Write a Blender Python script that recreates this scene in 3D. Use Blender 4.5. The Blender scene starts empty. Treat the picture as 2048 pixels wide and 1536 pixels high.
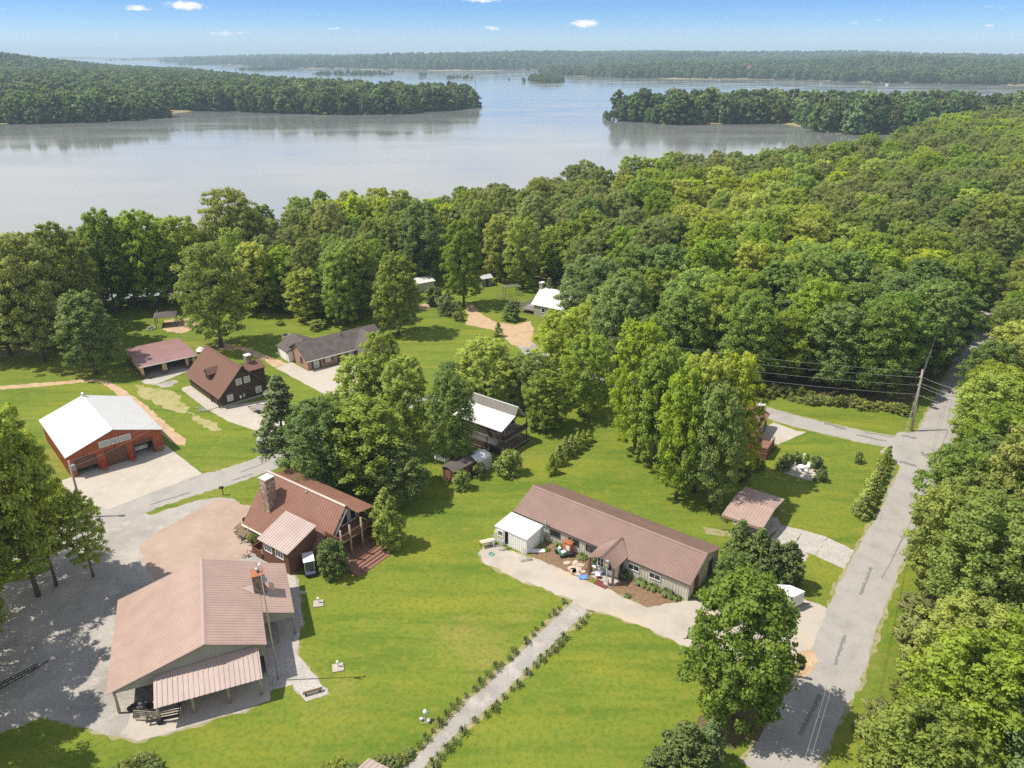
import bpy, bmesh, math, random
import numpy as np
from mathutils import Vector, Matrix, noise
from mathutils.geometry import tessellate_polygon

S = bpy.context.scene
COL = S.collection
R = math.radians
rnd = random.Random(7)

# ---------------------------------------------------------------- camera
CAM_H, FPX, PITCH = 54.0, 1500.0, math.atan(660.0 / 1500.0)
cd = bpy.data.cameras.new("camera")
cam = bpy.data.objects.new("camera", cd)
COL.objects.link(cam)
cam.location = (0, 0, CAM_H)
cam.rotation_euler = (math.pi / 2 - PITCH, 0, 0)
cd.sensor_width = 36.0
cd.lens = 36.0 * FPX / 2048.0
cd.clip_start, cd.clip_end = 0.5, 60000
S.camera = cam

# ---------------------------------------------------------------- sky, sun, exposure
SUN_EL, SUN_FROM = R(59), R(183.5)      # sun stands to the left (-x), a little behind the camera
w = bpy.data.worlds.new("World")
S.world = w
w.use_nodes = True
nt = w.node_tree
nt.nodes.clear()
N = nt.nodes.new
L = nt.links.new
out = N("ShaderNodeOutputWorld")
bg = N("ShaderNodeBackground")
sky = N("ShaderNodeTexSky")
sky.sky_type = 'NISHITA'
sky.sun_disc = False
sky.sun_elevation = SUN_EL
sky.sun_rotation = R(90) - SUN_FROM     # rotation is measured clockwise from +y
sky.altitude = 100
sky.air_density = 1.0
sky.dust_density = 0.4
sky.ozone_density = 2.5
bg.inputs['Strength'].default_value = 0.128
# small fair-weather clouds: soft noise-broken puffs at given bearings in the sky
tc = N("ShaderNodeTexCoord")
sep = N("ShaderNodeSeparateXYZ")
L(tc.outputs['Generated'], sep.inputs[0])


def mth(op, a, b=None, c=None, t=None):
    n = (t or nt).nodes.new("ShaderNodeMath")
    n.operation = op
    for i, v in enumerate((a, b, c)):
        if v is None:
            continue
        if isinstance(v, (int, float)):
            n.inputs[i].default_value = v
        else:
            (t or nt).links.new(v, n.inputs[i])
    return n.outputs[0]


az = mth('ARCTAN2', sep.outputs[0], sep.outputs[1])
el = mth('ARCSINE', sep.outputs[2])
cmb = N("ShaderNodeCombineXYZ")
L(mth('MULTIPLY', az, 1.0), cmb.inputs[0])
L(mth('MULTIPLY', el, 2.2), cmb.inputs[1])
nz = N("ShaderNodeTexNoise")
nz.inputs['Scale'].default_value = 110
nz.inputs['Detail'].default_value = 8
nz.inputs['Roughness'].default_value = 0.62
L(cmb.outputs[0], nz.inputs['Vector'])
tot = None
# bearing (deg), elevation (deg), half width, half height, weight
for a, e, wa, we, k in [(-21.24, 2.82, 1.38, 0.31, 1.30), (-24.05, 2.63, 0.86, 0.22, 1.20), (5.02, 1.92, 1.30, 0.31, 1.25), (-2.01, 3.36, 1.53, 0.18, 1.15), (-19.12, 1.26, 1.72, 0.21, 0.95), (-12.11, 1.58, 0.73, 0.15, 0.85), (-1.35, 1.64, 0.90, 0.19, 0.95), (22.26, 1.84, 0.53, 0.11, 0.95), (23.75, 1.96, 0.40, 0.11, 0.80), (29.86, 1.56, 0.41, 0.11, 0.95), (29.56, 2.58, 0.36, 0.11, 0.85), (30.32, 2.48, 0.36, 0.11, 0.80), (-31.14, 2.41, 0.35, 0.13, 0.70), (15.88, -0.06, 1.29, 0.15, 0.80), (25.33, 0.03, 3.33, 0.17, 0.50),
                        (-45, 9, 5, 1.1, 1.1), (35, 12, 6, 1.5, 1.1), (5, 15, 7, 1.4, 1.05), (60, 7, 5, .8, 1.1),
                        (-80, 12, 7, 1.6, 1.1), (110, 14, 8, 1.8, 1.1), (170, 10, 8, 1.5, 1.1)]:
    dx = mth('DIVIDE', mth('SUBTRACT', az, R(a)), R(wa))
    dy = mth('DIVIDE', mth('SUBTRACT', el, R(e)), R(we))
    q = mth('ADD', mth('MULTIPLY', dx, dx), mth('MULTIPLY', dy, dy))
    g = mth('MULTIPLY', mth('EXPONENT', mth('MULTIPLY', q, -1.0)), k)
    tot = g if tot is None else mth('MAXIMUM', tot, g)
msk = mth('SUBTRACT', mth('ADD', tot, mth('MULTIPLY', mth('SUBTRACT', nz.outputs['Fac'], 0.5), 2.0)), 0.50)
# thin high cloud over the upper sky, the whitish light the lake mirrors
vnz = N("ShaderNodeTexNoise")
vnz.inputs['Scale'].default_value = 3.2
vnz.inputs['Detail'].default_value = 7
vnz.inputs['Roughness'].default_value = 0.6
cv = N("ShaderNodeCombineXYZ")
zz = mth('ADD', mth('MAXIMUM', sep.outputs[2], 0.0), 0.12)
L(mth('DIVIDE', sep.outputs[0], zz), cv.inputs[0])
L(mth('DIVIDE', sep.outputs[1], zz), cv.inputs[1])
vmp = N("ShaderNodeMapping")
vmp.inputs['Scale'].default_value = (.22, .34, 1)
L(cv.outputs[0], vmp.inputs[0])
L(vmp.outputs[0], vnz.inputs['Vector'])
veil = N("ShaderNodeMapRange")
veil.interpolation_type = 'SMOOTHSTEP'
veil.inputs['From Min'].default_value, veil.inputs['From Max'].default_value = .22, .56
L(vnz.outputs['Fac'], veil.inputs['Value'])
vel = N("ShaderNodeMapRange")
vel.interpolation_type = 'SMOOTHSTEP'
vel.inputs['From Min'].default_value, vel.inputs['From Max'].default_value = R(2.9), R(6.0)
vel.inputs['To Max'].default_value = .95
L(el, vel.inputs['Value'])
vhi = N("ShaderNodeMapRange")
vhi.inputs['From Min'].default_value, vhi.inputs['From Max'].default_value = R(22), R(65)
vhi.inputs['To Min'].default_value, vhi.inputs['To Max'].default_value = 1.0, .2
L(el, vhi.inputs['Value'])
veilf = mth('MULTIPLY', mth('MULTIPLY', veil.outputs[0], vel.outputs[0]), vhi.outputs[0])
mskn = N("ShaderNodeMapRange")
mskn.interpolation_type = 'SMOOTHSTEP'
mskn.inputs['From Min'].default_value = 0.0
mskn.inputs['From Max'].default_value = 0.75
L(mth('MINIMUM', msk, mth('MULTIPLY', tot, 1.6)), mskn.inputs['Value'])
mix = N("ShaderNodeMix")
mix.data_type = 'RGBA'
L(mskn.outputs[0], mix.inputs['Factor'])
# summer air low over the lake: clearer and bluer above the horizon than the model's white band
skr = N("ShaderNodeValToRGB")
cr = skr.color_ramp
cr.elements[0].position, cr.elements[0].color = 0.0, (.80, 1.0, 1.42, 1)
cr.elements[1].position, cr.elements[1].color = 1.0, (1, 1, 1, 1)
for p_, c_ in ((.022, (.43, .69, 1.2)), (.037, (.285, .54, 1.05)), (.12, (.34, .56, .93)), (.35, (.70, .82, 1.0))):
    cr.elements.new(p_).color = (*c_, 1)
L(mth('MULTIPLY', el, 2 / math.pi), skr.inputs[0])
skc = N("ShaderNodeMix")
skc.data_type = 'RGBA'
skc.blend_type = 'MULTIPLY'
skc.inputs['Factor'].default_value = 1.0
L(skr.outputs[0], skc.inputs['B'])
L(sky.outputs[0], skc.inputs['A'])
vmx = N("ShaderNodeMix")
vmx.data_type = 'RGBA'
L(veilf, vmx.inputs['Factor'])
L(skc.outputs['Result'], vmx.inputs['A'])
vmx.inputs['B'].default_value = (6.6, 6.55, 6.5, 1)
L(vmx.outputs['Result'], mix.inputs['A'])
mix.inputs['B'].default_value = (7.4, 7.2, 7.6, 1)
L(mix.outputs['Result'], bg.inputs['Color'])
L(bg.outputs[0], out.inputs['Surface'])

sl = bpy.data.lights.new("sun", 'SUN')
sl.energy = 5.0
sl.angle = R(0.5)
sl.color = (1.0, 0.93, 0.82)
sun = bpy.data.objects.new("sun", sl)
COL.objects.link(sun)
sd = Vector((math.cos(SUN_EL) * math.cos(SUN_FROM), math.cos(SUN_EL) * math.sin(SUN_FROM), math.sin(SUN_EL)))
sun.rotation_euler = sd.to_track_quat('Z', 'Y').to_euler()
sun.location = sd * 200
vs = S.view_settings
vs.view_transform = 'Standard'
vs.look = 'None'
vs.gamma = 1
vs.use_curve_mapping = False
vs.exposure = 0.27
S.cycles.use_denoising = False
S.cycles.max_bounces = 6
S.cycles.transparent_max_bounces = 8
S.cycles.volume_bounces = 0
S.cycles.caustics_reflective = False
S.cycles.caustics_refractive = False

# ---------------------------------------------------------------- helpers
LAKE = -4.0
_c, _s = math.cos(PITCH), math.sin(PITCH)


def at(px, py, z=0.0):
    """the point of the horizontal plane at height z that a surveyor at the camera station sights"""
    x, y = (px - 1024) / FPX, (768 - py) / FPX
    d = (x, _c + y * _s, -_s + y * _c)
    t = (z - CAM_H) / d[2]
    return Vector((d[0] * t, d[1] * t, z))


def hgt(g, ytop):
    """height of an upright thing standing at ground point g whose top is sighted at row ytop"""
    k = (768 - ytop) / FPX
    # (y*s+(z-H)*c)/(y*c-(z-H)*s)=k
    zz = (k * g.y * _c - g.y * _s) / (_c + k * _s)
    return CAM_H + zz


def fr(rgb):                       # sRGB 0..255 to linear
    return tuple((c / 255 / 12.92 if c / 255 <= 0.04045 else ((c / 255 + 0.055) / 1.055) ** 2.4) for c in rgb)


MATS = {}


def mat(name, color, rough=0.7, metal=0.0, spec=0.35, var=0.0, scale=3.0, bump=0.0, color2=None, mid=0.5, wid=0.35, detail=5, stretch=None,
        rand=0.0, dist=None):
    """procedural material: two colours mixed by object-space noise, some bump, small random shift per object"""
    m = bpy.data.materials.new(name)
    m.use_nodes = True
    t = m.node_tree
    b = t.nodes['Principled BSDF']
    b.inputs['Roughness'].default_value = rough
    b.inputs['Metallic'].default_value = metal
    b.inputs['Specular IOR Level'].default_value = spec
    b.inputs['Base Color'].default_value = (*color, 1)
    if var or color2 or bump or rand:
        c = t.nodes.new("ShaderNodeTexCoord")
        mp = t.nodes.new("ShaderNodeMapping")
        t.links.new(c.outputs['Object'], mp.inputs[0])
        if stretch:
            mp.inputs['Scale'].default_value = stretch
        n = t.nodes.new("ShaderNodeTexNoise")
        n.inputs['Scale'].default_value = scale
        n.inputs['Detail'].default_value = detail
        n.inputs['Roughness'].default_value = 0.6
        t.links.new(mp.outputs[0], n.inputs['Vector'])
        mr = t.nodes.new("ShaderNodeMapRange")
        mr.inputs['From Min'].default_value = mid - wid / 2
        mr.inputs['From Max'].default_value = mid + wid / 2
        t.links.new(n.outputs['Fac'], mr.inputs['Value'])
        mx = t.nodes.new("ShaderNodeMix")
        mx.data_type = 'RGBA'
        mx.inputs['A'].default_value = (*(c_ * (1 - var) for c_ in color), 1)
        mx.inputs['B'].default_value = (*(color2 or tuple(min(1, c_ * (1 + var)) for c_ in color)), 1)
        t.links.new(mr.outputs[0], mx.inputs['Factor'])
        o = mx.outputs['Result']
        if rand:
            oi = t.nodes.new("ShaderNodeObjectInfo")
            hs = t.nodes.new("ShaderNodeHueSaturation")
            t.links.new(o, hs.inputs['Color'])
            t.links.new(mth('ADD', mth('MULTIPLY', oi.outputs['Random'], 2 * rand, t=t), 1 - rand, t=t), hs.inputs['Value'])
            o = hs.outputs[0]
        t.links.new(o, b.inputs['Base Color'])
        if bump:
            bp = t.nodes.new("ShaderNodeBump")
            bp.inputs['Strength'].default_value = min(1, bump)
            bp.inputs['Distance'].default_value = dist or 0.05
            n2 = t.nodes.new("ShaderNodeTexNoise")
            n2.inputs['Scale'].default_value = scale * 6
            n2.inputs['Detail'].default_value = 4
            t.links.new(mp.outputs[0], n2.inputs['Vector'])
            t.links.new(n2.outputs['Fac'], bp.inputs['Height'])
            t.links.new(bp.outputs[0], b.inputs['Normal'])
    MATS[name] = m
    return m


class MB:
    """collects boxes, prisms, tubes and sheets into one mesh"""

    def __init__(self):
        self.v, self.f, self.m = [], [], []

    def add(self, vs, fs, mi=0):
        o = len(self.v)
        self.v += [tuple(v) for v in vs]
        self.f += [tuple(o + i for i in f) for f in fs]
        self.m += [mi] * len(fs)
        return self

    def box(self, c, s, rz=0.0, mi=0, M=None):
        cx, cy, cz = c
        a, b, d = s[0] / 2, s[1] / 2, s[2] / 2
        cr, sr = math.cos(rz), math.sin(rz)
        vs = []
        for z in (-d, d):
            for x, y in ((-a, -b), (a, -b), (a, b), (-a, b)):
                p = Vector((cx + x * cr - y * sr, cy + x * sr + y * cr, cz + z))
                vs.append(M @ p if M else p)
        return self.add(vs, [(3, 2, 1, 0), (4, 5, 6, 7), (0, 1, 5, 4), (1, 2, 6, 5), (2, 3, 7, 6), (3, 0, 4, 7)], mi)

    def bar(self, p, q, w, h=None, mi=0):
        """square bar from p to q"""
        p, q = Vector(p), Vector(q)
        d = q - p
        M = Matrix.Translation((p + q) / 2) @ d.to_track_quat('Z', 'Y').to_matrix().to_4x4()
        return self.box((0, 0, 0), (w, h or w, d.length), mi=mi, M=M)

    def tube(self, pts, r, n=8, mi=0, cap=True):
        pts = [Vector(p) for p in pts]
        rs = r if isinstance(r, (list, tuple)) else [r] * len(pts)
        vs, fs = [], []
        up = None
        for i, p in enumerate(pts):
            d = (pts[min(i + 1, len(pts) - 1)] - pts[max(i - 1, 0)]).normalized()
            if up is None:
                up = Vector((0, 1, 0)) if abs(d.z) > 0.8 else Vector((0, 0, 1))
            u = d.cross(up).normalized()
            v = d.cross(u)
            for k in range(n):
                a = 2 * math.pi * k / n
                vs.append(p + (u * math.cos(a) + v * math.sin(a)) * rs[i])
        for i in range(len(pts) - 1):
            for k in range(n):
                fs.append((i * n + k, i * n + (k + 1) % n, (i + 1) * n + (k + 1) % n, (i + 1) * n + k))
        if cap:
            fs.append(tuple(range(n - 1, -1, -1)))
            fs.append(tuple(range((len(pts) - 1) * n, len(pts) * n)))
        return self.add(vs, fs, mi)

    def prism(self, poly, axis, a, b, mi=0):
        """polygon extruded along an axis; poly gives the two other coordinates in xyz order"""
        n = len(poly)

        def mk(p, t):
            return {'x': (t, p[0], p[1]), 'y': (p[0], t, p[1]), 'z': (p[0], p[1], t)}[axis]
        vs = [mk(p, a) for p in poly] + [mk(p, b) for p in poly]
        fs = [tuple(range(n - 1, -1, -1)), tuple(range(n, 2 * n))] + [(i, (i + 1) % n, n + (i + 1) % n, n + i) for i in range(n)]
        return self.add(vs, fs, mi)

    def slab(self, quad, t, mi=0):
        """quad given a thickness t below it"""
        q = [Vector(p) for p in quad]
        nrm = (q[1] - q[0]).cross(q[-1] - q[0]).normalized()
        if nrm.z < 0:
            q.reverse()
            nrm = -nrm
        n = len(q)
        lo = [p - nrm * t for p in q]
        fs = [tuple(range(n)), tuple(range(2 * n - 1, n - 1, -1))] + [(i, n + i, n + (i + 1) % n, (i + 1) % n) for i in range(n)]
        return self.add(q + lo, fs, mi)

    def ribs(self, quad, pitch, h=0.035, w=0.07, t=0.05, mi=0, wall=False):
        """ribbed sheet metal: quad a,b,c,d with ribs running from edge ab to edge dc, one closed sheet"""
        a, b, c, d = [Vector(p) for p in quad]
        n = (b - a).cross(d - a).normalized()
        if wall:
            n = n * wall
        elif n.z < 0:
            n = -n
        ln = max((b - a).length, (c - d).length)
        k = max(2, int(round(ln / pitch)))
        prof = [(0, 0)]
        e = w / ln
        for i in range(k):
            x = (i + 0.5) / k
            prof += [(x - e, 0), (x - e * .45, h), (x + e * .45, h), (x + e, 0)]
        prof.append((1, 0))
        top = [a.lerp(b, x) + n * y for x, y in prof]
        bot = [d.lerp(c, x) + n * y for x, y in prof]
        m = len(prof)
        vs = top + bot
        fs = [(i, i + 1, m + i + 1, m + i) for i in range(m - 1)]
        o = 2 * m
        vs += [a - n * t, b - n * t, c - n * t, d - n * t]
        fs += [(o + 3, o + 2, o + 1, o), (o, o + 3, m, 0), (m - 1, 2 * m - 1, o + 2, o + 1),
               tuple([o, o + 1] + list(range(m - 1, -1, -1)))[::-1], tuple([o + 3, o + 2] + list(range(2 * m - 1, m - 1, -1)))]
        return self.add(vs, fs, mi)

    def lathe(self, prof, c=(0, 0, 0), n=12, mi=0):
        vs, fs = [], []
        for r, z in prof:
            for k in range(n):
                a = 2 * math.pi * k / n
                vs.append((c[0] + r * math.cos(a), c[1] + r * math.sin(a), c[2] + z))
        for i in range(len(prof) - 1):
            for k in range(n):
                fs.append((i * n + k, i * n + (k + 1) % n, (i + 1) * n + (k + 1) % n, (i + 1) * n + k))
        fs += [tuple(range(n - 1, -1, -1)), tuple(range((len(prof) - 1) * n, len(prof) * n))]
        return self.add(vs, fs, mi)

    def blob(self, c, r, n=1, seed=0, amp=0.2, mi=0):
        """lumpy rounded stone"""
        bm = bmesh.new()
        bmesh.ops.create_icosphere(bm, subdivisions=n, radius=1)
        vs = []
        for v in bm.verts:
            k = 1 + amp * noise.noise(v.co * 1.7 + Vector((seed, seed * 2, 0)))
            vs.append((c[0] + v.co.x * r[0] * k, c[1] + v.co.y * r[1] * k, c[2] + v.co.z * r[2] * k))
        fs = [tuple(v.index for v in f.verts) for f in bm.faces]
        bm.free()
        return self.add(vs, fs, mi)

    def mesh(self, name, mats, smooth=False):
        me = bpy.data.meshes.new(name)
        me.from_pydata(self.v, [], self.f)
        for m in (mats if isinstance(mats, (list, tuple)) else [mats]):
            me.materials.append(MATS[m] if isinstance(m, str) else m)
        me.polygons.foreach_set('material_index', self.m)
        if smooth:
            me.polygons.foreach_set('use_smooth', [True] * len(self.f))
        me.update()
        return me

    def build(self, name, mats, parent=None, smooth=False, loc=None):
        o = bpy.data.objects.new(name, self.mesh(name, mats, smooth))
        COL.objects.link(o)
        if parent:
            o.parent = parent
        if loc:
            o.location = loc
        return o


def tag(o, label=None, cat=None, group=None, kind=None):
    for k, v in (('label', label), ('category', cat), ('group', group), ('kind', kind)):
        if v:
            o[k] = v
    return o


def thing(name, label, cat, loc=(0, 0, 0), rz=0.0, group=None):
    o = bpy.data.objects.new(name, None)
    o.empty_display_size = 0.3
    COL.objects.link(o)
    o.location = loc
    o.rotation_euler = (0, 0, rz)
    return tag(o, label, cat, group)


def dup(root, loc, rz=0.0, sc=1.0, label=None, group=None):
    def cp(o, par):
        c = o.copy()
        COL.objects.link(c)
        if par:
            c.parent = par
        for ch in o.children:
            cp(ch, c)
        return c
    c = cp(root, None)
    c.location = loc
    c.rotation_euler = (0, 0, rz)
    c.scale = sc if isinstance(sc, tuple) else (sc, sc, sc)
    return tag(c, label, None, group)


def struct(o):
    o['kind'] = 'structure'
    return o
# ---------------------------------------------------------------- setting materials
def noise_mat(name, cols, scales, rough=0.9, bump=0.0, bscale=20.0, spec=0.2, dist=0.05, stretch=None, thr=None):
    """ground material: first colour, then each further colour laid over it through its own noise"""
    m = bpy.data.materials.new(name)
    m.use_nodes = True
    t = m.node_tree
    b = t.nodes['Principled BSDF']
    b.inputs['Roughness'].default_value = rough
    b.inputs['Specular IOR Level'].default_value = spec
    c = t.nodes.new("ShaderNodeTexCoord")
    prev = None
    for i, (col, sc) in enumerate(zip(cols, scales)):
        if i == 0:
            rg = t.nodes.new("ShaderNodeRGB")
            rg.outputs[0].default_value = (*col, 1)
            prev = rg.outputs[0]
            continue
        mp = t.nodes.new("ShaderNodeMapping")
        mp.inputs['Location'].default_value = (i * 37.1, i * 11.7, 0)
        st = stretch[i] if stretch else None
        if st:
            mp.inputs['Rotation'].default_value = (0, 0, st[0])
            mp.inputs['Scale'].default_value = (st[1], 1, 1)
        t.links.new(c.outputs['Object'], mp.inputs[0])
        n = t.nodes.new("ShaderNodeTexNoise")
        n.inputs['Scale'].default_value = sc
        n.inputs['Detail'].default_value = 6
        n.inputs['Roughness'].default_value = 0.65
        t.links.new(mp.outputs[0], n.inputs['Vector'])
        mr = t.nodes.new("ShaderNodeMapRange")
        lo, hi = thr[i] if thr else (0.42, 0.66)
        mr.inputs['From Min'].default_value = lo
        mr.inputs['From Max'].default_value = hi
        t.links.new(n.outputs['Fac'], mr.inputs['Value'])
        mx = t.nodes.new("ShaderNodeMix")
        mx.data_type = 'RGBA'
        t.links.new(prev, mx.inputs['A'])
        mx.inputs['B'].default_value = (*col, 1)
        t.links.new(mr.outputs[0], mx.inputs['Factor'])
        prev = mx.outputs['Result']
    t.links.new(prev, b.inputs['Base Color'])
    if bump:
        n2 = t.nodes.new("ShaderNodeTexNoise")
        n2.inputs['Scale'].default_value = bscale
        n2.inputs['Detail'].default_value = 3
        t.links.new(c.outputs['Object'], n2.inputs['Vector'])
        bp = t.nodes.new("ShaderNodeBump")
        bp.inputs['Strength'].default_value = bump
        bp.inputs['Distance'].default_value = dist
        t.links.new(n2.outputs['Fac'], bp.inputs['Height'])
        t.links.new(bp.outputs[0], b.inputs['Normal'])
    MATS[name] = m
    return m


noise_mat('lawn', [(.160, .200, .022), (.105, .156, .016), (.262, .222, .055), (.100, .154, .014), (.215, .222, .022), (.066, .114, .009), (.205, .200, .024)],
          [1, .04, .055, .38, .16, 2.2, .8], bump=.5, bscale=4.5, dist=.10,
          stretch=[None, (.65, 1), (.9, 1), (.72, .13), (.66, .3), None, None], thr=[None, (.44, .66), (.54, .72), (.47, .62), (.5, .7), (.46, .80), (.52, .74)])
noise_mat('gravel', [(.375, .35, .32), (.285, .265, .24), (.44, .40, .345), (.24, .22, .195)], [1, .12, .45, 4], bump=.6, bscale=14, dist=.04,
          thr=[None, (.42, .6), (.52, .66), (.5, .75)])
noise_mat('pale_gravel', [(.43, .385, .325), (.365, .325, .27), (.48, .385, .275), (.29, .255, .21)], [1, .3, .18, 6], bump=.6, bscale=14, dist=.04,
          thr=[None, (.45, .65), (.55, .7), (.55, .85)])
noise_mat('asphalt', [(.34, .318, .288), (.27, .255, .235), (.20, .19, .178), (.40, .365, .32)], [1, .35, 2.5, 5], bump=.4, bscale=16, dist=.03,
          stretch=[None, None, None, None], thr=[None, (.45, .7), (.6, .75), (.5, .8)])
noise_mat('dirt_edge', [(.33, .28, .17), (.25, .235, .10), (.16, .19, .03), (.30, .27, .19)], [1, .6, 1.1, 3.5], bump=.6, bscale=10,
          thr=[None, (.4, .6), (.5, .6), (.5, .7)])
noise_mat('pink_gravel', [(.385, .285, .225), (.33, .24, .19), (.42, .325, .265), (.29, .21, .17)], [1, .2, .7, 6], bump=.5, bscale=14, dist=.03,
          thr=[None, (.45, .65), (.5, .7), (.55, .85)])
noise_mat('tan_gravel', [(.50, .34, .21), (.42, .28, .17), (.58, .43, .28), (.30, .22, .13)], [1, .3, .7, 6], bump=.5, bscale=14, dist=.03)
noise_mat('bark_mulch', [(.255, .165, .095), (.19, .115, .065), (.34, .225, .135), (.13, .08, .048)], [1, .8, 2.5, 9], bump=1, bscale=18, dist=.06)
noise_mat('concrete', [(.435, .39, .33), (.385, .345, .285), (.48, .44, .38), (.37, .325, .265)], [1, .2, .8, 5], bump=.15, bscale=20, dist=.02,
          thr=[None, (.45, .7), (.5, .75), (.58, .8)])
noise_mat('grey_concrete', [(.44, .41, .37), (.36, .335, .30), (.50, .46, .41), (.30, .28, .25)], [1, .4, .9, 4], bump=.2, bscale=20, dist=.02)
noise_mat('straw', [(.34, .30, .14), (.24, .25, .06), (.15, .19, .02), (.40, .34, .20)], [1, .5, .9, 3], bump=.8, bscale=10,
          thr=[None, (.45, .65), (.56, .7), (.5, .7)])
noise_mat('leaf_litter', [(.095, .085, .035), (.14, .105, .05), (.055, .075, .018), (.20, .15, .08)], [1, .3, .9, 4], bump=1, bscale=6)
noise_mat('shore_soil', [(.40, .30, .19), (.25, .20, .12), (.10, .12, .03)], [1, .2, .5], bump=.4)


def water_mat():
    m = bpy.data.materials.new('lake_water')
    m.use_nodes = True
    t = m.node_tree
    b = t.nodes['Principled BSDF']
    b.inputs['Base Color'].default_value = (.20, .21, .20, 1)
    b.inputs['Roughness'].default_value = .16
    b.inputs['IOR'].default_value = 1.6
    b.inputs['Specular IOR Level'].default_value = .5
    c = t.nodes.new("ShaderNodeTexCoord")
    hs = []
    for sc, st in ((.35, (1, 1.6, 1)), (.06, (1, 2.2, 1)), (.008, (1, 2.5, 1))):
        mp = t.nodes.new("ShaderNodeMapping")
        mp.inputs['Scale'].default_value = st
        mp.inputs['Rotation'].default_value = (0, 0, R(12))
        t.links.new(c.outputs['Object'], mp.inputs[0])
        n = t.nodes.new("ShaderNodeTexNoise")
        n.inputs['Scale'].default_value = sc
        n.inputs['Detail'].default_value = 3
        t.links.new(mp.outputs[0], n.inputs['Vector'])
        hs.append(n.outputs['Fac'])
    h = mth('ADD', mth('MULTIPLY', hs[0], .012, t=t), mth('MULTIPLY', hs[1], .03, t=t), t=t)
    bp = t.nodes.new("ShaderNodeBump")
    bp.inputs['Strength'].default_value = .5
    bp.inputs['Distance'].default_value = 1
    t.links.new(h, bp.inputs['Height'])
    t.links.new(bp.outputs[0], b.inputs['Normal'])
    # breeze: broad patches of slightly rougher water
    mr = t.nodes.new("ShaderNodeMapRange")
    mr.inputs['From Min'].default_value, mr.inputs['From Max'].default_value = .4, .65
    mr.inputs['To Min'].default_value, mr.inputs['To Max'].default_value = .07, .16
    t.links.new(hs[2], mr.inputs['Value'])
    t.links.new(mr.outputs[0], b.inputs['Roughness'])
    MATS['lake_water'] = m


water_mat()

# ---------------------------------------------------------------- terrain: one sheet, land above the lake, lake bed below it
def ring(px, z=LAKE):
    return [tuple(at(x, y, z).xy) for x, y in px]


mainland = ring([(-500, 690), (0, 640), (200, 602), (345, 588), (440, 572), (560, 548), (700, 512), (850, 505), (940, 500), (1080, 466), (1150, 452),
                 (1290, 425), (1400, 405), (1600, 390), (1740, 360), (1850, 300), (1950, 275)]) + \
    [(620, 560), (900, 560), (1500, 480), (1500, -400), (-900, -400), (-900, 60)]
right_cape = ring([(1222, 241), (1260, 244), (1330, 249), (1400, 250), (1470, 247), (1540, 247), (1590, 250), (1620, 258), (1650, 267), (1740, 270), (1830, 272),
                   (1890, 268), (1950, 266)]) + [(640, 540), (900, 560)] + \
    ring([(2300, 237), (2048, 237), (1800, 235), (1600, 231), (1480, 229), (1400, 229), (1300, 231), (1230, 236)])
left_cape = ring([(-700, 262), (-200, 252), (0, 248), (100, 247), (200, 243), (300, 239.5), (321, 237), (318, 226), (330, 222), (450, 222), (560, 227), (700, 230),
                  (800, 229.5), (858, 223), (900, 219.5), (945, 217), (951, 212), (930, 205), (860, 205), (800, 201), (700, 193), (600, 185), (500, 174),
                  (400, 158), (330, 147), (250, 135), (150, 126)]) + [(-2600, 3600), (-5200, 4200), (-5200, 1200)]
far_right = ring([(1078, 145), (1110, 149), (1150, 152), (1250, 156), (1400, 158), (1500, 158), (1600, 160), (1700, 164), (1800, 167), (2048, 171), (2500, 180)]) + \
    [(5200, 1900), (5200, 5200)] + ring([(1500, 124), (1200, 131), (1080, 142)])
far_mid = ring([(268, 121.5), (300, 123), (350, 125.5), (420, 128), (500, 132), (600, 136), (750, 139), (860, 141), (950, 141.5), (1080, 140), (1120, 138)]) + \
    [(2500, 3500), (6500, 5000), (6500, 9500), (-7000, 9500)] + ring([(262, 117.5)])
far_left = ring([(-300, 118), (40, 117.5), (110, 117), (180, 117), (262, 116.6), (262, 115)]) + [(-7000, 11500), (-11500, 11000), (-11500, 6000)]


def sdist(P, poly):
    """signed distance of points to a polygon, positive inside"""
    A = np.array(poly)
    B = np.roll(A, -1, 0)
    d2 = np.full(len(P), 1e18)
    ins = np.zeros(len(P), bool)
    for a, b in zip(A, B):
        e = b - a
        t = np.clip(((P - a) @ e) / (e @ e + 1e-9), 0, 1)
        q = P - (a + t[:, None] * e)
        d2 = np.minimum(d2, (q * q).sum(1))
        c = (a[1] > P[:, 1]) != (b[1] > P[:, 1])
        with np.errstate(divide='ignore', invalid='ignore'):
            xi = (b[0] - a[0]) * (P[:, 1] - a[1]) / (b[1] - a[1] + 1e-12) + a[0]
        ins ^= c & (P[:, 0] < xi)
    return np.where(ins, 1, -1) * np.sqrt(d2)


def vnoise(P, sc, seed=0):
    """smooth value noise in numpy"""
    q = P / sc + seed * 17.3
    i = np.floor(q).astype(np.int64)
    f = q - i
    f = f * f * (3 - 2 * f)

    def h(x, y):
        n = (x * 374761393 + y * 668265263 + seed * 974711) & 0x7fffffff
        n = ((n ^ (n >> 13)) * 1274126177) & 0x7fffffff
        return ((n ^ (n >> 16)) & 0xffff) / 65535.0
    a, b = h(i[:, 0], i[:, 1]), h(i[:, 0] + 1, i[:, 1])
    c, d = h(i[:, 0], i[:, 1] + 1), h(i[:, 0] + 1, i[:, 1] + 1)
    return (a * (1 - f[:, 0]) + b * f[:, 0]) * (1 - f[:, 1]) + (c * (1 - f[:, 0]) + d * f[:, 0]) * f[:, 1]


def smooth(x, a, b):
    t = np.clip((x - a) / (b - a), 0, 1)
    return t * t * (3 - 2 * t)


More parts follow.
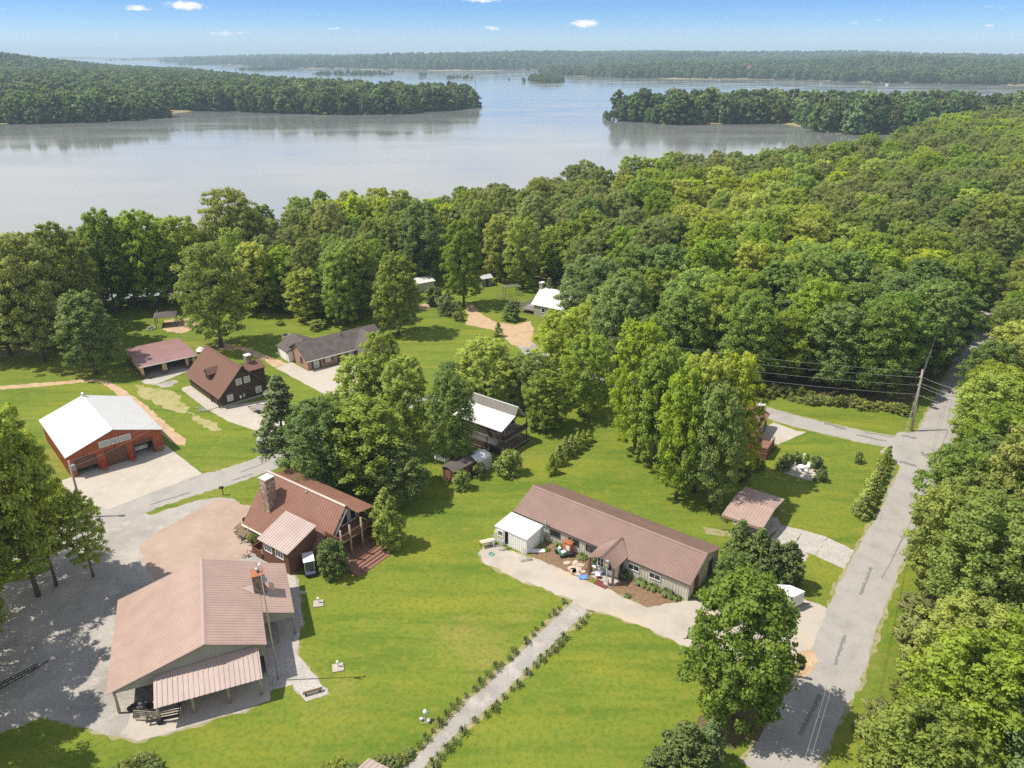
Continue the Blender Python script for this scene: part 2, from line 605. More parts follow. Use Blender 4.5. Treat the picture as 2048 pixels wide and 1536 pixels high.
def terrain_z(P):
    z = np.full(len(P), -9.0)

    def lay(poly, f):
        s = sdist(P, poly)
        z[:] = np.maximum(z, np.where(s > 0, LAKE + f(s), LAKE + np.maximum(s * .18, -5)))
    lay(mainland, lambda s: 4 * smooth(s, 0, 16))
    lay(right_cape, lambda s: 1.2 * smooth(s, 0, 12) + 2.5 * smooth(s, 30, 120))
    hl = np.exp(-((P[:, 0] + 1290) / 180) ** 2 - ((P[:, 1] - 1720) / 420) ** 2)
    lay(left_cape, lambda s: 1.2 * smooth(s, 0, 12) + 2 * smooth(s, 20, 160) + hl * 48 * smooth(s, 10, 240) + 6 * smooth(-P[:, 0], 350, 800) * smooth(s, 40, 300))
    n1, n2 = vnoise(P, 420, 1), vnoise(P, 170, 2)
    lay(far_right, lambda s: 2 * smooth(s, 0, 20) + (3 + 24 * n1 + 8 * n2) * smooth(s, 10, 420) * (.35 + .65 * smooth(P[:, 0], 150, 700)) )
    lay(far_mid, lambda s: 3 * smooth(s, 0, 30) + (6 + 32 * vnoise(P, 900, 3) + 8 * n1) * smooth(s, 20, 700))
    lay(far_left, lambda s: 3 * smooth(s, 0, 30) + 10 * vnoise(P, 600, 5) * smooth(s, 0, 300))
    return z


def axis(lo, hi, fine, step, far):
    a = list(np.arange(lo, hi + .1, step))
    d, x = step, a[-1]
    while x < far[1]:
        d = min(d * 1.16, 260)
        x += d
        a.append(x)
    d, x = step, a[0]
    pre = []
    while x > far[0]:
        d = min(d * 1.16, 260)
        x -= d
        pre.append(x)
    return np.array(pre[::-1] + a)


gx = axis(-200, 260, 4, 5, (-12500, 12500))
gy = axis(10, 420, 4, 5, (-500, 13000))
X, Y = np.meshgrid(gx, gy)
PT = np.stack([X.ravel(), Y.ravel()], 1)
Z = terrain_z(PT)
me = bpy.data.meshes.new('terrain')
nx, ny = len(gx), len(gy)
idx = np.arange(nx * ny).reshape(ny, nx)
fc = np.stack([idx[:-1, :-1], idx[:-1, 1:], idx[1:, 1:], idx[1:, :-1]], -1).reshape(-1, 4)
me.from_pydata(np.column_stack([PT, Z]).tolist(), [], fc.tolist())
for k in ('lawn', 'leaf_litter', 'shore_soil'):
    me.materials.append(MATS[k])
cz = Z[fc].mean(1)
cc = PT[fc].mean(1)
mi = np.where(cz > -.6, 0, 2)
mi = np.where((cc[:, 1] > 560) & (cz > LAKE + .9), 1, mi)
me.polygons.foreach_set('material_index', mi.astype(np.int32))
me.polygons.foreach_set('use_smooth', [True] * len(fc))
ground = bpy.data.objects.new('ground', me)
COL.objects.link(ground)
struct(ground)
wb = MB()
wb.add([(-12400, -450, LAKE), (12400, -450, LAKE), (12400, 12900, LAKE), (-12400, 12900, LAKE)], [(0, 1, 2, 3)])
struct(wb.build('lake_water', 'lake_water'))


# ---------------------------------------------------------------- flat ground sheets
def sheet(name, px, m, lift, jit=.12, step=.55, seed=0, world=False, kind='structure', fringe=0):
    """a ground sheet with a slightly uneven edge; px are sighted ground points (or world xy)"""
    pts = [Vector((*p, 0)) for p in px] if world else [at(x, y) for x, y in px]
    r = random.Random(len(px) * 31 + seed)
    if fringe:
        ar = sum(a.x * b.y - b.x * a.y for a, b in zip(pts, pts[1:] + pts[:1]))
        grow = []
        for i, b in enumerate(pts):
            d1, d2 = (b - pts[i - 1]).normalized(), (pts[(i + 1) % len(pts)] - b).normalized()
            n_ = Vector((d1.y + d2.y, -d1.x - d2.x, 0))
            n_ = n_.normalized() * (fringe if ar > 0 else -fringe) if n_.length > .1 else Vector()
            grow.append((b + n_).xy)
        sheet(name + '_edge', [tuple(q) for q in grow], 'dirt_edge', lift - .003, jit=.16, world=True, seed=seed + 9)
    edge = []
    for i, a in enumerate(pts):
        b = pts[(i + 1) % len(pts)]
        n = max(1, int((b - a).length / step)) if jit else 1
        d = (b - a).normalized() if (b - a).length > 0 else Vector((1, 0, 0))
        for k in range(n):
            p = a.lerp(b, k / n)
            if jit and k:
                p += Vector((-d.y, d.x, 0)) * (r.gauss(0, jit * .8) + jit * 2.2 * noise.noise(p * .6))
            edge.append(p)
    tri = tessellate_polygon([edge])
    b_ = MB()
    b_.add([(p.x, p.y, lift) for p in edge], [t for t in tri])
    me = b_.mesh(name, m)
    for p in me.polygons:
        if p.normal.z < 0:
            p.flip()
    o = bpy.data.objects.new(name, me)
    COL.objects.link(o)
    o['kind'] = kind
    return o


def smooth_line(pts, n=8):
    """Catmull-Rom through ground points"""
    P = [pts[0]] + list(pts) + [pts[-1]]
    o = []
    for i in range(1, len(P) - 2):
        a, b, c, d = P[i - 1], P[i], P[i + 1], P[i + 2]
        for k in range(n):
            t = k / n
            o.append(.5 * ((2 * b) + (c - a) * t + (2 * a - 5 * b + 4 * c - d) * t * t + (3 * b - a - 3 * c + d) * t ** 3))
    o.append(P[-2])
    return o


def ribbon(name, pts, wid, m, lift, jit=.1, seed=0):
    """road or path of a given width along ground points"""
    r = random.Random(seed)
    ln = smooth_line(pts, 10)
    b_ = MB()
    vs = []
    n = len(ln)
    for i, p in enumerate(ln):
        d = (ln[min(i + 1, n - 1)] - ln[max(i - 1, 0)]).normalized()
        s = Vector((-d.y, d.x, 0))
        w_ = wid[0] + (wid[1] - wid[0]) * i / (n - 1) if isinstance(wid, tuple) else wid
        for k in (-1, 1):
            q = p + s * k * (w_ / 2 + r.gauss(0, jit))
            vs.append((q.x, q.y, lift))
    b_.add(vs, [(2 * i, 2 * i + 2, 2 * i + 3, 2 * i + 1) for i in range(n - 1)])
    me = b_.mesh(name, m)
    for p in me.polygons:
        if p.normal.z < 0:
            p.flip()
    o = bpy.data.objects.new(name, me)
    COL.objects.link(o)
    return struct(o)


G = lambda *px: [at(x, y) for x, y in px]
ROAD = G((1545, 1560), (1622, 1415), (1668, 1336), (1703, 1240), (1740, 1150), (1800, 1037), (1833, 962), (1868, 880), (1890, 830), (1920, 765), (1955, 683),
         (2006, 580), (2040, 535), (2062, 500), (2085, 470))
ribbon('road_verge', ROAD, 5.6, 'dirt_edge', .004, .16, 3)
ribbon('road', ROAD, 4.9, 'asphalt', .012, .1, 4)
SIDE = G((1880, 893), (1850, 888), (1800, 885), (1740, 876), (1680, 863), (1600, 844), (1525, 823), (1450, 800), (1380, 770))
ribbon('side_road_verge', SIDE, 4.7, 'dirt_edge', .004, .08, 5)
ribbon('side_road', SIDE, 4.1, 'asphalt', .008, .1, 6)
sheet('road_junction', [(1795, 866), (1822, 864), (1846, 858), (1869, 845), (1886, 838), (1893, 880), (1850, 960), (1822, 990), (1812, 954), (1803, 935), (1785, 918), (1760, 905)],
      'asphalt', .016, .1)
sheet('gravel_yard', [(0, 1466), (82, 1434), (244, 1474), (276, 1484), (420, 1441), (540, 1402), (534, 1385), (548, 1378), (585, 1369), (613, 1403), (656, 1388), (634, 1356), (596, 1311),
                      (585, 1265), (606, 1250), (600, 1195), (592, 1155), (575, 1125), (545, 1090), (515, 1100), (495, 1050), (470, 1000), (440, 995), (400, 1000), (300, 1030), (230, 1016), (205, 1019),
                      (120, 1070), (0, 1083), (-200, 1110), (-200, 1135), (0, 1124), (50, 1118), (110, 1135), (60, 1160), (0, 1170), (-250, 1200), (-300, 1480)],
      'gravel', .006, fringe=.16)
LANE = G((100, 1075), (200, 1040), (300, 1000), (400, 968), (450, 955), (500, 938), (545, 920), (600, 892), (660, 855), (740, 825), (830, 802), (900, 790))
ribbon('lane', LANE, (5.6, 4.0), 'asphalt', .010, .12, 8)
sheet('pink_driveway', [(427, 1003), (446, 997), (470, 1003), (502, 1013), (500, 1040), (494, 1058), (505, 1085), (530, 1105), (470, 1122), (405, 1124), (350, 1150), (310, 1160),
                        (285, 1120), (277, 1093), (310, 1066), (352, 1045)], 'pink_gravel', .014)
sheet('garage_driveway', [(120, 962), (330, 889.5), (404, 947.5), (217, 1019), (150, 1000)], 'concrete', .018, .03)
sheet('barn_slab', [(262, 1420), (538, 1352), (541, 1400), (420, 1440), (276, 1482), (250, 1468)], 'concrete', .018, .05)
sheet('barn_walk', [(524, 1300), (555, 1290), (580, 1262), (600, 1255), (596, 1311), (634, 1356), (656, 1388), (613, 1403), (585, 1369), (548, 1378), (536, 1352)], 'grey_concrete', .018, .05)
sheet('side_walk', [(575, 1148), (589, 1146), (592, 1160), (606, 1250), (585, 1265), (560, 1285), (548, 1230)], 'grey_concrete', .022, .05)
sheet('gravel_drive', [(958, 1106), (967, 1124), (1022, 1152), (1093, 1180), (1146, 1200), (1160, 1214), (1194, 1224), (1241, 1236), (1309, 1264), (1383, 1296), (1470, 1345), (1540, 1400), (1600, 1400),
                       (1650, 1330), (1700, 1210), (1690, 1205), (1661, 1219), (1607, 1199), (1578, 1188), (1530, 1170), (1460, 1195), (1380, 1201), (1345, 1206), (1295, 1215), (1213, 1177), (1172, 1161), (1082, 1120),
                       (1060, 1116), (992, 1091), (967, 1092)], 'pale_gravel', .007, .14, fringe=.22)
sheet('flower_bed', [(1062, 1112), (1082, 1120), (1172, 1161), (1200, 1158), (1212, 1140), (1172, 1110), (1100, 1080)], 'bark_mulch', .014)
sheet('flower_bed', [(1216, 1177), (1295, 1215), (1350, 1203), (1373, 1186), (1300, 1158), (1255, 1139), (1235, 1150)], 'bark_mulch', .014)
PATHL = [(1147, 1200), (1091, 1256), (1034, 1312), (928, 1411), (839, 1507), (790, 1556)]
PATHR = [(1176, 1221), (1123, 1272), (1072, 1322), (996, 1397), (901, 1479), (840, 1545)]
sheet('garden_path_bed', [(x - 14, y) for x, y in PATHL] + [(x + 12, y + 2) for x, y in PATHR[::-1]], 'dirt_edge', .004, .12)
sheet('garden_path', PATHL + PATHR[::-1], 'gravel', .010, .06)
sheet('carport_slab', [(1462, 1040), (1500, 1022), (1556, 1036), (1562, 1052), (1538, 1072), (1480, 1062)], 'grey_concrete', .008, .05)
for q in ([(1563, 1051), (1606, 1060), (1585, 1095), (1540, 1081)], [(1607, 1060.4), (1655, 1075), (1630, 1111), (1586, 1095.5)], [(1656, 1075.5), (1708, 1101), (1688, 1138), (1631, 1111.6)]):
    sheet('driveway_slab', q, 'grey_concrete', .012, .05)
sheet('footpath', [(1586, 1096), (1606, 1100), (1618, 1112), (1612, 1122), (1596, 1124), (1580, 1110)], 'pale_gravel', .006)
sheet('worn_ground', [(1688, 1133), (1707, 1120), (1722, 1126), (1700, 1145), (1685, 1142)], 'dirt_edge', .006, .15)
sheet('worn_ground', [(1405, 1054), (1440, 1060), (1465, 1062), (1470, 1075), (1430, 1070), (1412, 1068)], 'dirt_edge', .006, .15)
sheet('house_driveway', [(1524, 858), (1548, 845), (1594, 862), (1614, 864), (1552, 891), (1514, 884)], 'concrete', .012, .04)
sheet('patio', [(1572, 925), (1640, 940), (1624, 962), (1560, 944)], 'pale_gravel', .006, .1)
sheet('mulch_track', [(-60, 768), (0, 772), (60, 767), (187, 758), (217, 761), (250, 781), (285, 805), (338, 851), (372, 878), (370, 893), (345, 885), (333, 876), (318, 862), (290, 840), (262, 812), (230, 785), (205, 766),
                      (185, 763), (60, 775), (0, 779), (-60, 777)], 'tan_gravel', .006)
sheet('worn_ground', [(270, 770), (300, 775), (345, 782), (380, 815), (372, 826), (335, 818), (305, 803), (280, 792)], 'straw', .005, .25)
sheet('worn_ground', [(375, 823), (420, 840), (445, 860), (430, 862), (395, 845)], 'straw', .005, .25)
sheet('shed_apron', [(281, 762), (290, 768), (310, 770), (345, 755), (385, 738), (382, 730), (330, 748)], 'grey_concrete', .010, .05)
sheet('gravel_patch', [(312, 769), (345, 760), (358, 763), (345, 772), (322, 776)], 'gravel', .012)
sheet('cabin_driveway', [(363, 779), (372, 775), (395, 790), (440, 815), (490, 806), (551, 798), (562, 815), (570, 850), (560, 872), (527, 867), (457, 843), (410, 816)], 'concrete', .010, .04)
sheet('ranch_driveway', [(551, 736), (583, 724), (616, 742), (650, 735), (690, 727), (720, 735), (790, 748), (800, 770), (740, 800), (690, 812), (631, 779)], 'concrete', .010, .04)
sheet('mulch_track', [(430, 690), (450, 686), (500, 697), (540, 713), (575, 727), (552, 735), (520, 718), (480, 700), (440, 700)], 'tan_gravel', .006)
sheet('orange_drive', [(930, 610), (946, 609), (965, 630), (990, 643), (1030, 650), (1060, 642), (1068, 660), (1062, 694), (1024, 690), (1010, 676), (988, 660), (931, 649), (936, 636)], 'tan_gravel', .006)
ribbon('orange_drive', G((1045, 685), (1080, 712), (1140, 740), (1230, 765), (1330, 770)), 4, 'gravel', .005, .1, 12)
sheet('orange_drive', [(838, 610), (856, 607), (868, 613), (850, 620), (836, 619)], 'tan_gravel', .006)
sheet('stone_bed', [(466, 1060), (480, 1045), (498, 1062), (520, 1080), (520, 1092), (500, 1090), (480, 1078)], 'bark_mulch', .020)
sheet('gravel_patch', [(497, 1096), (520, 1092), (560, 1120), (570, 1130), (540, 1130), (510, 1120)], 'gravel', .020)

sheet('worn_ground', [(1572, 1345), (1590, 1310), (1625, 1300), (1640, 1325), (1615, 1352), (1585, 1362)], 'tan_gravel', .016, .2)
sheet('leaf_bed', [(1440, 1400), (1480, 1385), (1545, 1385), (1585, 1372), (1570, 1420), (1530, 1480), (1470, 1500), (1400, 1480), (1395, 1440)], 'leaf_litter', .007, .3)
sheet('bare_ground', [(-20, 700), (40, 694), (110, 700), (60, 712), (-20, 718)], 'straw', .006, .3)
sheet('bare_ground', [(330, 640), (380, 636), (400, 652), (360, 668), (325, 660)], 'tan_gravel', .006, .3)

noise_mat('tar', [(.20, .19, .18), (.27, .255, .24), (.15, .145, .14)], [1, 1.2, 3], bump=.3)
for i, (a, b, w_) in enumerate([((1648, 846), (1692, 858), .7), ((1712, 870), (1772, 882), .5), ((1803, 872), (1832, 876), .6), ((1798, 924), (1832, 931), .7), ((1730, 866), (1790, 874), .3), ((1842, 905), (1852, 912), .6),
                                ((462, 962), (505, 948), .28), ((480, 945), (530, 926), .22), ((300, 1010), (380, 985), .3), ((1640, 1390), (1600, 1470), .35), ((1690, 1270), (1670, 1330), .3), ((1742, 1135), (1722, 1190), .3)]):
    P_, Q_ = at(*a), at(*b)
    ribbon('tar_patch', [P_, P_.lerp(Q_, .35) + Vector((.1, .15, 0)), P_.lerp(Q_, .7) - Vector((.1, .1, 0)), Q_], w_, 'tar', .020, w_ * .16, 40 + i)
ribbon('dark_line', [q + Vector((1.1, -.6, 0)) for q in ROAD[4:9]], .10, 'tar', .022, .03, 60)  # narrow dark line drawn along part of the road
# ---------------------------------------------------------------- trees
def leaf_mat(name, pale_col, deep_col, trans=.3, rand=.18, hue=.012, low=(.55, .75, .8)):  # paler and deeper leaf tones, mixed at random by the tint attribute
    """leaf surface: colour shifts a little per tree and per spray of leaves, light passes through"""
    m = bpy.data.materials.new(name)
    m.use_nodes = True
    t = m.node_tree
    t.nodes.clear()
    n = t.nodes.new
    o = n("ShaderNodeOutputMaterial")
    at_ = n("ShaderNodeAttribute")
    at_.attribute_name = 'tint'
    mx = n("ShaderNodeMix")
    mx.data_type = 'RGBA'
    mx.inputs['A'].default_value = (*deep_col, 1)
    mx.inputs['B'].default_value = (*pale_col, 1)
    t.links.new(at_.outputs['Fac'], mx.inputs['Factor'])
    oi = n("ShaderNodeObjectInfo")
    hs = n("ShaderNodeHueSaturation")
    t.links.new(mx.outputs['Result'], hs.inputs['Color'])
    r1 = oi.outputs['Random']
    r2 = mth('FRACT', mth('MULTIPLY', r1, 37.7, t=t), t=t)
    r3 = mth('FRACT', mth('MULTIPLY', r1, 91.3, t=t), t=t)
    t.links.new(mth('ADD', mth('MULTIPLY', r1, 2 * hue, t=t), .5 - hue, t=t), hs.inputs['Hue'])
    t.links.new(mth('ADD', mth('MULTIPLY', r2, 2 * rand, t=t), 1 - rand, t=t), hs.inputs['Value'])
    t.links.new(mth('ADD', mth('MULTIPLY', r3, .22, t=t), .80, t=t), hs.inputs['Saturation'])
    d = n("ShaderNodeBsdfPrincipled")
    d.inputs['Roughness'].default_value = .55
    d.inputs['Specular IOR Level'].default_value = .25
    t.links.new(hs.outputs[0], d.inputs['Base Color'])
    tr = n("ShaderNodeBsdfTranslucent")
    g = n("ShaderNodeMix")
    g.data_type = 'RGBA'
    g.blend_type = 'MULTIPLY'
    g.inputs['Factor'].default_value = 1
    g.inputs['B'].default_value = (1.25, 1.25, .55, 1)
    t.links.new(hs.outputs[0], g.inputs['A'])
    t.links.new(g.outputs['Result'], tr.inputs['Color'])
    ms = n("ShaderNodeMixShader")
    ms.inputs[0].default_value = trans
    t.links.new(d.outputs[0], ms.inputs[1])
    t.links.new(tr.outputs[0], ms.inputs[2])
    t.links.new(ms.outputs[0], o.inputs['Surface'])
    MATS[name] = m


leaf_mat('maple_leaf', (.350, .460, .055), (.185, .275, .036), trans=.47)
leaf_mat('bright_leaf', (.475, .545, .055), (.265, .345, .040), trans=.47)
leaf_mat('oak_leaf', (.330, .380, .095), (.185, .225, .060), trans=.42)
leaf_mat('dark_leaf', (.265, .375, .078), (.145, .225, .052), trans=.44)
leaf_mat('roadside_leaf', (.255, .365, .055), (.135, .215, .036), trans=.42, rand=.02)
leaf_mat('far_leaf', (.175, .250, .070), (.085, .130, .045), rand=.42, hue=.035)
leaf_mat('cedar_leaf', (.195, .260, .062), (.105, .150, .040), trans=.2)
leaf_mat('pine_leaf', (.210, .265, .100), (.110, .155, .060), trans=.2)
leaf_mat('hedge_leaf', (.420, .490, .065), (.240, .310, .045), trans=.3)
leaf_mat('shrub_leaf', (.350, .420, .085), (.185, .250, .050), trans=.35)
leaf_mat('flower_leaf', (.46, .48, .22), (.20, .24, .07), trans=.2)
leaf_mat('weed_leaf', (.34, .37, .070), (.185, .225, .046), trans=.35)
mat('bark', (.17, .135, .105), .95, color2=(.09, .07, .055), scale=4, stretch=(1, 1, .25), bump=.8, rand=.25)
mat('pale_bark', (.36, .32, .27), .95, color2=(.22, .19, .16), scale=3, stretch=(1, 1, .3), bump=.6)
mat('dead_wood', (.34, .29, .24), .95, color2=(.22, .18, .15), scale=4, bump=.5)


def crown_mesh(name, m, seed, H, base, rad, puffs, per, leaf, shape, flat=.75, puff_r=(.16, .27), droop=0.0, core=.35, jitter=.35):
    """crown of leaf sprays: puffs sit through the crown's volume, mostly near its surface; every leaf spray is a small bent face.
    returns mesh and puff centres (for the limbs)"""
    g = np.random.default_rng(seed)
    ch = H - base
    C, PR = [], []
    lob = [(g.uniform(0, 6.28), g.uniform(.15, .95), g.uniform(.8, 1.14)) for _ in range(9)]
    for i in range(puffs):
        u = (i + g.uniform(0, 1)) / puffs
        u = u ** .92
        a = i * 2.39996 + g.normal(0, .5)
        env = shape(u)
        k = 1.0
        for la, lu, lk in lob:
            dd = math.cos(a - la) * .5 + .5
            k *= 1 + (lk - 1) * dd ** 3 * math.exp(-((u - lu) / .25) ** 2)
        s = g.uniform(0, 1) ** (.45 if g.uniform() > core else 1.3)
        rr = rad * env * k * (.35 + .65 * s) if g.uniform() > .08 else rad * env * k * g.uniform(1.0, 1.16)
        pr = rad * g.uniform(*puff_r) * (.55 + .5 * env)
        C.append((rr * math.cos(a), rr * math.sin(a), base + ch * u - droop * (rr / rad) ** 2 + g.normal(0, ch * .02)))
        PR.append(pr)
    C = np.array(C)
    PR = np.array(PR)
    n = puffs * per
    pid = np.repeat(np.arange(puffs), per)
    d = g.normal(0, 1, (n, 3))
    d /= np.linalg.norm(d, axis=1)[:, None]
    d[:, 2] = np.where(d[:, 2] < -.25, -d[:, 2] * .6, d[:, 2])
    q = g.uniform(.2, 1.0, n) ** .65 * (1 + .35 * g.uniform(0, 1, n) ** 4)
    off = d * (PR[pid] * q)[:, None]
    off[:, 2] *= flat
    P = C[pid] + off
    # spray orientation
    nm = d * .5 + g.normal(0, .62, (n, 3)) + np.array([0, 0, .4])
    nm /= np.linalg.norm(nm, axis=1)[:, None]
    t1 = np.cross(nm, g.normal(0, 1, (n, 3)))
    t1 /= np.linalg.norm(t1, axis=1)[:, None]
    t2 = np.cross(nm, t1)
    sz = leaf * g.uniform(.55, 1.35, n)
    a_ = t1 * sz[:, None]
    b_ = t2 * (sz * g.uniform(.4, .75, n))[:, None]
    lift = nm * (sz * .25)[:, None]
    V = np.empty((n, 4, 3))
    V[:, 0] = P - a_ - lift * .6
    V[:, 1] = P - b_ + lift * .5
    V[:, 2] = P + a_ - lift * .6
    V[:, 3] = P + b_ + lift * .5
    V = V.reshape(-1, 3)
    me = bpy.data.meshes.new(name)
    me.vertices.add(n * 4)
    me.vertices.foreach_set('co', V.ravel().astype(np.float32))
    me.loops.add(n * 4)
    me.loops.foreach_set('vertex_index', np.arange(n * 4, dtype=np.int32))
    me.polygons.add(n)
    me.polygons.foreach_set('loop_start', np.arange(0, n * 4, 4, dtype=np.int32))
    me.polygons.foreach_set('use_smooth', [True] * n)
    at_ = me.attributes.new('tint', 'FLOAT', 'FACE')
    pt = np.clip(g.normal(.5, .28, puffs), 0, 1)
    at_.data.foreach_set('value', np.clip(pt[pid] * .65 + g.uniform(0, 1, n) * .45, 0, 1).astype(np.float32))
    me.materials.append(MATS[m])
    me.update(calc_edges=True)
    me.validate()
    ax = np.array([0, 0, base + ch * .42])
    outw = P - ax
    outw[:, 2] *= .8
    outw /= (np.linalg.norm(outw, axis=1)[:, None] + 1e-6)
    sn = d * .75 + outw * .45 + nm * jitter * 2.6 + np.array([0, 0, .15])
    sn /= np.linalg.norm(sn, axis=1)[:, None]
    if len(me.vertices) == n * 4:
        me.normals_split_custom_set_from_vertices(np.repeat(sn, 4, 0).tolist())
    return me, C


def trunk_mesh(name, m, seed, H, base, r0, C, limbs, lean=.02):
    g = np.random.default_rng(seed + 99)
    b = MB()
    top = base + (H - base) * .8
    ax = []
    x = y = 0.0
    for i in range(7):
        t = i / 6
        ax.append(Vector((x, y, top * t)))
        x += g.normal(0, lean * H / 6)
        y += g.normal(0, lean * H / 6)
    b.tube(ax, [r0 * (1.35 if i == 0 else (1 - .8 * i / 6)) for i in range(7)], 8)
    if len(C):
        for k in g.choice(len(C), min(limbs, len(C)), replace=False):
            c = Vector(C[k])
            z0 = max(base * .75, min(c.z - math.hypot(c.x, c.y) * .6, top * .92))
            i = min(5, int(z0 / top * 6))
            p = ax[i].lerp(ax[i + 1], z0 / top * 6 - i)
            rr = r0 * (1 - .75 * z0 / top) * .45
            mdp = p.lerp(c, .5) + Vector((0, 0, -.04 * H * .3))
            b.tube([p, mdp, c], [rr, rr * .6, rr * .2], 5, cap=False)
    return b.mesh(name, m, True)


dome = lambda u: max(.2, math.sin(math.pi * min(1, (u * .84 + .14))) ** .5)          # broad round crown
oval = lambda u: max(.25, math.sin(math.pi * min(1, u * .74 + .18)) ** .6)               # tall full crown
cone = lambda u: max(.05, (1 - u) ** .8 * (1 if u > .08 else .75))
egg = lambda u: max(.06, (math.sin(math.pi * min(1, u * .78 + .22)) ** .6) * (1 - .35 * u))
tall = lambda u: max(.22, math.sin(math.pi * min(1, u * .78 + .17)) ** .55 * (.98 - .1 * u))

SP = {}


def species(key, n, m, bark, H, base, rad, puffs, per, leaf, shape, r0, limbs, **kw):
    SP[key] = []
    for i in range(n):
        g = random.Random(hash(key) % 1000 if False else sum(map(ord, key)) + i * 13)
        h, rd = H * g.uniform(.96, 1.04), rad * g.uniform(.92, 1.08)
        cm, C = crown_mesh(key + '_crown', m, sum(map(ord, key)) * 7 + i, h, base, rd, puffs, per, leaf, shape, **kw)
        tm = trunk_mesh(key + '_trunk', bark, i, h, base, r0, C, limbs)
        co = np.empty(len(cm.vertices) * 3, np.float32)
        cm.vertices.foreach_get('co', co)
        co = co.reshape(-1, 3)
        SP[key].append((cm, tm, float(np.percentile(co[:, 2], 99.7)), float(np.percentile(np.hypot(co[:, 0], co[:, 1]), 96))))


# unit sizes are in metres; each placed tree is scaled to the height and width seen
BL = dict(flat=1.15, puff_r=(.09, .20))
species('maple', 5, 'maple_leaf', 'bark', 18, 2.4, 5.2, 290, 80, .205, oval, .30, 26, **BL)
species('bright', 4, 'bright_leaf', 'bark', 18, 2.4, 5.0, 290, 80, .205, oval, .28, 26, **BL)
species('round', 1, 'roadside_leaf', 'bark', 15, 1.6, 5.2, 330, 85, .195, dome, .32, 26, **BL)
species('sparse', 3, 'bright_leaf', 'bark', 18, 3.6, 5.0, 230, 80, .21, oval, .26, 30, flat=.9, puff_r=(.11, .2), core=.6)
species('oak', 4, 'oak_leaf', 'bark', 18, 3.0, 6.4, 310, 78, .20, dome, .36, 30, flat=.9, puff_r=(.10, .19))
species('dark', 4, 'dark_leaf', 'bark', 18, 2.4, 5.6, 300, 76, .205, tall, .32, 26, **BL)
species('cedar', 3, 'cedar_leaf', 'bark', 8, .2, 2.2, 150, 60, .14, egg, .13, 6, flat=1.3, puff_r=(.13, .24))
species('pine', 2, 'pine_leaf', 'bark', 18, 3.5, 4.2, 110, 90, .24, cone, .28, 30, flat=.6, puff_r=(.18, .3))
species('conifer', 2, 'hedge_leaf', 'bark', 4, .1, 1.3, 80, 50, .10, cone, .07, 3, flat=1.3, puff_r=(.2, .3))
species('arbor', 2, 'hedge_leaf', 'bark', 8, .1, 2.2, 170, 70, .13, egg, .13, 6, flat=1.2, puff_r=(.13, .24))
species('roundev', 1, 'cedar_leaf', 'bark', 5, .1, 2.3, 170, 70, .12, dome, .12, 6, flat=1.1, puff_r=(.13, .22))
species('shrub', 3, 'shrub_leaf', 'bark', 2, .05, 1.2, 50, 50, .11, dome, .05, 4, flat=.9, puff_r=(.2, .34))
species('darkbush', 2, 'cedar_leaf', 'bark', 2, .05, 1.2, 50, 50, .11, dome, .05, 4, flat=.9, puff_r=(.2, .34))
species('scrub', 2, 'weed_leaf', 'bark', 2, .05, 1.3, 40, 44, .15, dome, .04, 4, flat=.9, puff_r=(.2, .4))

NAMES = {'maple': ('maple_tree', 'tree'), 'bright': ('poplar_tree', 'tree'), 'oak': ('oak_tree', 'tree'), 'sparse': ('shade_tree', 'tree'), 'round': ('maple_tree', 'tree'), 'dark': ('broadleaf_tree', 'tree'),
         'cedar': ('cedar_tree', 'tree'), 'pine': ('pine_tree', 'tree'), 'arbor': ('evergreen_tree', 'tree'), 'roundev': ('round_evergreen', 'tree'), 'conifer': ('young_conifer', 'tree'), 'shrub': ('shrub', 'shrub'),
         'darkbush': ('dark_shrub', 'shrub'), 'scrub': ('weedy_bush', 'bush')}
TREES = []     # (x, y, radius) of everything planted, for spacing


def tree(key, g, h, rad, label, group=None, rz=None, var=None, lean=None):
    vs_ = SP[key]
    cm, tm, H0, R0 = vs_[(var if var is not None else rnd.randrange(len(vs_))) % len(vs_)]
    nm, cat = NAMES[key]
    o = thing(nm, label, cat, g, rnd.uniform(0, 6.28) if rz is None else rz, group)
    o.scale = (rad / R0, rad / R0, h / H0)
    if lean:
        o.rotation_euler = (lean[0], lean[1], o.rotation_euler[2])
    for n_, me_ in (('crown', cm), ('trunk', tm)):
        c = bpy.data.objects.new(n_, me_)
        COL.objects.link(c)
        c.parent = o
    TREES.append((g[0], g[1], rad))
    return o


def tpx(key, bx, by, ty, wpx, label, group=None, **k):
    """a tree whose foot stands at sighted ground point (bx, by), crown top seen at row ty, crown wpx wide"""
    g = at(bx, by)
    lo, hi = .4, 45.0
    for _ in range(40):
        h = (lo + hi) / 2
        zc, b = h * .56, h * .44
        a = wpx / 2 * (g.y * _c - (zc - CAM_H) * _s) / FPX
        dep = g.y * _c - (zc - CAM_H) * _s
        th = math.atan2(CAM_H - zc, math.hypot(g.x, g.y))
        ext = math.hypot(a * .95 * math.sin(th), b * math.cos(th))
        row = 768 - FPX * (g.y * _s + (zc - CAM_H) * _c + ext) / dep
        if row > ty:
            lo = h
        else:
            hi = h
    return tree(key, g, h, a, label, group, **k)
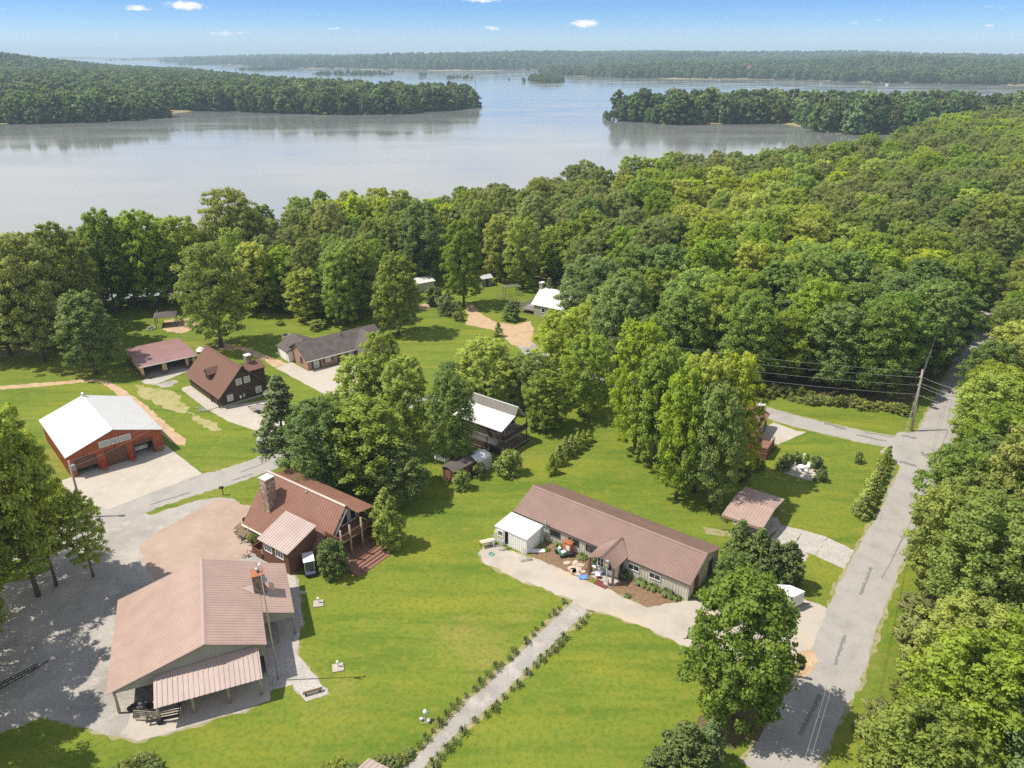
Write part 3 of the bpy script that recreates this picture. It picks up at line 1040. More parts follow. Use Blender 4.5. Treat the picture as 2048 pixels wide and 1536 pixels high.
# ---------------------------------------------------------------- single trees one can point to
T = [
    ('sparse', 77, 1192, 806, 176, 'tall bright green tree at the gravel yard edge, nearest the red garage driveway'),
    ('sparse', 113, 1171, 862, 120, 'slimmer green tree standing just behind the tall bright one on the gravel yard'),
    ('sparse', 187, 1153, 985, 78, 'thin-trunked sparse tree on the gravel between the tall bright tree and the pink driveway'),
    ('round', 1470, 1440, 1150, 216, 'big round maple beside the road at the gravel drive mouth'),
    ('dark', 1455, 1225, 1105, 84, 'small broadleaf tree squeezed between the big roadside maple and the long metal building'),
    ('pine', 578, 950, 752, 100, 'blue-green pine leaning over the lane behind the portable toilet'),
    ('dark', 650, 985, 800, 150, 'dense dark tree shading the back roof of the A-frame house'),
    ('maple', 695, 958, 785, 150, 'leafy green tree filling the middle of the clump behind the A-frame house'),
    ('maple', 1306, 932, 690, 112, 'green tree joining the lone lawn tree to the clump behind the long building'),
    ('maple', 735, 985, 800, 165, 'broad green tree directly behind the porch end of the A-frame house'),
    ('dark', 797, 1000, 880, 120, 'low spreading tree behind the conical evergreen of the A-frame house'),
    ('bright', 728, 892, 712, 112, 'bright yellow-green tree by the driveway of the brick ranch house'),
    ('bright', 772, 884, 668, 92, 'tallest narrow yellow-green tree in front of the brick ranch house'),
    ('bright', 815, 905, 715, 100, 'yellow-green tree between the brick ranch house and the grey-roofed chalet'),
    ('dark', 905, 925, 745, 104, 'dark tree covering the left end of the grey-roofed chalet'),
    ('dark', 905, 812, 722, 76, 'dark green tree on the lawn edge just behind the chalet roof'),
    ('bright', 972, 812, 678, 120, 'round pale green tree on the lawn behind the chalet ridge'),
    ('maple', 1055, 815, 705, 92, 'green tree behind the gable end of the grey-roofed chalet'),
    ('maple', 1092, 858, 742, 92, 'low-branched green tree on the lawn right of the chalet'),
    ('bright', 1122, 785, 622, 116, 'bright tree at the end of the orange gravel drive'),
    ('maple', 1170, 835, 668, 106, 'green tree in the grove between the chalet and the forest'),
    ('bright', 1268, 908, 645, 118, 'tall bright green tree on the lawn left of the tree clump'),
    ('maple', 1352, 1000, 742, 100, 'left tree of the clump behind the long metal building'),
    ('bright', 1388, 984, 716, 124, 'tallest tree of the clump behind the long metal building'),
    ('dark', 1416, 1014, 772, 118, 'dark pale-trunked tree in front of the clump near the mauve carport'),
    ('bright', 1450, 968, 712, 124, 'right tree of the clump standing over the half-hidden red house'),
    ('maple', 1335, 905, 705, 110, 'tree at the back of the clump behind the long metal building'),
    ('oak', 443, 694, 488, 142, 'big olive oak standing alone behind the dark brown cabin'),
    ('dark', 192, 748, 584, 108, 'grey-green tree at the left wall of the tan open garage'),
    ('oak', 88, 724, 470, 150, 'massive dark oak nearest the mulch track on the far left'),
    ('oak', 20, 712, 476, 130, 'dark oak cut by the left edge of the view'),
    ('oak', 148, 690, 452, 130, 'dark oak behind the grey-green tree of the tan garage'),
    ('maple', 797, 670, 508, 92, 'tree standing forward on the sunny lawn right of the brick ranch house'),
    ('maple', 688, 655, 498, 78, 'left tree of the pair behind the brick ranch house'),
    ('maple', 722, 642, 476, 84, 'right tree of the pair behind the brick ranch house'),
    ('bright', 617, 642, 538, 82, 'small light green tree with a slim trunk left of the trimmed hedge'),
    ('maple', 928, 612, 442, 84, 'tall green tree at the bend of the orange gravel drive'),
    ('dark', 846, 566, 404, 98, 'tall dark bluish tree behind the white-roofed shed'),
    ('maple', 795, 560, 430, 84, 'green tree left of the dark bluish one behind the white-roofed shed'),
    ('bright', 1000, 562, 432, 66, 'pale feathery tree behind the small blue-roofed shed'),
    ('maple', 1046, 578, 432, 76, 'green tree on the lawn corner left of the white cabin'),
    ('maple', 1110, 560, 452, 80, 'green tree directly behind the white-roofed cabin'),
    ('maple', 232, 625, 424, 92, 'green lakeside tree left of the dark gazebo'),
    ('maple', 308, 618, 424, 92, 'green lakeside tree right behind the dark gazebo'),
    ('bright', 375, 606, 436, 96, 'light green lakeside tree left of the water glimpse'),
    ('dark', 530, 612, 518, 80, 'low dark tree behind the big lone oak'),
    ('bright', 590, 606, 520, 70, 'small pale tree behind the slim-trunked tree by the hedge'),
    ('bright', 1190, 708, 596, 88, 'bright tree in front of the white-roofed cabin at the end of the gravel'),
    ('oak', 480, 580, 382, 124, 'broad olive tree on the lake shore behind the lone oak'),
]
for k, bx, by, ty, wp, lb in T:
    tpx(k, bx, by, ty, wp, lb)
# trees left of the view whose crowns shade the gravel yard
for i, (x, y, h, rd) in enumerate([(-56.0, 62.5, 17, 4.6), (-52.0, 55, 17, 4.4), (-49.5, 48.5, 18, 4.4), (-57.5, 69, 17, 4.6), (-46.5, 42, 19, 4.2), (-44.5, 37.0, 19, 4.2)]):
    tree(('maple', 'oak')[i % 2], (x, y, 0), h, rd, 'shade tree beyond the left edge of the gravel yard', 'shade trees left of the yard')

tpx('roundev', 668, 1150, 1076, 62, 'round olive evergreen at the porch steps of the A-frame house', var=0)
tpx('arbor', 777, 1092, 976, 70, 'conical evergreen behind the deck steps of the A-frame house', var=1)
for bx, by, ty, wp, lb in [(1472, 1145, 1040, 62, 'tallest cedar of the dark group by the carport'), (1508, 1165, 1055, 62, 'second cedar of the group, just right of the tallest'),
                           (1535, 1172, 1078, 58, 'brownish cedar in the middle of the group by the carport'), (1568, 1175, 1080, 66, 'right-hand cedar casting its shadow on the lawn corner'),
                           (1520, 1180, 1110, 58, 'lowest cedar in front of the group by the carport')]:
    tpx('cedar', bx, by, ty, wp, lb)
for bx, by, ty, wp, lb in [(1365, 1560, 1440, 120, 'large juniper at the bottom edge beside the road'), (1415, 1530, 1440, 60, 'brown-tinged juniper between the big maple and the bottom edge'),
                           (1320, 1585, 1490, 90, 'low juniper at the bottom edge on the lawn side')]:
    tpx('cedar', bx, by, ty, wp, lb)
# row of young conifers on the middle lawn
for i, (bx, by, ty, wp) in enumerate([(1103, 948, 906, 26), (1117, 930, 888, 26), (1130, 916, 872, 26), (1142, 908, 868, 24), (1155, 900, 862, 22), (1166, 892, 860, 21), (1177, 884, 858, 20)]):
    tpx('conifer', bx, by, ty, wp, 'young conifer in the short row on the lawn right of the chalet', 'row of young conifers')
# clipped roadside row
for i in range(9):
    t = i / 8
    bx, by = 1722 + 50 * t, 1032 - 108 * t
    tpx('conifer', bx, by, by - 44 + 12 * t, 40 - 14 * t, 'yellow-green arborvitae in the tight row along the road lawn', 'roadside arborvitae row')
tpx('shrub', 635, 658, 638, 38, 'clipped rounded hedge behind the brick ranch house')
tpx('darkbush', 868, 610, 572, 42, 'dark tall bush beside the white-roofed shed')
tpx('darkbush', 897, 628, 588, 54, 'olive bush mass at the left of the orange gravel drive')
tpx('shrub', 916, 641, 622, 24, 'small yellow-green bush at the edge of the orange gravel drive')
tpx('cedar', 1023, 640, 602, 38, 'dark rounded evergreen on the island of the orange drive')
tpx('conifer', 996, 673, 644, 20, 'little conifer on the lawn edge of the orange drive')
tpx('pine', 1098, 622, 556, 30, 'thin sparse pine in front of the white-roofed cabin')
tpx('shrub', 1020, 948, 898, 56, 'yellow-green bush left of the young conifer row, below the chalet deck')
tpx('shrub', 1002, 952, 918, 24, 'slim yellow shrub touching the bush below the chalet deck')
tpx('shrub', 925, 978, 940, 38, 'leafy shrub at the end of the dark-roofed shed')
tpx('darkbush', 960, 955, 925, 30, 'dark shrub between the shed and the white tarp shelter')
tpx('shrub', 1070, 860, 830, 32, 'pale flowering bush at the corner of the chalet deck')
tpx('darkbush', 1716, 926, 904, 19, 'lone round shrub on the lawn by the road junction')
for x, y, ty, wp, lb in [(1566, 940, 913, 28, 'dark shrub left of the garden patio'), (1575, 930, 906, 24, 'dark shrub behind the left corner of the patio'), (1592, 925, 904, 22, 'dark shrub behind the patio, left of the pillar'),
                         (1640, 960, 936, 30, 'green shrub at the right corner of the patio'), (1632, 935, 912, 26, 'dark shrub behind the right side of the patio'), (1613, 930, 908, 9, 'slim upright shrub right of the pillar')]:
    tpx('darkbush', x, y, ty, wp, lb)
tpx('shrub', 1542, 898, 886, 24, 'bush at the front corner of the half-hidden red house')
tpx('shrub', 1515, 940, 915, 28, 'pinkish-green bush below the deck of the half-hidden red house')
tpx('darkbush', 1487, 962, 930, 30, 'dark bush under the clump near the red house deck')
tpx('darkbush', 790, 745, 735, 12, 'small dark bush on the lawn below the sunny meadow')
tpx('shrub', 560, 650, 640, 18, 'small bush beyond the brick ranch garage')

# ---------------------------------------------------------------- forest: single trees up to the lake shore
def inside(p, poly):
    c = False
    for (x1, y1), (x2, y2) in zip(poly, poly[1:] + poly[:1]):
        if (y1 > p[1]) != (y2 > p[1]) and p[0] < (x2 - x1) * (p[1] - y1) / (y2 - y1) + x1:
            c = not c
    return c


ROADL = smooth_line(ROAD, 8) + [at(2150, 430), at(2220, 400)]


def road_gap(p):
    return min((q.xy - Vector(p)).length for q in ROADL)


def scatter(poly, gap, seed, room=0.62, rad=5.0):
    r = random.Random(seed)
    xs, ys = [p[0] for p in poly], [p[1] for p in poly]
    o = []
    for _ in range(26000):
        p = (r.uniform(min(xs), max(xs)), r.uniform(min(ys), max(ys)))
        if not inside(p, poly) or road_gap(p) < (7.0 if p[1] < 122 else 4.0):
            continue
        if any((p[0] - q[0]) ** 2 + (p[1] - q[1]) ** 2 < gap * gap for q in o):
            continue
        if any((p[0] - x) ** 2 + (p[1] - y) ** 2 < (rr * room + rad * .45) ** 2 for x, y, rr in BIG):
            continue
        o.append(p)
    return o


def lbl(k):
    return {'maple': 'mid-green broadleaf tree in the %s', 'bright': 'bright yellow-green tree in the %s', 'oak': 'olive-brown oak with rounded crown in the %s',
            'dark': 'dark green broadleaf tree in the %s'}[k]


def inview(x, y, z, mx=70, my=40):
    zc = y * _c - (z - CAM_H) * _s
    if zc < 5:
        return False
    px = 1024 + FPX * x / zc
    py = 768 - FPX * (y * _s + (z - CAM_H) * _c) / zc
    return -mx < px < 2048 + mx and -my < py < 1536 + my


def zone(p):
    q = road_gap(p)
    if q < 16:
        return 'forest edge along the left side of the road', 'forest trees along the road'
    if p[1] < 140 and p[0] > 20:
        return 'forest front behind the side road and power lines', 'forest trees behind the side road'
    if p[0] < 22 and p[1] < 190:
        return 'woods around the white-roofed cabin', 'forest trees by the white-roofed cabin'
    if -sdist(np.array([p]), mainland)[0] > -26:
        return 'forest rim on the lake shore', 'forest trees on the lake shore'
    if p[1] > 225:
        return 'far part of the forest towards the inlet', 'forest trees towards the inlet'
    return 'middle of the forest between road and lake', 'forest trees between road and lake'


TREES.append((9.5, 161.5, 9.0))
BIG = list(TREES)
w1 = [tuple(at(x, y).xy) for x, y in [(1165, 640), (1185, 700), (1215, 752), (1290, 774), (1400, 770), (1500, 776), (1600, 796), (1700, 815), (1785, 822), (1845, 796), (1893, 742), (1938, 680), (1988, 600), (2022, 550), (2052, 500),
                                  (2110, 430), (2180, 385)]] + [tuple(at(x, y, LAKE).xy) for x, y in [(2090, 300), (1950, 282), (1850, 306), (1740, 366), (1600, 396), (1400, 411), (1290, 431), (1150, 459), (1080, 474), (940, 512)]] + \
     [tuple(at(x, y).xy) for x, y in [(900, 545), (960, 552), (1060, 556), (1130, 575)]]
ff = MB()
ff.add([(x, y, .003) for x, y in w1], tessellate_polygon([[Vector((x, y, 0)) for x, y in w1]]))
struct(ff.build('forest_floor', 'leaf_litter'))
pts = scatter(w1, 6.6, 5)
cut = 300.0
for p in pts:
    if not inview(p[0], p[1], 15):
        continue
    n = noise.noise(Vector((p[0] * .022, p[1] * .022, 1.3)))
    q = rnd.uniform(-.5, .5) + n * 1.5
    front = p[1] < 165
    k = 'bright' if q > (.42 if not front else .18) else 'maple' if q > (.0 if not front else -.28) else 'oak' if q < -.12 and not front else 'dark'
    edge = min(1.0, max(.0, (p[1] - 118) / 60))
    h = rnd.uniform(14.5, 20.5) * (.86 + .14 * edge)
    wz, gz = zone(p)
    tree(k, (p[0], p[1], 0), h, rnd.uniform(4.6, 6.4), lbl(k) % wz, gz)
N1 = len(TREES)
w2 = [tuple(at(x, y).xy) for x, y in [(-90, 735), (40, 722), (130, 690), (215, 652), (250, 628), (330, 618), (420, 618), (450, 606), (520, 628), (600, 634), (700, 640), (745, 620), (770, 585), (800, 560), (850, 545), (900, 540)]] + \
     [tuple(at(x, y, LAKE).xy) for x, y in [(945, 512), (850, 516), (700, 522), (560, 558), (440, 582), (345, 598), (200, 612), (0, 652), (-90, 676)]]
for p in scatter(w2, 6.4, 8, room=.42):
    n = noise.noise(Vector((p[0] * .03, p[1] * .03, 4.3))) + rnd.uniform(-.5, .5)
    lft = p[0] < -75
    k = ('oak' if n < .1 else 'dark' if n < .4 else 'maple') if lft and p[0] < -90 else ('bright' if n > .25 else 'maple' if n > -.15 else 'dark' if n > -.4 else 'oak')
    tree(k, (p[0], p[1], -.3), rnd.uniform(14.5, 19.5), rnd.uniform(3.6, 5.4), lbl(k) % 'lakeside belt behind the houses', 'trees of the lakeside belt')
# woods along the right side of the road
r = random.Random(21)
got = []
for _ in range(9000):
    i = r.randrange(len(ROADL) - 1)
    a, b = ROADL[i], ROADL[i + 1]
    d = (b - a).normalized()
    off = 3.8 + 46 * r.random() ** 1.2
    p = a.lerp(b, r.random()) + Vector((d.y, -d.x, 0)) * off
    mn = 7.4 if p.y < 150 else 9.5
    if p.y < 36 or road_gap(p.xy) < (6.2 if p.y < 62 else 4.7 if p.y < 112 else 3.6) or any((p.x - q[0]) ** 2 + (p.y - q[1]) ** 2 < 6.2 ** 2 for q in got):
        continue
    if not inview(p.x, p.y, 12, 160, 220):
        continue
    got.append((p.x, p.y))
    g_ = road_gap(p.xy)
    k = r.choice(['bright', 'bright', 'maple', 'maple', 'bright', 'dark'])
    h = r.uniform(10, 13) if g_ < 10 else r.uniform(13, 18)
    tree(k, (p.x, p.y, 0), h, r.uniform(4.0, 4.9) if g_ < 10 else r.uniform(4.6, 5.8), lbl(k) % 'woods right of the road', 'trees of the woods right of the road')
# low growth at the edge of the woods
for i in range(24):
    t_ = i / 23
    x = 1512 + 300 * t_ + rnd.uniform(-6, 6)
    y = 788 + 36 * t_ ** .9 + rnd.uniform(-7, 5)
    tpx('scrub', x, y, y - rnd.uniform(9, 24), rnd.uniform(18, 44), 'weedy yellow-green bush at the forest edge above the side road', 'bushes at the forest edge')
for i in range(26):
    y = 1536 - i * 26 + rnd.uniform(-8, 8)
    q = min(ROADL, key=lambda p: abs(p.y - at(1800, max(y, 700)).y))
    tree('scrub', (q.x + rnd.uniform(6.2, 9), q.y, 0), rnd.uniform(1.0, 2.6), rnd.uniform(.9, 1.9), 'weedy bush on the verge below the woods right of the road', 'verge bushes right of the road')

# ---------------------------------------------------------------- far woods: one mass per shore, canopies set out on points
far_col = bpy.data.collections.new('canopy_kinds')
for i in range(5):
    cm, _ = crown_mesh('far_canopy', 'far_leaf', 400 + i, 1.0, .02, .42 + .04 * (i % 3), 44, 22, .075, (dome, oval, dome, tall, dome)[i])
    o = bpy.data.objects.new('canopy', cm)
    far_col.objects.link(o)


def gn_scatter():
    ng = bpy.data.node_groups.new('canopies', 'GeometryNodeTree')
    ng.interface.new_socket('Geometry', in_out='INPUT', socket_type='NodeSocketGeometry')
    ng.interface.new_socket('Geometry', in_out='OUTPUT', socket_type='NodeSocketGeometry')
    n = ng.nodes.new
    gi, go = n('NodeGroupInput'), n('NodeGroupOutput')
    ip = n('GeometryNodeInstanceOnPoints')
    ci = n('GeometryNodeCollectionInfo')
    ci.inputs['Collection'].default_value = far_col
    ci.inputs['Separate Children'].default_value = True
    ci.inputs['Reset Children'].default_value = True
    na = n('GeometryNodeInputNamedAttribute')
    na.data_type = 'FLOAT_VECTOR'
    na.inputs['Name'].default_value = 'size'
    rv = n('FunctionNodeRandomValue')
    rv.data_type = 'FLOAT_VECTOR'
    rv.inputs[1].default_value = (0.12, 0.12, 6.283)
    l = ng.links.new
    l(gi.outputs[0], ip.inputs['Points'])
    l(ci.outputs[0], ip.inputs['Instance'])
    ip.inputs['Pick Instance'].default_value = True
    l(na.outputs[0], ip.inputs['Scale'])
    l(rv.outputs[0], ip.inputs['Rotation'])
    l(ip.outputs[0], go.inputs[0])
    return ng


GN = gn_scatter()


def woods(name, poly, gap, size, seed, box, label, cond=None, margin=3):
    g = np.random.default_rng(seed)
    x0, x1, y0, y1 = box
    n = int((x1 - x0) * (y1 - y0) / (gap * gap))
    nxg = int((x1 - x0) / gap)
    nyg = int((y1 - y0) / gap)
    P = np.stack(np.meshgrid(np.arange(nxg), np.arange(nyg)), -1).reshape(-1, 2) + g.uniform(-.12, 1.12, (nxg * nyg, 2))
    P = P * gap + np.array([x0, y0])
    zc = P[:, 1] * _c + CAM_H * _s
    keep = np.abs(P[:, 0] / zc) < .74
    P = P[keep]
    s = sdist(P, poly)
    P = P[s > margin]
    if cond is not None:
        P = P[cond(P)]
    Zp = terrain_z(P)
    me = bpy.data.meshes.new(name)
    me.vertices.add(len(P))
    me.vertices.foreach_set('co', np.column_stack([P, Zp - .3]).ravel().astype(np.float32))
    sh = size[0] * .85 + (size[1] * 1.1 - size[0] * .85) * g.uniform(0, 1, len(P)) ** 1.3
    wd = sh * g.uniform(.7, 1.25, len(P))
    a = me.attributes.new('size', 'FLOAT_VECTOR', 'POINT')
    a.data.foreach_set('vector', np.column_stack([wd, wd, sh]).ravel().astype(np.float32))
    o = bpy.data.objects.new(name, me)
    COL.objects.link(o)
    md = o.modifiers.new('canopies', 'NODES')
    md.node_group = GN
    tag(o, label, 'woods', kind='stuff')
    return len(P)


def off_axis(poly):
    A = np.array(poly)
    return (A[:, 0].min(), A[:, 0].max(), A[:, 1].min(), A[:, 1].max())


woods('cape_woods', left_cape, 9.5, (13, 22), 1, (-1700, 20, 520, 2300), 'dark wooded cape and hill across the water on the left', margin=-1)
woods('cape_woods', right_cape, 9.5, (10, 23), 2, (60, 900, 380, 1100), 'wooded cape across the inlet on the right', margin=-1)
w1a = np.array(w1)
woods('forest_beyond', mainland, 7.2, (15, 21), 3, (120, 520, 120, 620), 'closed forest canopy far along the road on the right',
      cond=lambda P: (sdist(P, w1) < -3) & (np.array([road_gap(p) > 30 for p in P])) & (P[:, 1] > 210) & (P[:, 0] > 150))
woods('far_hills_woods', far_right, 15, (13, 22), 4, (-50, 3300, 1200, 3800), 'hazy wooded hills across the lake on the right', margin=0)
woods('far_hills_woods', far_mid, 30, (18, 34), 5, (-4200, 2600, 2500, 6500), 'pale blue-green wooded ridge on the horizon', margin=0)
woods('far_hills_woods', far_left, 60, (22, 40), 6, (-7500, -3000, 7000, 11000), 'thin hazy wooded shore on the left horizon', margin=0)
# wooded islets and drowned tree strips in the lake
for i, (x0, x1, y0, y1, gap, sz, lb, nm) in enumerate([(1058, 1126, 166, 156.5, 7, (11, 17), 'small wooded island in the middle of the lake', 'lake_island'),
                                                      (497, 585, 141, 137, 12, (8, 17), 'broken strip of trees standing in the far lake, left', 'tree_islet'),
                                                      (632, 785, 150.5, 148, 13, (6, 16), 'long thin strip of trees standing in the lake', 'tree_islet'),
                                                      (400, 442, 130.5, 127, 14, (10, 20), 'tiny wooded islet near the far left shore', 'tree_islet'),
                                                      (895, 946, 157.5, 155, 10, (4, 11), 'little tree strip left of the wooded island', 'tree_islet'),
                                                      (842, 850, 154, 152, 7, (12, 16), 'single drowned tree left of the little tree strip', 'tree_islet'),
                                                      (1043, 1050, 164, 161, 7, (9, 12), 'lone tree in the water just left of the wooded island', 'tree_islet'),
                                                      (1016, 1019, 161, 160, 7, (5, 7), 'tiny lone snag left of the lone tree by the island', 'tree_islet'),
                                                      (1210, 1220, 240, 236, 6, (8, 10), 'small dark tree in the water off the tip of the right cape', 'tree_islet'),
                                                      (272, 350, 121, 119, 40, (18, 30), 'hazy low island on the left horizon', 'tree_islet')]):
    g = np.random.default_rng(50 + i)
    a, b = at(x0, (y0 + y1) / 2, LAKE), at(x1, (y0 + y1) / 2, LAKE)
    f_, k_ = at(x0, y0, LAKE), at(x0, y1, LAKE)
    hw, hd = (b.x - a.x) / 2, (k_.y - f_.y) / 2
    cx, cy = (a.x + b.x) / 2, (f_.y + k_.y) / 2
    n = max(1, min(160, int(hw * hd * 4 * (.8 if nm == 'lake_island' else .42) / gap ** 2)))
    if hw < 7:
        n = 3 if hw > 2.5 else 2
    u = g.uniform(-1, 1, (n, 2))
    if n > 6:
        u = u[(u ** 2).sum(1) < 1.0] if nm == 'lake_island' else u
    P = np.column_stack([cx + u[:, 0] * hw, cy + u[:, 1] * hd, np.full(len(u), LAKE - .4)])
    me = bpy.data.meshes.new(nm)
    me.vertices.add(len(P))
    me.vertices.foreach_set('co', P.ravel().astype(np.float32))
    sh = g.uniform(*sz, len(P)) * (1 - .35 * (u ** 2).sum(1).clip(0, 1))
    a_ = me.attributes.new('size', 'FLOAT_VECTOR', 'POINT')
    a_.data.foreach_set('vector', np.column_stack([sh * 1.0, sh * 1.0, sh]).ravel().astype(np.float32))
    o = bpy.data.objects.new(nm, me)
    COL.objects.link(o)
    o.modifiers.new('canopies', 'NODES').node_group = GN
    tag(o, lb, 'island', kind='stuff')
print('TREES', len(TREES), N1)
# ---------------------------------------------------------------- building materials
mat('mauve_metal', (.372, .262, .218), .45, .0, .4, var=.13, scale=.55, detail=8, wid=.5)
mat('rust_metal', (.245, .124, .085), .45, .0, .4, var=.13, scale=.55, detail=8, wid=.5)
mat('pale_mauve_metal', (.41, .32, .285), .45, .0, .4, var=.13, scale=.55, detail=8, wid=.5)
mat('brown_metal', (.225, .143, .115), .45, .0, .4, var=.13, scale=.55, detail=8, wid=.5)
mat('plum_metal', (.27, .155, .150), .45, .0, .4, var=.13, scale=.55, detail=8, wid=.5)
mat('white_metal', (.57, .57, .555), .40, .0, .4, var=.03, scale=.5)
mat('grey_white_metal', (.52, .52, .52), .45, .0, .4, var=.08, scale=.8)
mat('orange_metal', (.34, .135, .06), .5, .0, .4, var=.1, scale=3)
mat('brown_shingle', (.205, .112, .082), .95, color2=(.155, .082, .060), scale=5, var=.12, bump=.8, stretch=(1, 1, 3))
mat('weathered_shingle', (.150, .125, .115), .95, color2=(.085, .07, .066), scale=.9, var=.15, bump=.8)
mat('grey_shingle', (.27, .25, .225), .95, color2=(.17, .16, .145), scale=1.3, var=.1, bump=.8, stretch=(3, .6, 1))
mat('dark_roofing', (.13, .11, .10), .95, color2=(.09, .075, .07), scale=1.2, var=.1, bump=.5)
mat('red_siding', (.40, .105, .042), .45, color2=(.33, .085, .036), scale=1, var=.06)
mat('tan_siding', (.50, .37, .19), .6, var=.08, scale=1)
mat('wainscot_brown', (.16, .075, .05), .6, var=.08, scale=1)
mat('cream_siding', (.50, .46, .385), .6, var=.07, scale=1)
mat('grey_siding', (.33, .31, .27), .7, var=.1, scale=1)
mat('white_siding', (.74, .73, .71), .5, var=.04, scale=1)
mat('log_brown', (.085, .055, .042), .85, color2=(.05, .034, .026), scale=2, stretch=(.3, .3, 6), bump=.5)
mat('board_brown', (.17, .075, .048), .8, color2=(.12, .052, .035), scale=1.5, stretch=(.3, .3, 8), bump=.4)
mat('deck_boards', (.27, .135, .095), .85, color2=(.20, .10, .072), scale=1.2, stretch=(9, .5, 1), bump=.4)
mat('grey_boards', (.33, .30, .27), .9, color2=(.22, .20, .18), scale=1.5, stretch=(6, .5, 1), bump=.4)
mat('log_post', (.42, .36, .28), .9, color2=(.28, .23, .17), scale=4, stretch=(1, 1, .3), bump=.5)
mat('pale_logs', (.40, .36, .30), .9, color2=(.27, .24, .20), scale=2, stretch=(.3, .3, 5), bump=.5)
mat('trim_white', (.78, .77, .74), .5, var=.03)
mat('trim_dark', (.05, .042, .038), .6, var=.1)
mat('ridge_cap', (.40, .28, .24), .4, 0, .45, var=.04)
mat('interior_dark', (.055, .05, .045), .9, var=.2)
mat('glass_dark', (.028, .034, .042), .08, 0, .9, var=.3, scale=2)
mat('glass_pale', (.35, .38, .36), .12, 0, .8, var=.2, scale=2)
mat('black_paint', (.025, .025, .027), .45, var=.2)
mat('steel', (.50, .51, .52), .35, .8, .5, var=.1)
mat('white_paint', (.80, .80, .78), .45, var=.03)
mat('grey_paint', (.35, .36, .37), .5, var=.08)
mat('tank_white', (.78, .79, .80), .35, var=.03)


def stone_mat(name, cols, scale):
    m = bpy.data.materials.new(name)
    m.use_nodes = True
    t = m.node_tree
    b = t.nodes['Principled BSDF']
    b.inputs['Roughness'].default_value = .9
    c = t.nodes.new("ShaderNodeTexCoord")
    v = t.nodes.new("ShaderNodeTexVoronoi")
    v.inputs['Scale'].default_value = scale
    e = t.nodes.new("ShaderNodeTexVoronoi")
    e.feature = 'DISTANCE_TO_EDGE'
    e.inputs['Scale'].default_value = scale
    t.links.new(c.outputs['Object'], v.inputs['Vector'])
    t.links.new(c.outputs['Object'], e.inputs['Vector'])
    sx = t.nodes.new("ShaderNodeSeparateXYZ")
    t.links.new(v.outputs['Color'], sx.inputs[0])
    r_ = t.nodes.new("ShaderNodeValToRGB")
    r_.color_ramp.interpolation = 'CONSTANT'
    el_ = r_.color_ramp.elements
    el_[0].color = (*cols[0], 1)
    el_[1].position = 1 / len(cols)
    el_[1].color = (*cols[1], 1)
    for i, k in enumerate(cols[2:]):
        el_.new((i + 2) / len(cols)).color = (*k, 1)
    t.links.new(sx.outputs[0], r_.inputs[0])
    mr = t.nodes.new("ShaderNodeMapRange")
    mr.inputs['From Max'].default_value = .09
    t.links.new(e.outputs['Distance'], mr.inputs['Value'])
    mx = t.nodes.new("ShaderNodeMix")
    mx.data_type = 'RGBA'
    mx.inputs['A'].default_value = (.36, .31, .26, 1)
    t.links.new(mr.outputs[0], mx.inputs['Factor'])
    t.links.new(r_.outputs[0], mx.inputs['B'])
    t.links.new(mx.outputs['Result'], b.inputs['Base Color'])
    bp = t.nodes.new("ShaderNodeBump")
    bp.inputs['Distance'].default_value = .05
    t.links.new(mr.outputs[0], bp.inputs['Height'])
    t.links.new(bp.outputs[0], b.inputs['Normal'])
    MATS[name] = m


stone_mat('field_stone', [(.30, .19, .12), (.42, .31, .21), (.22, .14, .10), (.50, .42, .32), (.34, .25, .19)], 3.4)
stone_mat('dark_stone', [(.17, .115, .075), (.24, .17, .11), (.12, .085, .06), (.28, .21, .15)], 3.6)


def brick_mat():
    m = bpy.data.materials.new('red_brick')
    m.use_nodes = True
    t = m.node_tree
    b = t.nodes['Principled BSDF']
    b.inputs['Roughness'].default_value = .9
    c = t.nodes.new("ShaderNodeTexCoord")
    sp_ = t.nodes.new("ShaderNodeSeparateXYZ")
    t.links.new(c.outputs['Object'], sp_.inputs[0])
    cb = t.nodes.new("ShaderNodeCombineXYZ")
    t.links.new(mth('ADD', sp_.outputs[0], sp_.outputs[1], t=t), cb.inputs[0])
    t.links.new(sp_.outputs[2], cb.inputs[1])
    k = t.nodes.new("ShaderNodeTexBrick")
    k.inputs['Scale'].default_value = 4
    k.inputs['Color1'].default_value = (.33, .155, .095, 1)
    k.inputs['Color2'].default_value = (.25, .105, .065, 1)
    k.inputs['Mortar'].default_value = (.42, .36, .30, 1)
    k.inputs['Mortar Size'].default_value = .03
    t.links.new(cb.outputs[0], k.inputs['Vector'])
    t.links.new(k.outputs['Color'], b.inputs['Base Color'])
    MATS['red_brick'] = m


brick_mat()

# ---------------------------------------------------------------- building helpers (local axes of each house: x along its front, y to its back)
DIRS = {'-y': 0.0, '+x': math.pi / 2, '+y': math.pi, '-x': -math.pi / 2}


def facing(p, d):
    """matrix whose local -y looks out of the wall in direction d"""
    return Matrix.Translation(Vector(p)) @ Matrix.Rotation(DIRS[d] if isinstance(d, str) else d, 4, 'Z')


def xb(b, M, c, s, mi=0):
    b.box(c, s, mi=mi, M=M)


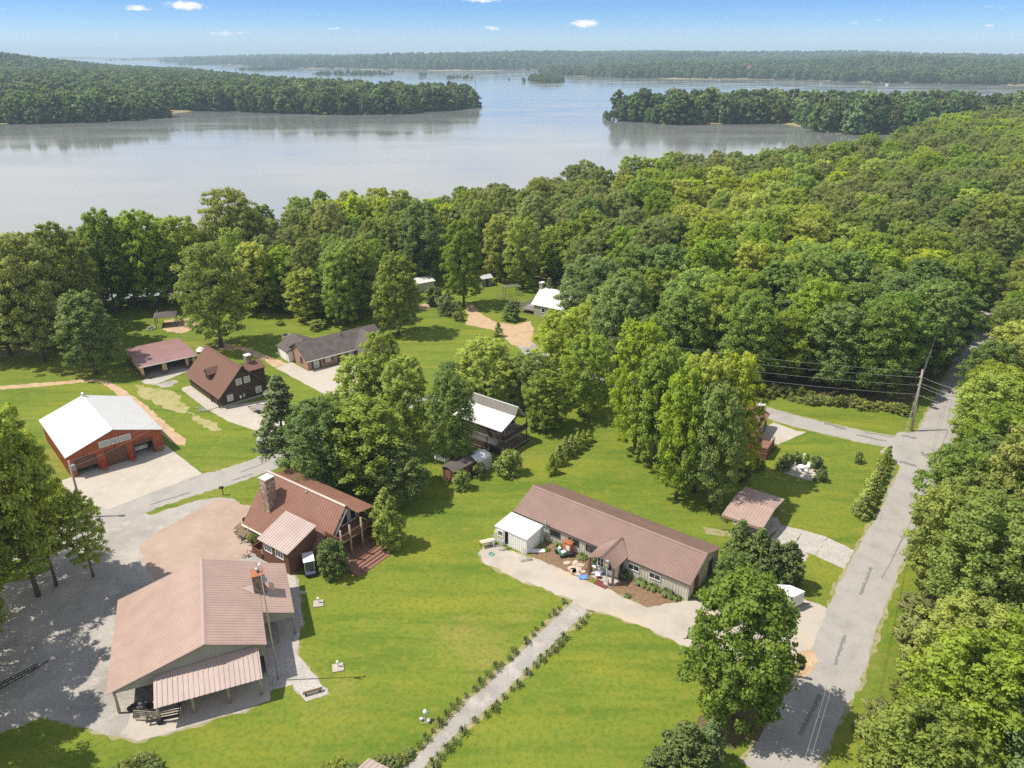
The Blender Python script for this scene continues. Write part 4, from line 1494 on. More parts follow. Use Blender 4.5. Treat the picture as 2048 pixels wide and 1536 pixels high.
def window(par, p, d, w, h, frame='trim_white', pane='glass_dark', mull=(1, 1), t=.08, name='window', shutters=None):
    """p is the middle of the window on the wall face"""
    M = facing(p, d)
    b = MB()
    for sx in (-1, 1):
        xb(b, M, (sx * (w / 2), -.03, 0), (t, .10, h + t))
    for sz in (-1, 1):
        xb(b, M, (0, -.03, sz * h / 2), (w - t, .096, t))
    for i in range(1, mull[0]):
        xb(b, M, (-w / 2 + w * i / mull[0], -.028, 0), (t * .6, .07, h - t))
    for i in range(1, mull[1]):
        xb(b, M, (0, -.027, -h / 2 + h * i / mull[1]), (w - t, .06, t * .6))
    f = b.build(name, frame, par)
    g = MB()
    xb(g, M, (0, -.005, 0), (w - t * .9, .03, h - t * .9))
    g.build('pane', pane, f)
    if shutters:
        for sx in (-1, 1):
            k = MB()
            xb(k, M, (sx * (w / 2 + .24), -.03, 0), (.36, .06, h + .1))
            k.build('shutter', shutters, par)
    return f


def door(par, p, d, w, h, m='trim_white', knob='steel', frame='trim_white', glazed=False):
    """p is the foot of the door on the wall face"""
    M = facing(p, d)
    b = MB()
    xb(b, M, (0, -.04, h / 2), (w, .06, h))
    o = b.build('door', m, par)
    k = MB()
    xb(k, M, (w * .38, -.10, h * .47), (.06, .08, .12))
    k.build('handle', knob, o)
    if glazed:
        g = MB()
        xb(g, M, (0, -.076, h * .62), (w * .6, .02, h * .5))
        g.build('pane', 'glass_dark', o)
    return o


def weld(o, d=.002):
    bm = bmesh.new()
    bm.from_mesh(o.data)
    bmesh.ops.remove_doubles(bm, verts=bm.verts, dist=d)
    bm.to_mesh(o.data)
    bm.free()
    return o


def ribwall(par, name, m, p, d, x0, x1, bot, top, pitch=.32, h=.035, w=.07, cuts=()):
    """upright ribbed sheet whose foot and head heights are functions of x (so gables and door openings are real holes)"""
    M = facing(p, d)
    k = max(2, int((x1 - x0) / pitch))
    prof = [(x0, 0.0)]
    for i in range(k):
        x = x0 + (x1 - x0) * (i + .5) / k
        prof += [(x - w, 0), (x - w * .45, -h), (x + w * .45, -h), (x + w, 0)]
    prof.append((x1, 0.0))
    for c in cuts:
        if x0 < c < x1:
            for a, b_ in zip(prof, prof[1:]):
                if a[0] < c < b_[0]:
                    t = (c - a[0]) / (b_[0] - a[0])
                    prof.append((c, a[1] + t * (b_[1] - a[1])))
                    break
            prof.sort()
    b = MB()
    for (xa, ya), (xb_, yb) in zip(prof, prof[1:]):
        if xb_ - xa < 1e-5:
            continue
        e = 1e-4
        za, zb, ta, tb = bot(xa + e), bot(xb_ - e), top(xa + e), top(xb_ - e)
        if ta - za < .01 and tb - zb < .01:
            continue
        b.add([M @ Vector(v) for v in ((xa, ya, za), (xb_, yb, zb), (xb_, yb, tb), (xa, ya, ta))], [(0, 1, 2, 3)])
    return weld(b.build(name, m, par))


def ridge_cap(par, a, b_, m='ridge_cap', w=.34):
    b = MB()
    a, b_ = Vector(a), Vector(b_)
    d = (b_ - a).normalized()
    s = Vector((-d.y, d.x, 0)) * w / 2
    dn = Vector((0, 0, -.10))
    up = Vector((0, 0, .05))
    b.add([a - s + dn + up, a + up, a + s + dn + up, b_ - s + dn + up, b_ + up, b_ + s + dn + up, a - s + dn, a + s + dn, b_ - s + dn, b_ + s + dn],
          [(0, 1, 4, 3), (1, 2, 5, 4), (0, 6, 7, 2, 1), (3, 4, 5, 9, 8), (0, 3, 8, 6), (2, 7, 9, 5), (6, 8, 9, 7)])
    return b.build('ridge_cap', m, par)


def railing(par, a, b_, z, h, m, solid=True, posts=None, name='railing', t=.05):
    a, b_ = Vector((*a, z)), Vector((*b_, z))
    b = MB()
    if solid:
        n = max(2, int((b_ - a).length / .28))
        dd = (b_ - a) / n
        nr = Vector((-dd.y, dd.x, 0)).normalized()
        M = None
        b.bar(a + Vector((0, 0, h * .5)), b_ + Vector((0, 0, h * .5)), t, h * .84)
        b.bar(a + Vector((0, 0, h * .97)), b_ + Vector((0, 0, h * .97)), t * 2.4, .09)
    else:
        b.bar(a + Vector((0, 0, h)), b_ + Vector((0, 0, h)), .09, .07)
        b.bar(a + Vector((0, 0, .15)), b_ + Vector((0, 0, .15)), .05, .05)
        n = max(2, int((b_ - a).length / .22))
        for i in range(n + 1):
            p = a.lerp(b_, i / n)
            b.bar(p, p + Vector((0, 0, h)), .05)
    o = b.build(name, m, par)
    return o


def posts(par, pts, z0, z1, r, m, name='post', sq=False):
    o = []
    for x, y in pts:
        b = MB()
        if sq:
            b.box((x, y, (z0 + z1) / 2), (r * 2, r * 2, z1 - z0))
        else:
            b.tube([(x, y, z0), (x + .02, y - .01, (z0 + z1) / 2), (x, y, z1)], [r * 1.1, r, r * .9], 8)
        o.append(b.build(name, m, par, smooth=not sq))
    return o


def chimney(par, x0, x1, y0, y1, z0, z1, m, cap, capo=.08, capt=.12, flue=None):
    b = MB()
    b.box(((x0 + x1) / 2, (y0 + y1) / 2, (z0 + z1) / 2), (x1 - x0, y1 - y0, z1 - z0))
    c = b.build('chimney', m, par)
    b = MB()
    b.box(((x0 + x1) / 2, (y0 + y1) / 2, z1 + capt / 2), (x1 - x0 + 2 * capo, y1 - y0 + 2 * capo, capt))
    b.build('chimney_cap', cap, c)
    if flue:
        b = MB()
        b.lathe([(.10, 0), (.10, .25), (.22, .27), (.25, .36), (.2, .48), (.08, .54)], ((x0 + x1) / 2, (y0 + y1) / 2, z1 + capt), 12)
        b.build('flue_cap', flue, c, smooth=True)
    return c


def lin(x0, z0, x1, z1):
    return lambda x: z0 + (z1 - z0) * (x - x0) / (x1 - x0)


# ================================================================ mauve barn with porch (nearest)
def barn():
    t = thing('barn', 'large mauve metal-roofed barn with open lean-to porch beside the gravel yard', 'barn', (-35.16, 49.26, 0), R(21.6))
    D, xr, zr, xe, ze, zl = 12.8, 8.1, 5.7, 13.27, 3.95, 3.0
    b = MB().ribs([(-.35, -.3, zl - .12), (-.35, D + .3, zl - .12), (xr, D + .3, zr), (xr, -.3, zr)], .40, .04, .08)
    b.build('roof', 'mauve_metal', t)
    b = MB().ribs([(xr, -.3, zr), (xr, D + .3, zr), (xe, D + .3, ze), (xe, -.3, ze)], .40, .04, .08)
    b.build('roof', 'mauve_metal', t)
    ridge_cap(t, (xr, -.32, zr + .02), (xr, D + .32, zr + .02), w=.4)
    b = MB().ribs([(xe + .02, 4.4, ze - .03), (xe + .02, D + .1, ze - .03), (16.2, D + .1, 2.98), (16.2, 4.4, 2.98)], .40, .04, .08)
    b.build('porch_roof', 'mauve_metal', t)
    b = MB().ribs([(3.5, .12, 3.32), (12.5, .12, 3.78), (12.5, -2.95, 2.55), (3.5, -2.95, 2.42)], .42, .05, .09)
    b.build('lean_to_roof', 'pale_mauve_metal', t)
    top = lambda x: min(lin(-.35, zl - .12, xr, zr)(x), lin(xr, zr, xe, ze)(x)) - .1
    ribwall(t, 'gable_wall', 'grey_siding', (0, .25, 0), '-y', .2, 12.9, lambda x: 2.35 if x < 3.6 else 2.3, top, .3)
    b = MB().box((12.9, 6.6, 1.9), (.15, 12.4, 3.8))
    b.build('wall', 'grey_siding', t)
    ribwall(t, 'wall', 'grey_siding', (0, D - .2, 0), '-y', .2, 12.9, lambda x: 0, top, .3)
    MB().box((.2, 9.3, 1.3), (.15, 6.8, 2.6)).build('wall', 'grey_siding', t)
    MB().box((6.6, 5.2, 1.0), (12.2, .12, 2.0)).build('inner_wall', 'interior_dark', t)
    ribwall(t, 'porch_gable', 'grey_siding', (0, 4.6, 0), '-y', 13.0, 16.05, lambda x: 2.35, lambda x: lin(13.27, 3.8, 16.2, 2.85)(x), .3)
    posts(t, [(3.6, -2.15), (6.42, -2.15), (9.4, -2.15), (12.2, -2.15)], 0, 2.55, .13, 'log_post')
    posts(t, [(.15, .3)], 0, 2.8, .12, 'log_post')
    posts(t, [(16.0, 4.8), (16.0, 8.6), (16.0, 12.4)], 0, 2.85, .11, 'log_post')
    MB().bar((3.4, -2.2, 2.42), (12.5, -2.2, 2.48), .12, .18).build('beam', 'log_post', t)
    chimney(t, 12.75, 13.95, 7.4, 8.7, 3.4, 6.05, 'dark_stone', 'orange_metal', .06, .10, 'steel')
    MB().add([(12.75, 7.3, 4.16), (12.75, 8.8, 4.16), (11.6, 8.05, 4.60), (12.75, 8.05, 4.75)], [(0, 2, 3), (2, 1, 3), (0, 3, 1), (0, 1, 2)]).build('flashing', 'pale_mauve_metal', t)
    b = MB()
    for i in range(6):      # slatted gate under the lean-to
        b.bar((1.6, -1.2 + .02 * i, .2 + .19 * i), (3.5, -2.1, .2 + .19 * i), .04, .08)
    for x, y in ((1.6, -1.2), (2.5, -1.62), (3.45, -2.08)):
        b.bar((x, y, 0), (x, y, 1.25), .07)
    b.build('slatted_gate', 'log_post', t)
    MB().box((13.35, 9.0, 1.0), (.10, .9, 2.0)).build('door', 'white_siding', t)
    # bench under the porch roof and a storage cabinet
    return t


barn()

# ================================================================ A-frame house
def aframe():
    t = thing('a_frame_house', 'steep A-frame house with rust-brown metal roof, stone chimney and front balcony', 'house', (-30.7, 81.8, 0), R(-35.1))
    zr, ye, ze = 6.15, -4.65, .62
    zl = lambda y: zr + (zr - ze) / (-ye) * y
    b = MB()
    b.ribs([(-.1, 0, zr), (14.0, 0, zr), (14.0, -2.35, zl(-2.35)), (-.1, -2.35, zl(-2.35))], .40, .04, .08)
    b.build('roof', 'rust_metal', t)
    b = MB()
    b.ribs([(-.1, -2.36, zl(-2.36)), (12.95, -2.36, zl(-2.36)), (12.95, ye, ze), (-.1, ye, ze)], .40, .04, .08)
    b.build('roof', 'rust_metal', t)
    b = MB().ribs([(-.1, 0.01, zr), (14.0, 0.01, zr), (14.0, .75, 5.28), (-.1, .75, 5.28)], .40, .04, .08)
    b.build('roof', 'rust_metal', t)
    b = MB().ribs([(-.1, .72, 5.30), (15.2, .72, 5.30), (15.2, 3.3, 4.80), (-.1, 3.3, 4.80)], .40, .04, .08)
    b.build('porch_roof', 'rust_metal', t)
    ridge_cap(t, (-.1, 0, zr + .03), (14.0, 0, zr + .03), 'pale_mauve_metal', .36)
    MB().bar((-.1, ye - .03, ze - .02), (12.95, ye - .03, ze - .02), .10, .22).build('eave_trim', 'trim_white', t)
    # gable ends
    b = MB()
    b.prism([(-4.5, .0), (2.9, .0), (2.9, 4.7), (.75, 5.1), (0, 5.95), (-4.4, .75)], 'x', .1, .25)
    b.build('gable_wall', 'board_brown', t)
    MB().prism([(-3.9, .6), (2.9, .6), (2.9, 2.5), (-2.35, 2.5)], 'x', 12.6, 12.75).build('lower_wall', 'cream_siding', t)
    MB().prism([(-2.5, 2.6), (2.9, 2.6), (2.9, 4.7), (.75, 5.1), (0, 5.95)], 'x', 12.6, 12.75).build('gable_wall', 'cream_siding', t)
    MB().box((6.5, 2.95, 2.35), (12.4, .15, 4.7)).build('wall', 'board_brown', t)
    for y, z, w_, h_ in ((-1.0, 3.5, .9, 1.3), (.6, 3.6, 1.0, 1.6), (2.0, 3.6, .9, 1.6)):
        window(t, (12.75, y, z), '+x', w_, h_, 'trim_white', 'glass_dark', (1, 1))
    for y in (-1.6, .2):
        window(t, (12.75, y, 1.6), '+x', 1.0, 1.3, 'trim_white', 'glass_dark', (2, 1))
    door(t, (12.75, 1.8, .62), '+x', .95, 2.0, 'trim_white', glazed=True)
    for q in (((12.8, -2.3, 3.2), (12.8, 0, 5.85)), ((12.8, .7, 5.0), (12.8, 0, 5.85))):
        pass
    # balcony, posts, porch deck, steps
    MB().box((13.95, .25, 2.52), (2.5, 5.4, .16)).build('balcony_floor', 'deck_boards', t)
    railing(t, (15.2, -2.45), (15.2, 2.95), 2.6, .92, 'board_brown')
    railing(t, (12.8, -2.47), (15.14, -2.47), 2.6, .92, 'board_brown')
    railing(t, (12.8, 2.97), (15.14, 2.97), 2.6, .92, 'board_brown')
    posts(t, [(15.32, -2.3), (15.32, -.9), (15.32, .9), (15.32, 2.9)], .6, 4.75 - .2, .13, 'log_post')
    MB().bar((14.0, .1, 5.6), (14.0, -2.2, 2.9), .10, .16).build('barge_board', 'trim_white', t)
    MB().bar((13.9, -.95, 2.7), (13.9, -.95, 4.6), .14).build('brace', 'board_brown', t)
    MB().box((14.75, .35, .52), (4.0, 6.2, .16)).build('porch_deck', 'deck_boards', t)
    MB().box((14.75, .35, .22), (3.9, 6.1, .44)).build('deck_skirt', 'board_brown', t)
    for i in range(4):
        zt = .47 - .13 * i
        b = MB().box((16.98 + .46 * i, .15 - .02 * i, zt / 2), (.47, 6.4, zt))
        b.build('step', 'deck_boards', t)
    MB().box((16.45, -2.95, .22), (1.0, .5, .44)).build('step', 'deck_boards', t)
    railing(t, (15.4, 3.42), (13.0, 3.42), .6, .95, 'board_brown')
    railing(t, (15.45, 1.0), (15.45, 3.4), .6, .95, 'board_brown')
    # side dormer with its own flat metal roof
    b = MB().ribs([(6.9, -3.05, 4.45), (12.25, -3.05, 4.45), (12.3, -7.55, 3.1), (7.05, -7.55, 3.1)], .40, .05, .09)
    b.build('dormer_roof', 'pale_mauve_metal', t)
    b = MB()
    b.prism([(-7.25, 0), (-1.9, 0), (-3.2, 2.6), (-3.1, 4.28), (-7.25, 3.05)], 'x', 7.35, 12.0)
    d = b.build('dormer_wall', 'board_brown', t)
    window(d, (8.55, -7.25, 2.25), '-y', 1.3, .95, 'trim_white', 'glass_dark', (3, 1))
    window(d, (10.55, -7.25, 2.25), '-y', 1.3, .95, 'trim_white', 'glass_dark', (3, 1))
    # entry landing left of the dormer
    MB().box((6.4, -6.3, .5), (1.7, 2.2, .14)).build('landing', 'deck_boards', t)
    railing(t, (5.6, -7.4), (7.2, -7.4), .5, .85, 'board_brown')
    railing(t, (5.55, -5.4), (5.55, -7.35), .5, .85, 'board_brown')
    for i in range(3):
        MB().box((5.25 - .3 * i, -6.3, (.42 - .14 * i) / 2), (.3, 1.6, .42 - .14 * i)).build('step', 'deck_boards', t)
    railing(t, (-.25, -2.6), (-.25, -4.4), .3, 1.0, 'board_brown')
    chimney(t, 2.25, 3.5, -2.95, -1.6, 1.6, 7.25, 'field_stone', 'grey_white_metal', .05, .08)
    b = MB().lathe([(.09, 0), (.09, .22), (.14, .24), (.05, .3)], (7.6, -.35, zl(-.35)), 8)
    b.build('roof_vent', 'pale_mauve_metal', t)


aframe()

# ================================================================ long metal building
def longhouse():
    t = thing('metal_building', 'long low cream building with brown metal roof and a gabled entry porch', 'building', (0.38, 78.55, 0), R(-37.1))
    Ln, W, he, hr = 23.2, 8.05, 2.3, 3.92
    y2 = W / 2
    MB().ribs([(-.2, -.14, he - .03), (Ln + .2, -.14, he - .03), (Ln + .2, y2, hr), (-.2, y2, hr)], .30, .028, .07).build('roof', 'brown_metal', t)
    MB().ribs([(-.2, W + .3, he - .1), (Ln + .2, W + .3, he - .1), (Ln + .2, y2, hr), (-.2, y2, hr)], .30, .028, .07).build('roof', 'brown_metal', t)
    ridge_cap(t, (-.2, y2, hr + .03), (Ln + .2, y2, hr + .03), 'brown_metal', .45)
    MB().bar((-.2, -.17, he - .07), (Ln + .2, -.17, he - .07), .05, .10).build('eave_trim', 'trim_dark', t)
    ribwall(t, 'wall', 'cream_siding', (0, .06, 0), '-y', 0, Ln, lambda x: 0, lambda x: he - .04, .34)
    ribwall(t, 'wall', 'cream_siding', (0, W - .12, 0), '+y', -Ln, 0, lambda x: 0, lambda x: he + .02, .34)
    gt = lambda y: he + (hr - he) * (1 - abs(y - y2) / y2) - .02
    ribwall(t, 'gable_wall', 'cream_siding', (Ln - .05, 0, 0), '+x', .12, W - .12, lambda y: 0, gt, .34)
    ribwall(t, 'gable_wall', 'cream_siding', (.05, W, 0), '-x', .12, W - .12, lambda y: 0, lambda y: gt(W - y), .34)
    for x in (6.0, 8.6, 11.0, 16.6, 19.2):
        window(t, (x, .03, 1.42), '-y', 1.35, .72, 'trim_white' if x > 16 else 'trim_dark', 'glass_dark', (2, 1), .06)
    door(t, (Ln, 2.0, 0), '+x', .9, 2.0, 'wainscot_brown')
    door(t, (Ln, 5.7, 0), '+x', 1.0, 2.0, 'trim_dark')
    # entry porch
    pr, pe, xl, xr = 3.35, 2.42, 12.15, 15.75
    xm = (xl + xr) / 2
    MB().ribs([(xl, -2.75, pe), (xl, .25, pe), (xm, 1.85, pr), (xm, -2.75, pr)], .30, .028, .07).build('porch_roof', 'brown_metal', t)
    MB().ribs([(xr, -2.75, pe), (xr, .25, pe), (xm, 1.85, pr), (xm, -2.75, pr)], .30, .028, .07).build('porch_roof', 'brown_metal', t)
    ridge_cap(t, (xm, -2.77, pr + .03), (xm, 1.8, pr + .03), 'brown_metal', .36)
    MB().prism([(xl + .3, pe - .02), (xr - .3, pe - .02), (xm, pr - .12)], 'y', -1.35, -1.25).build('porch_gable', 'cream_siding', t)
    MB().prism([(xl + .55, 0), (xr - .4, 0), (xr - .4, pe), (xl + .55, pe)], 'y', -1.28, .1).build('vestibule', 'cream_siding', t)
    window(t, (13.1, -1.28, 1.35), '-y', .8, 1.2, 'trim_white', 'glass_dark', (2, 2))
    door(t, (14.3, -1.28, .05), '-y', .95, 2.0, 'trim_white', glazed=True)
    window(t, (xr - .4, -.6, 1.45), '+x', .6, .9, 'trim_dark', 'glass_dark')
    posts(t, [(xl + .3, -2.6), (xr - .3, -2.6)], 0, pe + .05, .10, 'wainscot_brown', sq=True)
    MB().box((xm, -2.0, .05), (3.4, 1.4, .10)).build('porch_slab', 'grey_concrete', t)


longhouse()


def leanshed():
    t = thing('lean_to_shed', 'white flat-roofed shed with open doorway against the end of the long building', 'shed', (0.38, 78.55, 0), R(-37.1))
    x0, x1, y0 = -.15, 4.5, -3.75
    MB().ribs([(x0 - .1, y0 - .12, 2.12), (x1 + .1, y0 - .12, 2.12), (x1 + .1, -.42, 2.30), (x0 - .1, -.42, 2.30)], .6, .02, .05).build('roof', 'white_metal', t)
    op = lambda x: 2.05 if (1.25 < x < 1.75) else (.0)
    ribwall(t, 'wall', 'white_siding', (0, y0, 0), '-y', x0, x1, lambda x: 2.0 if 1.3 < x < 1.8 else 0, lambda x: 2.08, .3, cuts=(1.3, 1.8))
    ribwall(t, 'wall', 'white_siding', (x1, y0, 0), '+x', 0, 3.4, lambda y: 0, lambda y: 2.08 + y * .05, .3)
    ribwall(t, 'wall', 'white_siding', (x0, -.4, 0), '-x', 0, 3.35, lambda y: 0, lambda y: 2.24 - y * .05, .3)
    MB().box((2.2, -.35, 1.0), (4.5, .08, 2.0)).build('back_wall', 'interior_dark', t)
    MB().box((2.2, -2.0, .03), (4.6, 3.4, .05)).build('floor_slab', 'grey_concrete', t)
    window(t, (.65, y0 - .03, 1.4), '-y', .7, .7, 'trim_white', 'glass_dark')


leanshed()

# ================================================================ red garage with white roof
def redgarage():
    t = thing('red_garage', 'red metal garage with white roof and three doors facing a concrete apron', 'garage', (-61.2, 90.3, 0), R(41.5))
    Wd, D, he, hr = 12.45, 15.0, 3.45, 5.55
    xm = Wd / 2
    for s, x in ((-1, -.3), (1, Wd + .3)):
        MB().ribs([(x, -.35, he - .1), (x, D + .3, he - .1), (xm, D + .3, hr), (xm, -.35, hr)], .45, .035, .07).build('roof', 'white_metal', t)
    ridge_cap(t, (xm, -.37, hr + .03), (xm, D + .32, hr + .03), 'white_metal', .45)
    top = lambda x: he + (hr - he) * (1 - abs(x - xm) / xm) - .1
    doors = [(.85, 3.45), (4.75, 7.45), (8.45, 11.05)]
    ribwall(t, 'front_wall', 'red_siding', (0, 0, 0), '-y', 0, Wd, lambda x: 2.45 if any(a < x < b for a, b in doors) else 0, top, .33, .05, .08,
            cuts=[c for d in doors for c in d])
    ribwall(t, 'wall', 'red_siding', (Wd, 0, 0), '+x', 0, D, lambda x: 0, lambda x: he - .1, .33, .05, .08)
    ribwall(t, 'wall', 'red_siding', (0, D, 0), '-x', 0, D, lambda x: 0, lambda x: he - .1, .33, .05, .08)
    ribwall(t, 'back_wall', 'red_siding', (Wd, D, 0), '+y', 0, Wd, lambda x: 0, top, .33, .05, .08)
    MB().box((xm, 7.4, .03), (Wd - .2, D - .3, .05)).build('floor_slab', 'grey_concrete', t)
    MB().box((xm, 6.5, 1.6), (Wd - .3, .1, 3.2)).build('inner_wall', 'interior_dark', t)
    for i, (a, b_) in enumerate(doors):
        b = MB()
        for x in (a - .04, b_ + .04):
            b.box((x, -.05, 1.25), (.10, .12, 2.5))
        b.box(((a + b_) / 2, -.05, 2.53), (b_ - a + .18, .118, .10))
        b.build('door_frame', 'wainscot_brown', t)
        z0 = (.95, 0.0, 2.0)[i]
        d = thing('x', '', '') if False else None
        sec = MB()
        n = max(1, int((2.45 - z0) / .48))
        o = None
        for k in range(n):
            q = MB().box(((a + b_) / 2, .05, z0 + (k + .5) * (2.45 - z0) / n), (b_ - a - .02, .06, (2.45 - z0) / n - .025))
            if o is None:
                o = q.build('overhead_door', 'wainscot_brown', t)
            else:
                q.build('door_panel', 'wainscot_brown', o)
        l = MB().tube([((a + b_) / 2, -.05, 2.78), ((a + b_) / 2, -.38, 2.86), ((a + b_) / 2, -.42, 2.72)], .03, 6)
        l.lathe([(.05, 0), (.17, -.12), (.18, -.16)], ((a + b_) / 2, -.42, 2.72), 10)
        l.build('barn_lamp', 'wainscot_brown', t)
    window(t, (xm - 1.35, -.07, 3.72), '-y', 1.45, .85, 'trim_white', 'glass_pale')
    window(t, (xm + 1.35, -.07, 3.72), '-y', 1.45, .85, 'trim_white', 'glass_pale')
    window(t, (xm, -.07, 3.72), '-y', .85, .85, 'trim_white', 'glass_pale')
    MB().lathe([(.22, 0), (.22, .35), (.34, .38), (.3, .55), (.1, .66)], (xm, D - .3, hr), 10).build('roof_vent', 'steel', t)
    MB().box((Wd + .2, 5.8, 2.2), (.5, .7, .5)).build('wall_unit', 'white_paint', t)


redgarage()

# ================================================================ tan open-front garage
def tangarage():
    t = thing('open_garage', 'tan pole garage with plum metal roof and two dark open bays', 'garage', (-67.13, 125.2, 0), R(37.5))
    Ln, W, he = 9.5, 11.2, 2.3
    MB().ribs([(-.25, -.4, he), (Ln + .25, -.4, he), (Ln + .25, 3.6, he + .55), (-.25, 3.6, he + .55)], .30, .028, .07).build('roof', 'plum_metal', t)
    MB().ribs([(-.25, W + .3, he), (Ln + .25, W + .3, he), (Ln + .25, 3.6, he + .56), (-.25, 3.6, he + .56)], .30, .028, .07).build('roof', 'plum_metal', t)
    MB().bar((-.25, -.42, he - .04), (Ln + .25, -.42, he - .04), .06, .16).build('eave_trim', 'trim_white', t)
    MB().box((0, W / 2, .5), (.16, W - .1, 1.0)).build('wainscot', 'wainscot_brown', t)
    ribwall(t, 'wall', 'tan_siding', (0, W, 0), '-x', 0, W, lambda y: 1.0, lambda y: he + .05, .34)
    ribwall(t, 'wall', 'tan_siding', (Ln, 0, 0), '+x', 0, W, lambda y: 0, lambda y: he + .05, .34)
    MB().box((Ln / 2, W - .1, 1.15), (Ln, .12, 2.3)).build('back_wall', 'tan_siding', t)
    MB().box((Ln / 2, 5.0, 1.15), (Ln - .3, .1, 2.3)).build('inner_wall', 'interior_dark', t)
    MB().box((Ln / 2, 3.0, .03), (Ln, 6.0, .06)).build('floor_slab', 'grey_concrete', t)
    for x, w_ in ((.22, .45), (4.0, .8), (8.0, .5), (9.25, .5)):
        MB().box((x, 0, 1.5), (w_, .16, 1.6)).build('pier', 'tan_siding', t)
        MB().box((x, 0, .35), (w_ + .04, .2, .7)).build('pier_foot', 'wainscot_brown', t)
    MB().box((8.65, .03, 1.55), (.9, .1, .5)).build('half_door', 'wainscot_brown', t)
    window(t, (-.06, 7.4, 1.55), '-x', .5, .5, 'trim_dark', 'glass_dark')


tangarage()

# ================================================================ dark brown cabin
def cabin():
    t = thing('log_cabin', 'dark brown log cabin with steep brown shingle roof and white windows', 'house', (-48.3, 112.88, 0), R(43.5))
    W, D, he, hr = 8.1, 13.2, 2.35, 6.35
    xm = W / 2
    k = (hr - he) / xm
    b = MB().slab([(-.55, -.45, he - .55 * k), (xm, -.45, hr), (xm, D + .4, hr), (-.55, D + .4, he - .55 * k)], .16)
    b.build('roof', 'brown_shingle', t)
    b = MB().slab([(W + .6, -.45, he - .6 * k), (xm + .01, -.45, hr - .01), (xm + .01, D + .4, hr - .01), (W + .6, D + .4, he - .6 * k)], .16)
    b.build('roof', 'brown_shingle', t)
    ridge_cap(t, (xm, -.46, hr + .02), (xm, D + .4, hr + .02), 'brown_shingle', .4)
    for y in (.0, D - .12):
        b = MB().prism([(0, 0), (W, 0), (W, he - .1), (xm, hr - .25), (0, he - .1)], 'y', y, y + .12)
        b.build('gable_wall', 'log_brown', t)
    for x in (.0, W - .12):
        MB().box((x + .06, D / 2, he / 2 - .05), (.12, D - .24, he - .1)).build('wall', 'log_brown', t)
    MB().box((W / 2, .0, .15), (W + .1, .3, .3)).build('foundation', 'grey_concrete', t)
    for sx, xe in ((-1, -.55), (1, W + .6)):
        MB().bar((xm, -.48, hr - .1), (xe, -.48, he - abs(xe - (0 if sx < 0 else W)) * k - .12), .06, .2).build('barge_board', 'trim_dark', t)
    for x, z in ((3.4, 3.75), (4.85, 3.75), (1.55, 1.35), (6.6, 1.35)):
        window(t, (x, -.02, z), '-y', .95, 1.05, 'trim_white', 'glass_pale', (1, 2), .07)
    MB().box((3.9, -.12, 1.15), (.35, .2, .6)).build('meter_box', 'grey_paint', t)
    MB().box((3.3, -.1, 1.0), (.3, .16, .5)).build('meter_box', 'white_paint', t)
    door(t, (-.02, 2.0, .1), '-x', .95, 2.0, 'trim_dark')
    # side dormer on the left slope
    dz = 5.1
    b = MB().slab([(.45, 5.1, 4.2), (.45, 6.1, dz), (xm - 1.2, 6.1, dz), (1.9, 5.1, 4.2)], .1)
    b.build('dormer_roof', 'brown_shingle', t)
    b = MB().slab([(.45, 7.1, 4.2), (.45, 6.1, dz - .005), (xm - 1.2, 6.1, dz - .005), (1.9, 7.1, 4.2)], .1)
    b.build('dormer_roof', 'brown_shingle', t)
    b = MB().prism([(5.3, 3.0), (6.9, 3.0), (6.9, 4.25), (6.1, 4.95), (5.3, 4.25)], 'x', .7, 2.0)
    d = b.build('dormer_wall', 'log_brown', t)
    window(d, (.7, 6.1, 3.75), '-x', .7, .8, 'trim_dark', 'glass_dark')
    # wing on the right with the stone chimney
    MB().box((9.2, 7.0, 1.5), (2.3, 4.0, 3.0)).build('wing_wall', 'log_brown', t)
    MB().slab([(7.2, 4.7, 3.0), (10.6, 4.7, 3.0), (10.6, 7.0, 3.9), (7.2, 7.0, 3.9)], .12).build('wing_roof', 'brown_shingle', t)
    MB().slab([(7.2, 9.3, 3.0), (10.6, 9.3, 3.0), (10.6, 7.01, 3.9), (7.2, 7.01, 3.9)], .12).build('wing_roof', 'brown_shingle', t)
    chimney(t, 8.0, 9.0, 6.6, 7.6, 3.2, 5.1, 'field_stone', 'white_paint', .05, .1)
    posts(t, [(-.35, .2), (-.35, 3.2)], 0, 1.9, .09, 'log_brown', sq=True)
    MB().box((-1.0, 6.6, .06), (1.5, 12, .10)).build('side_walk', 'concrete', t)


cabin()

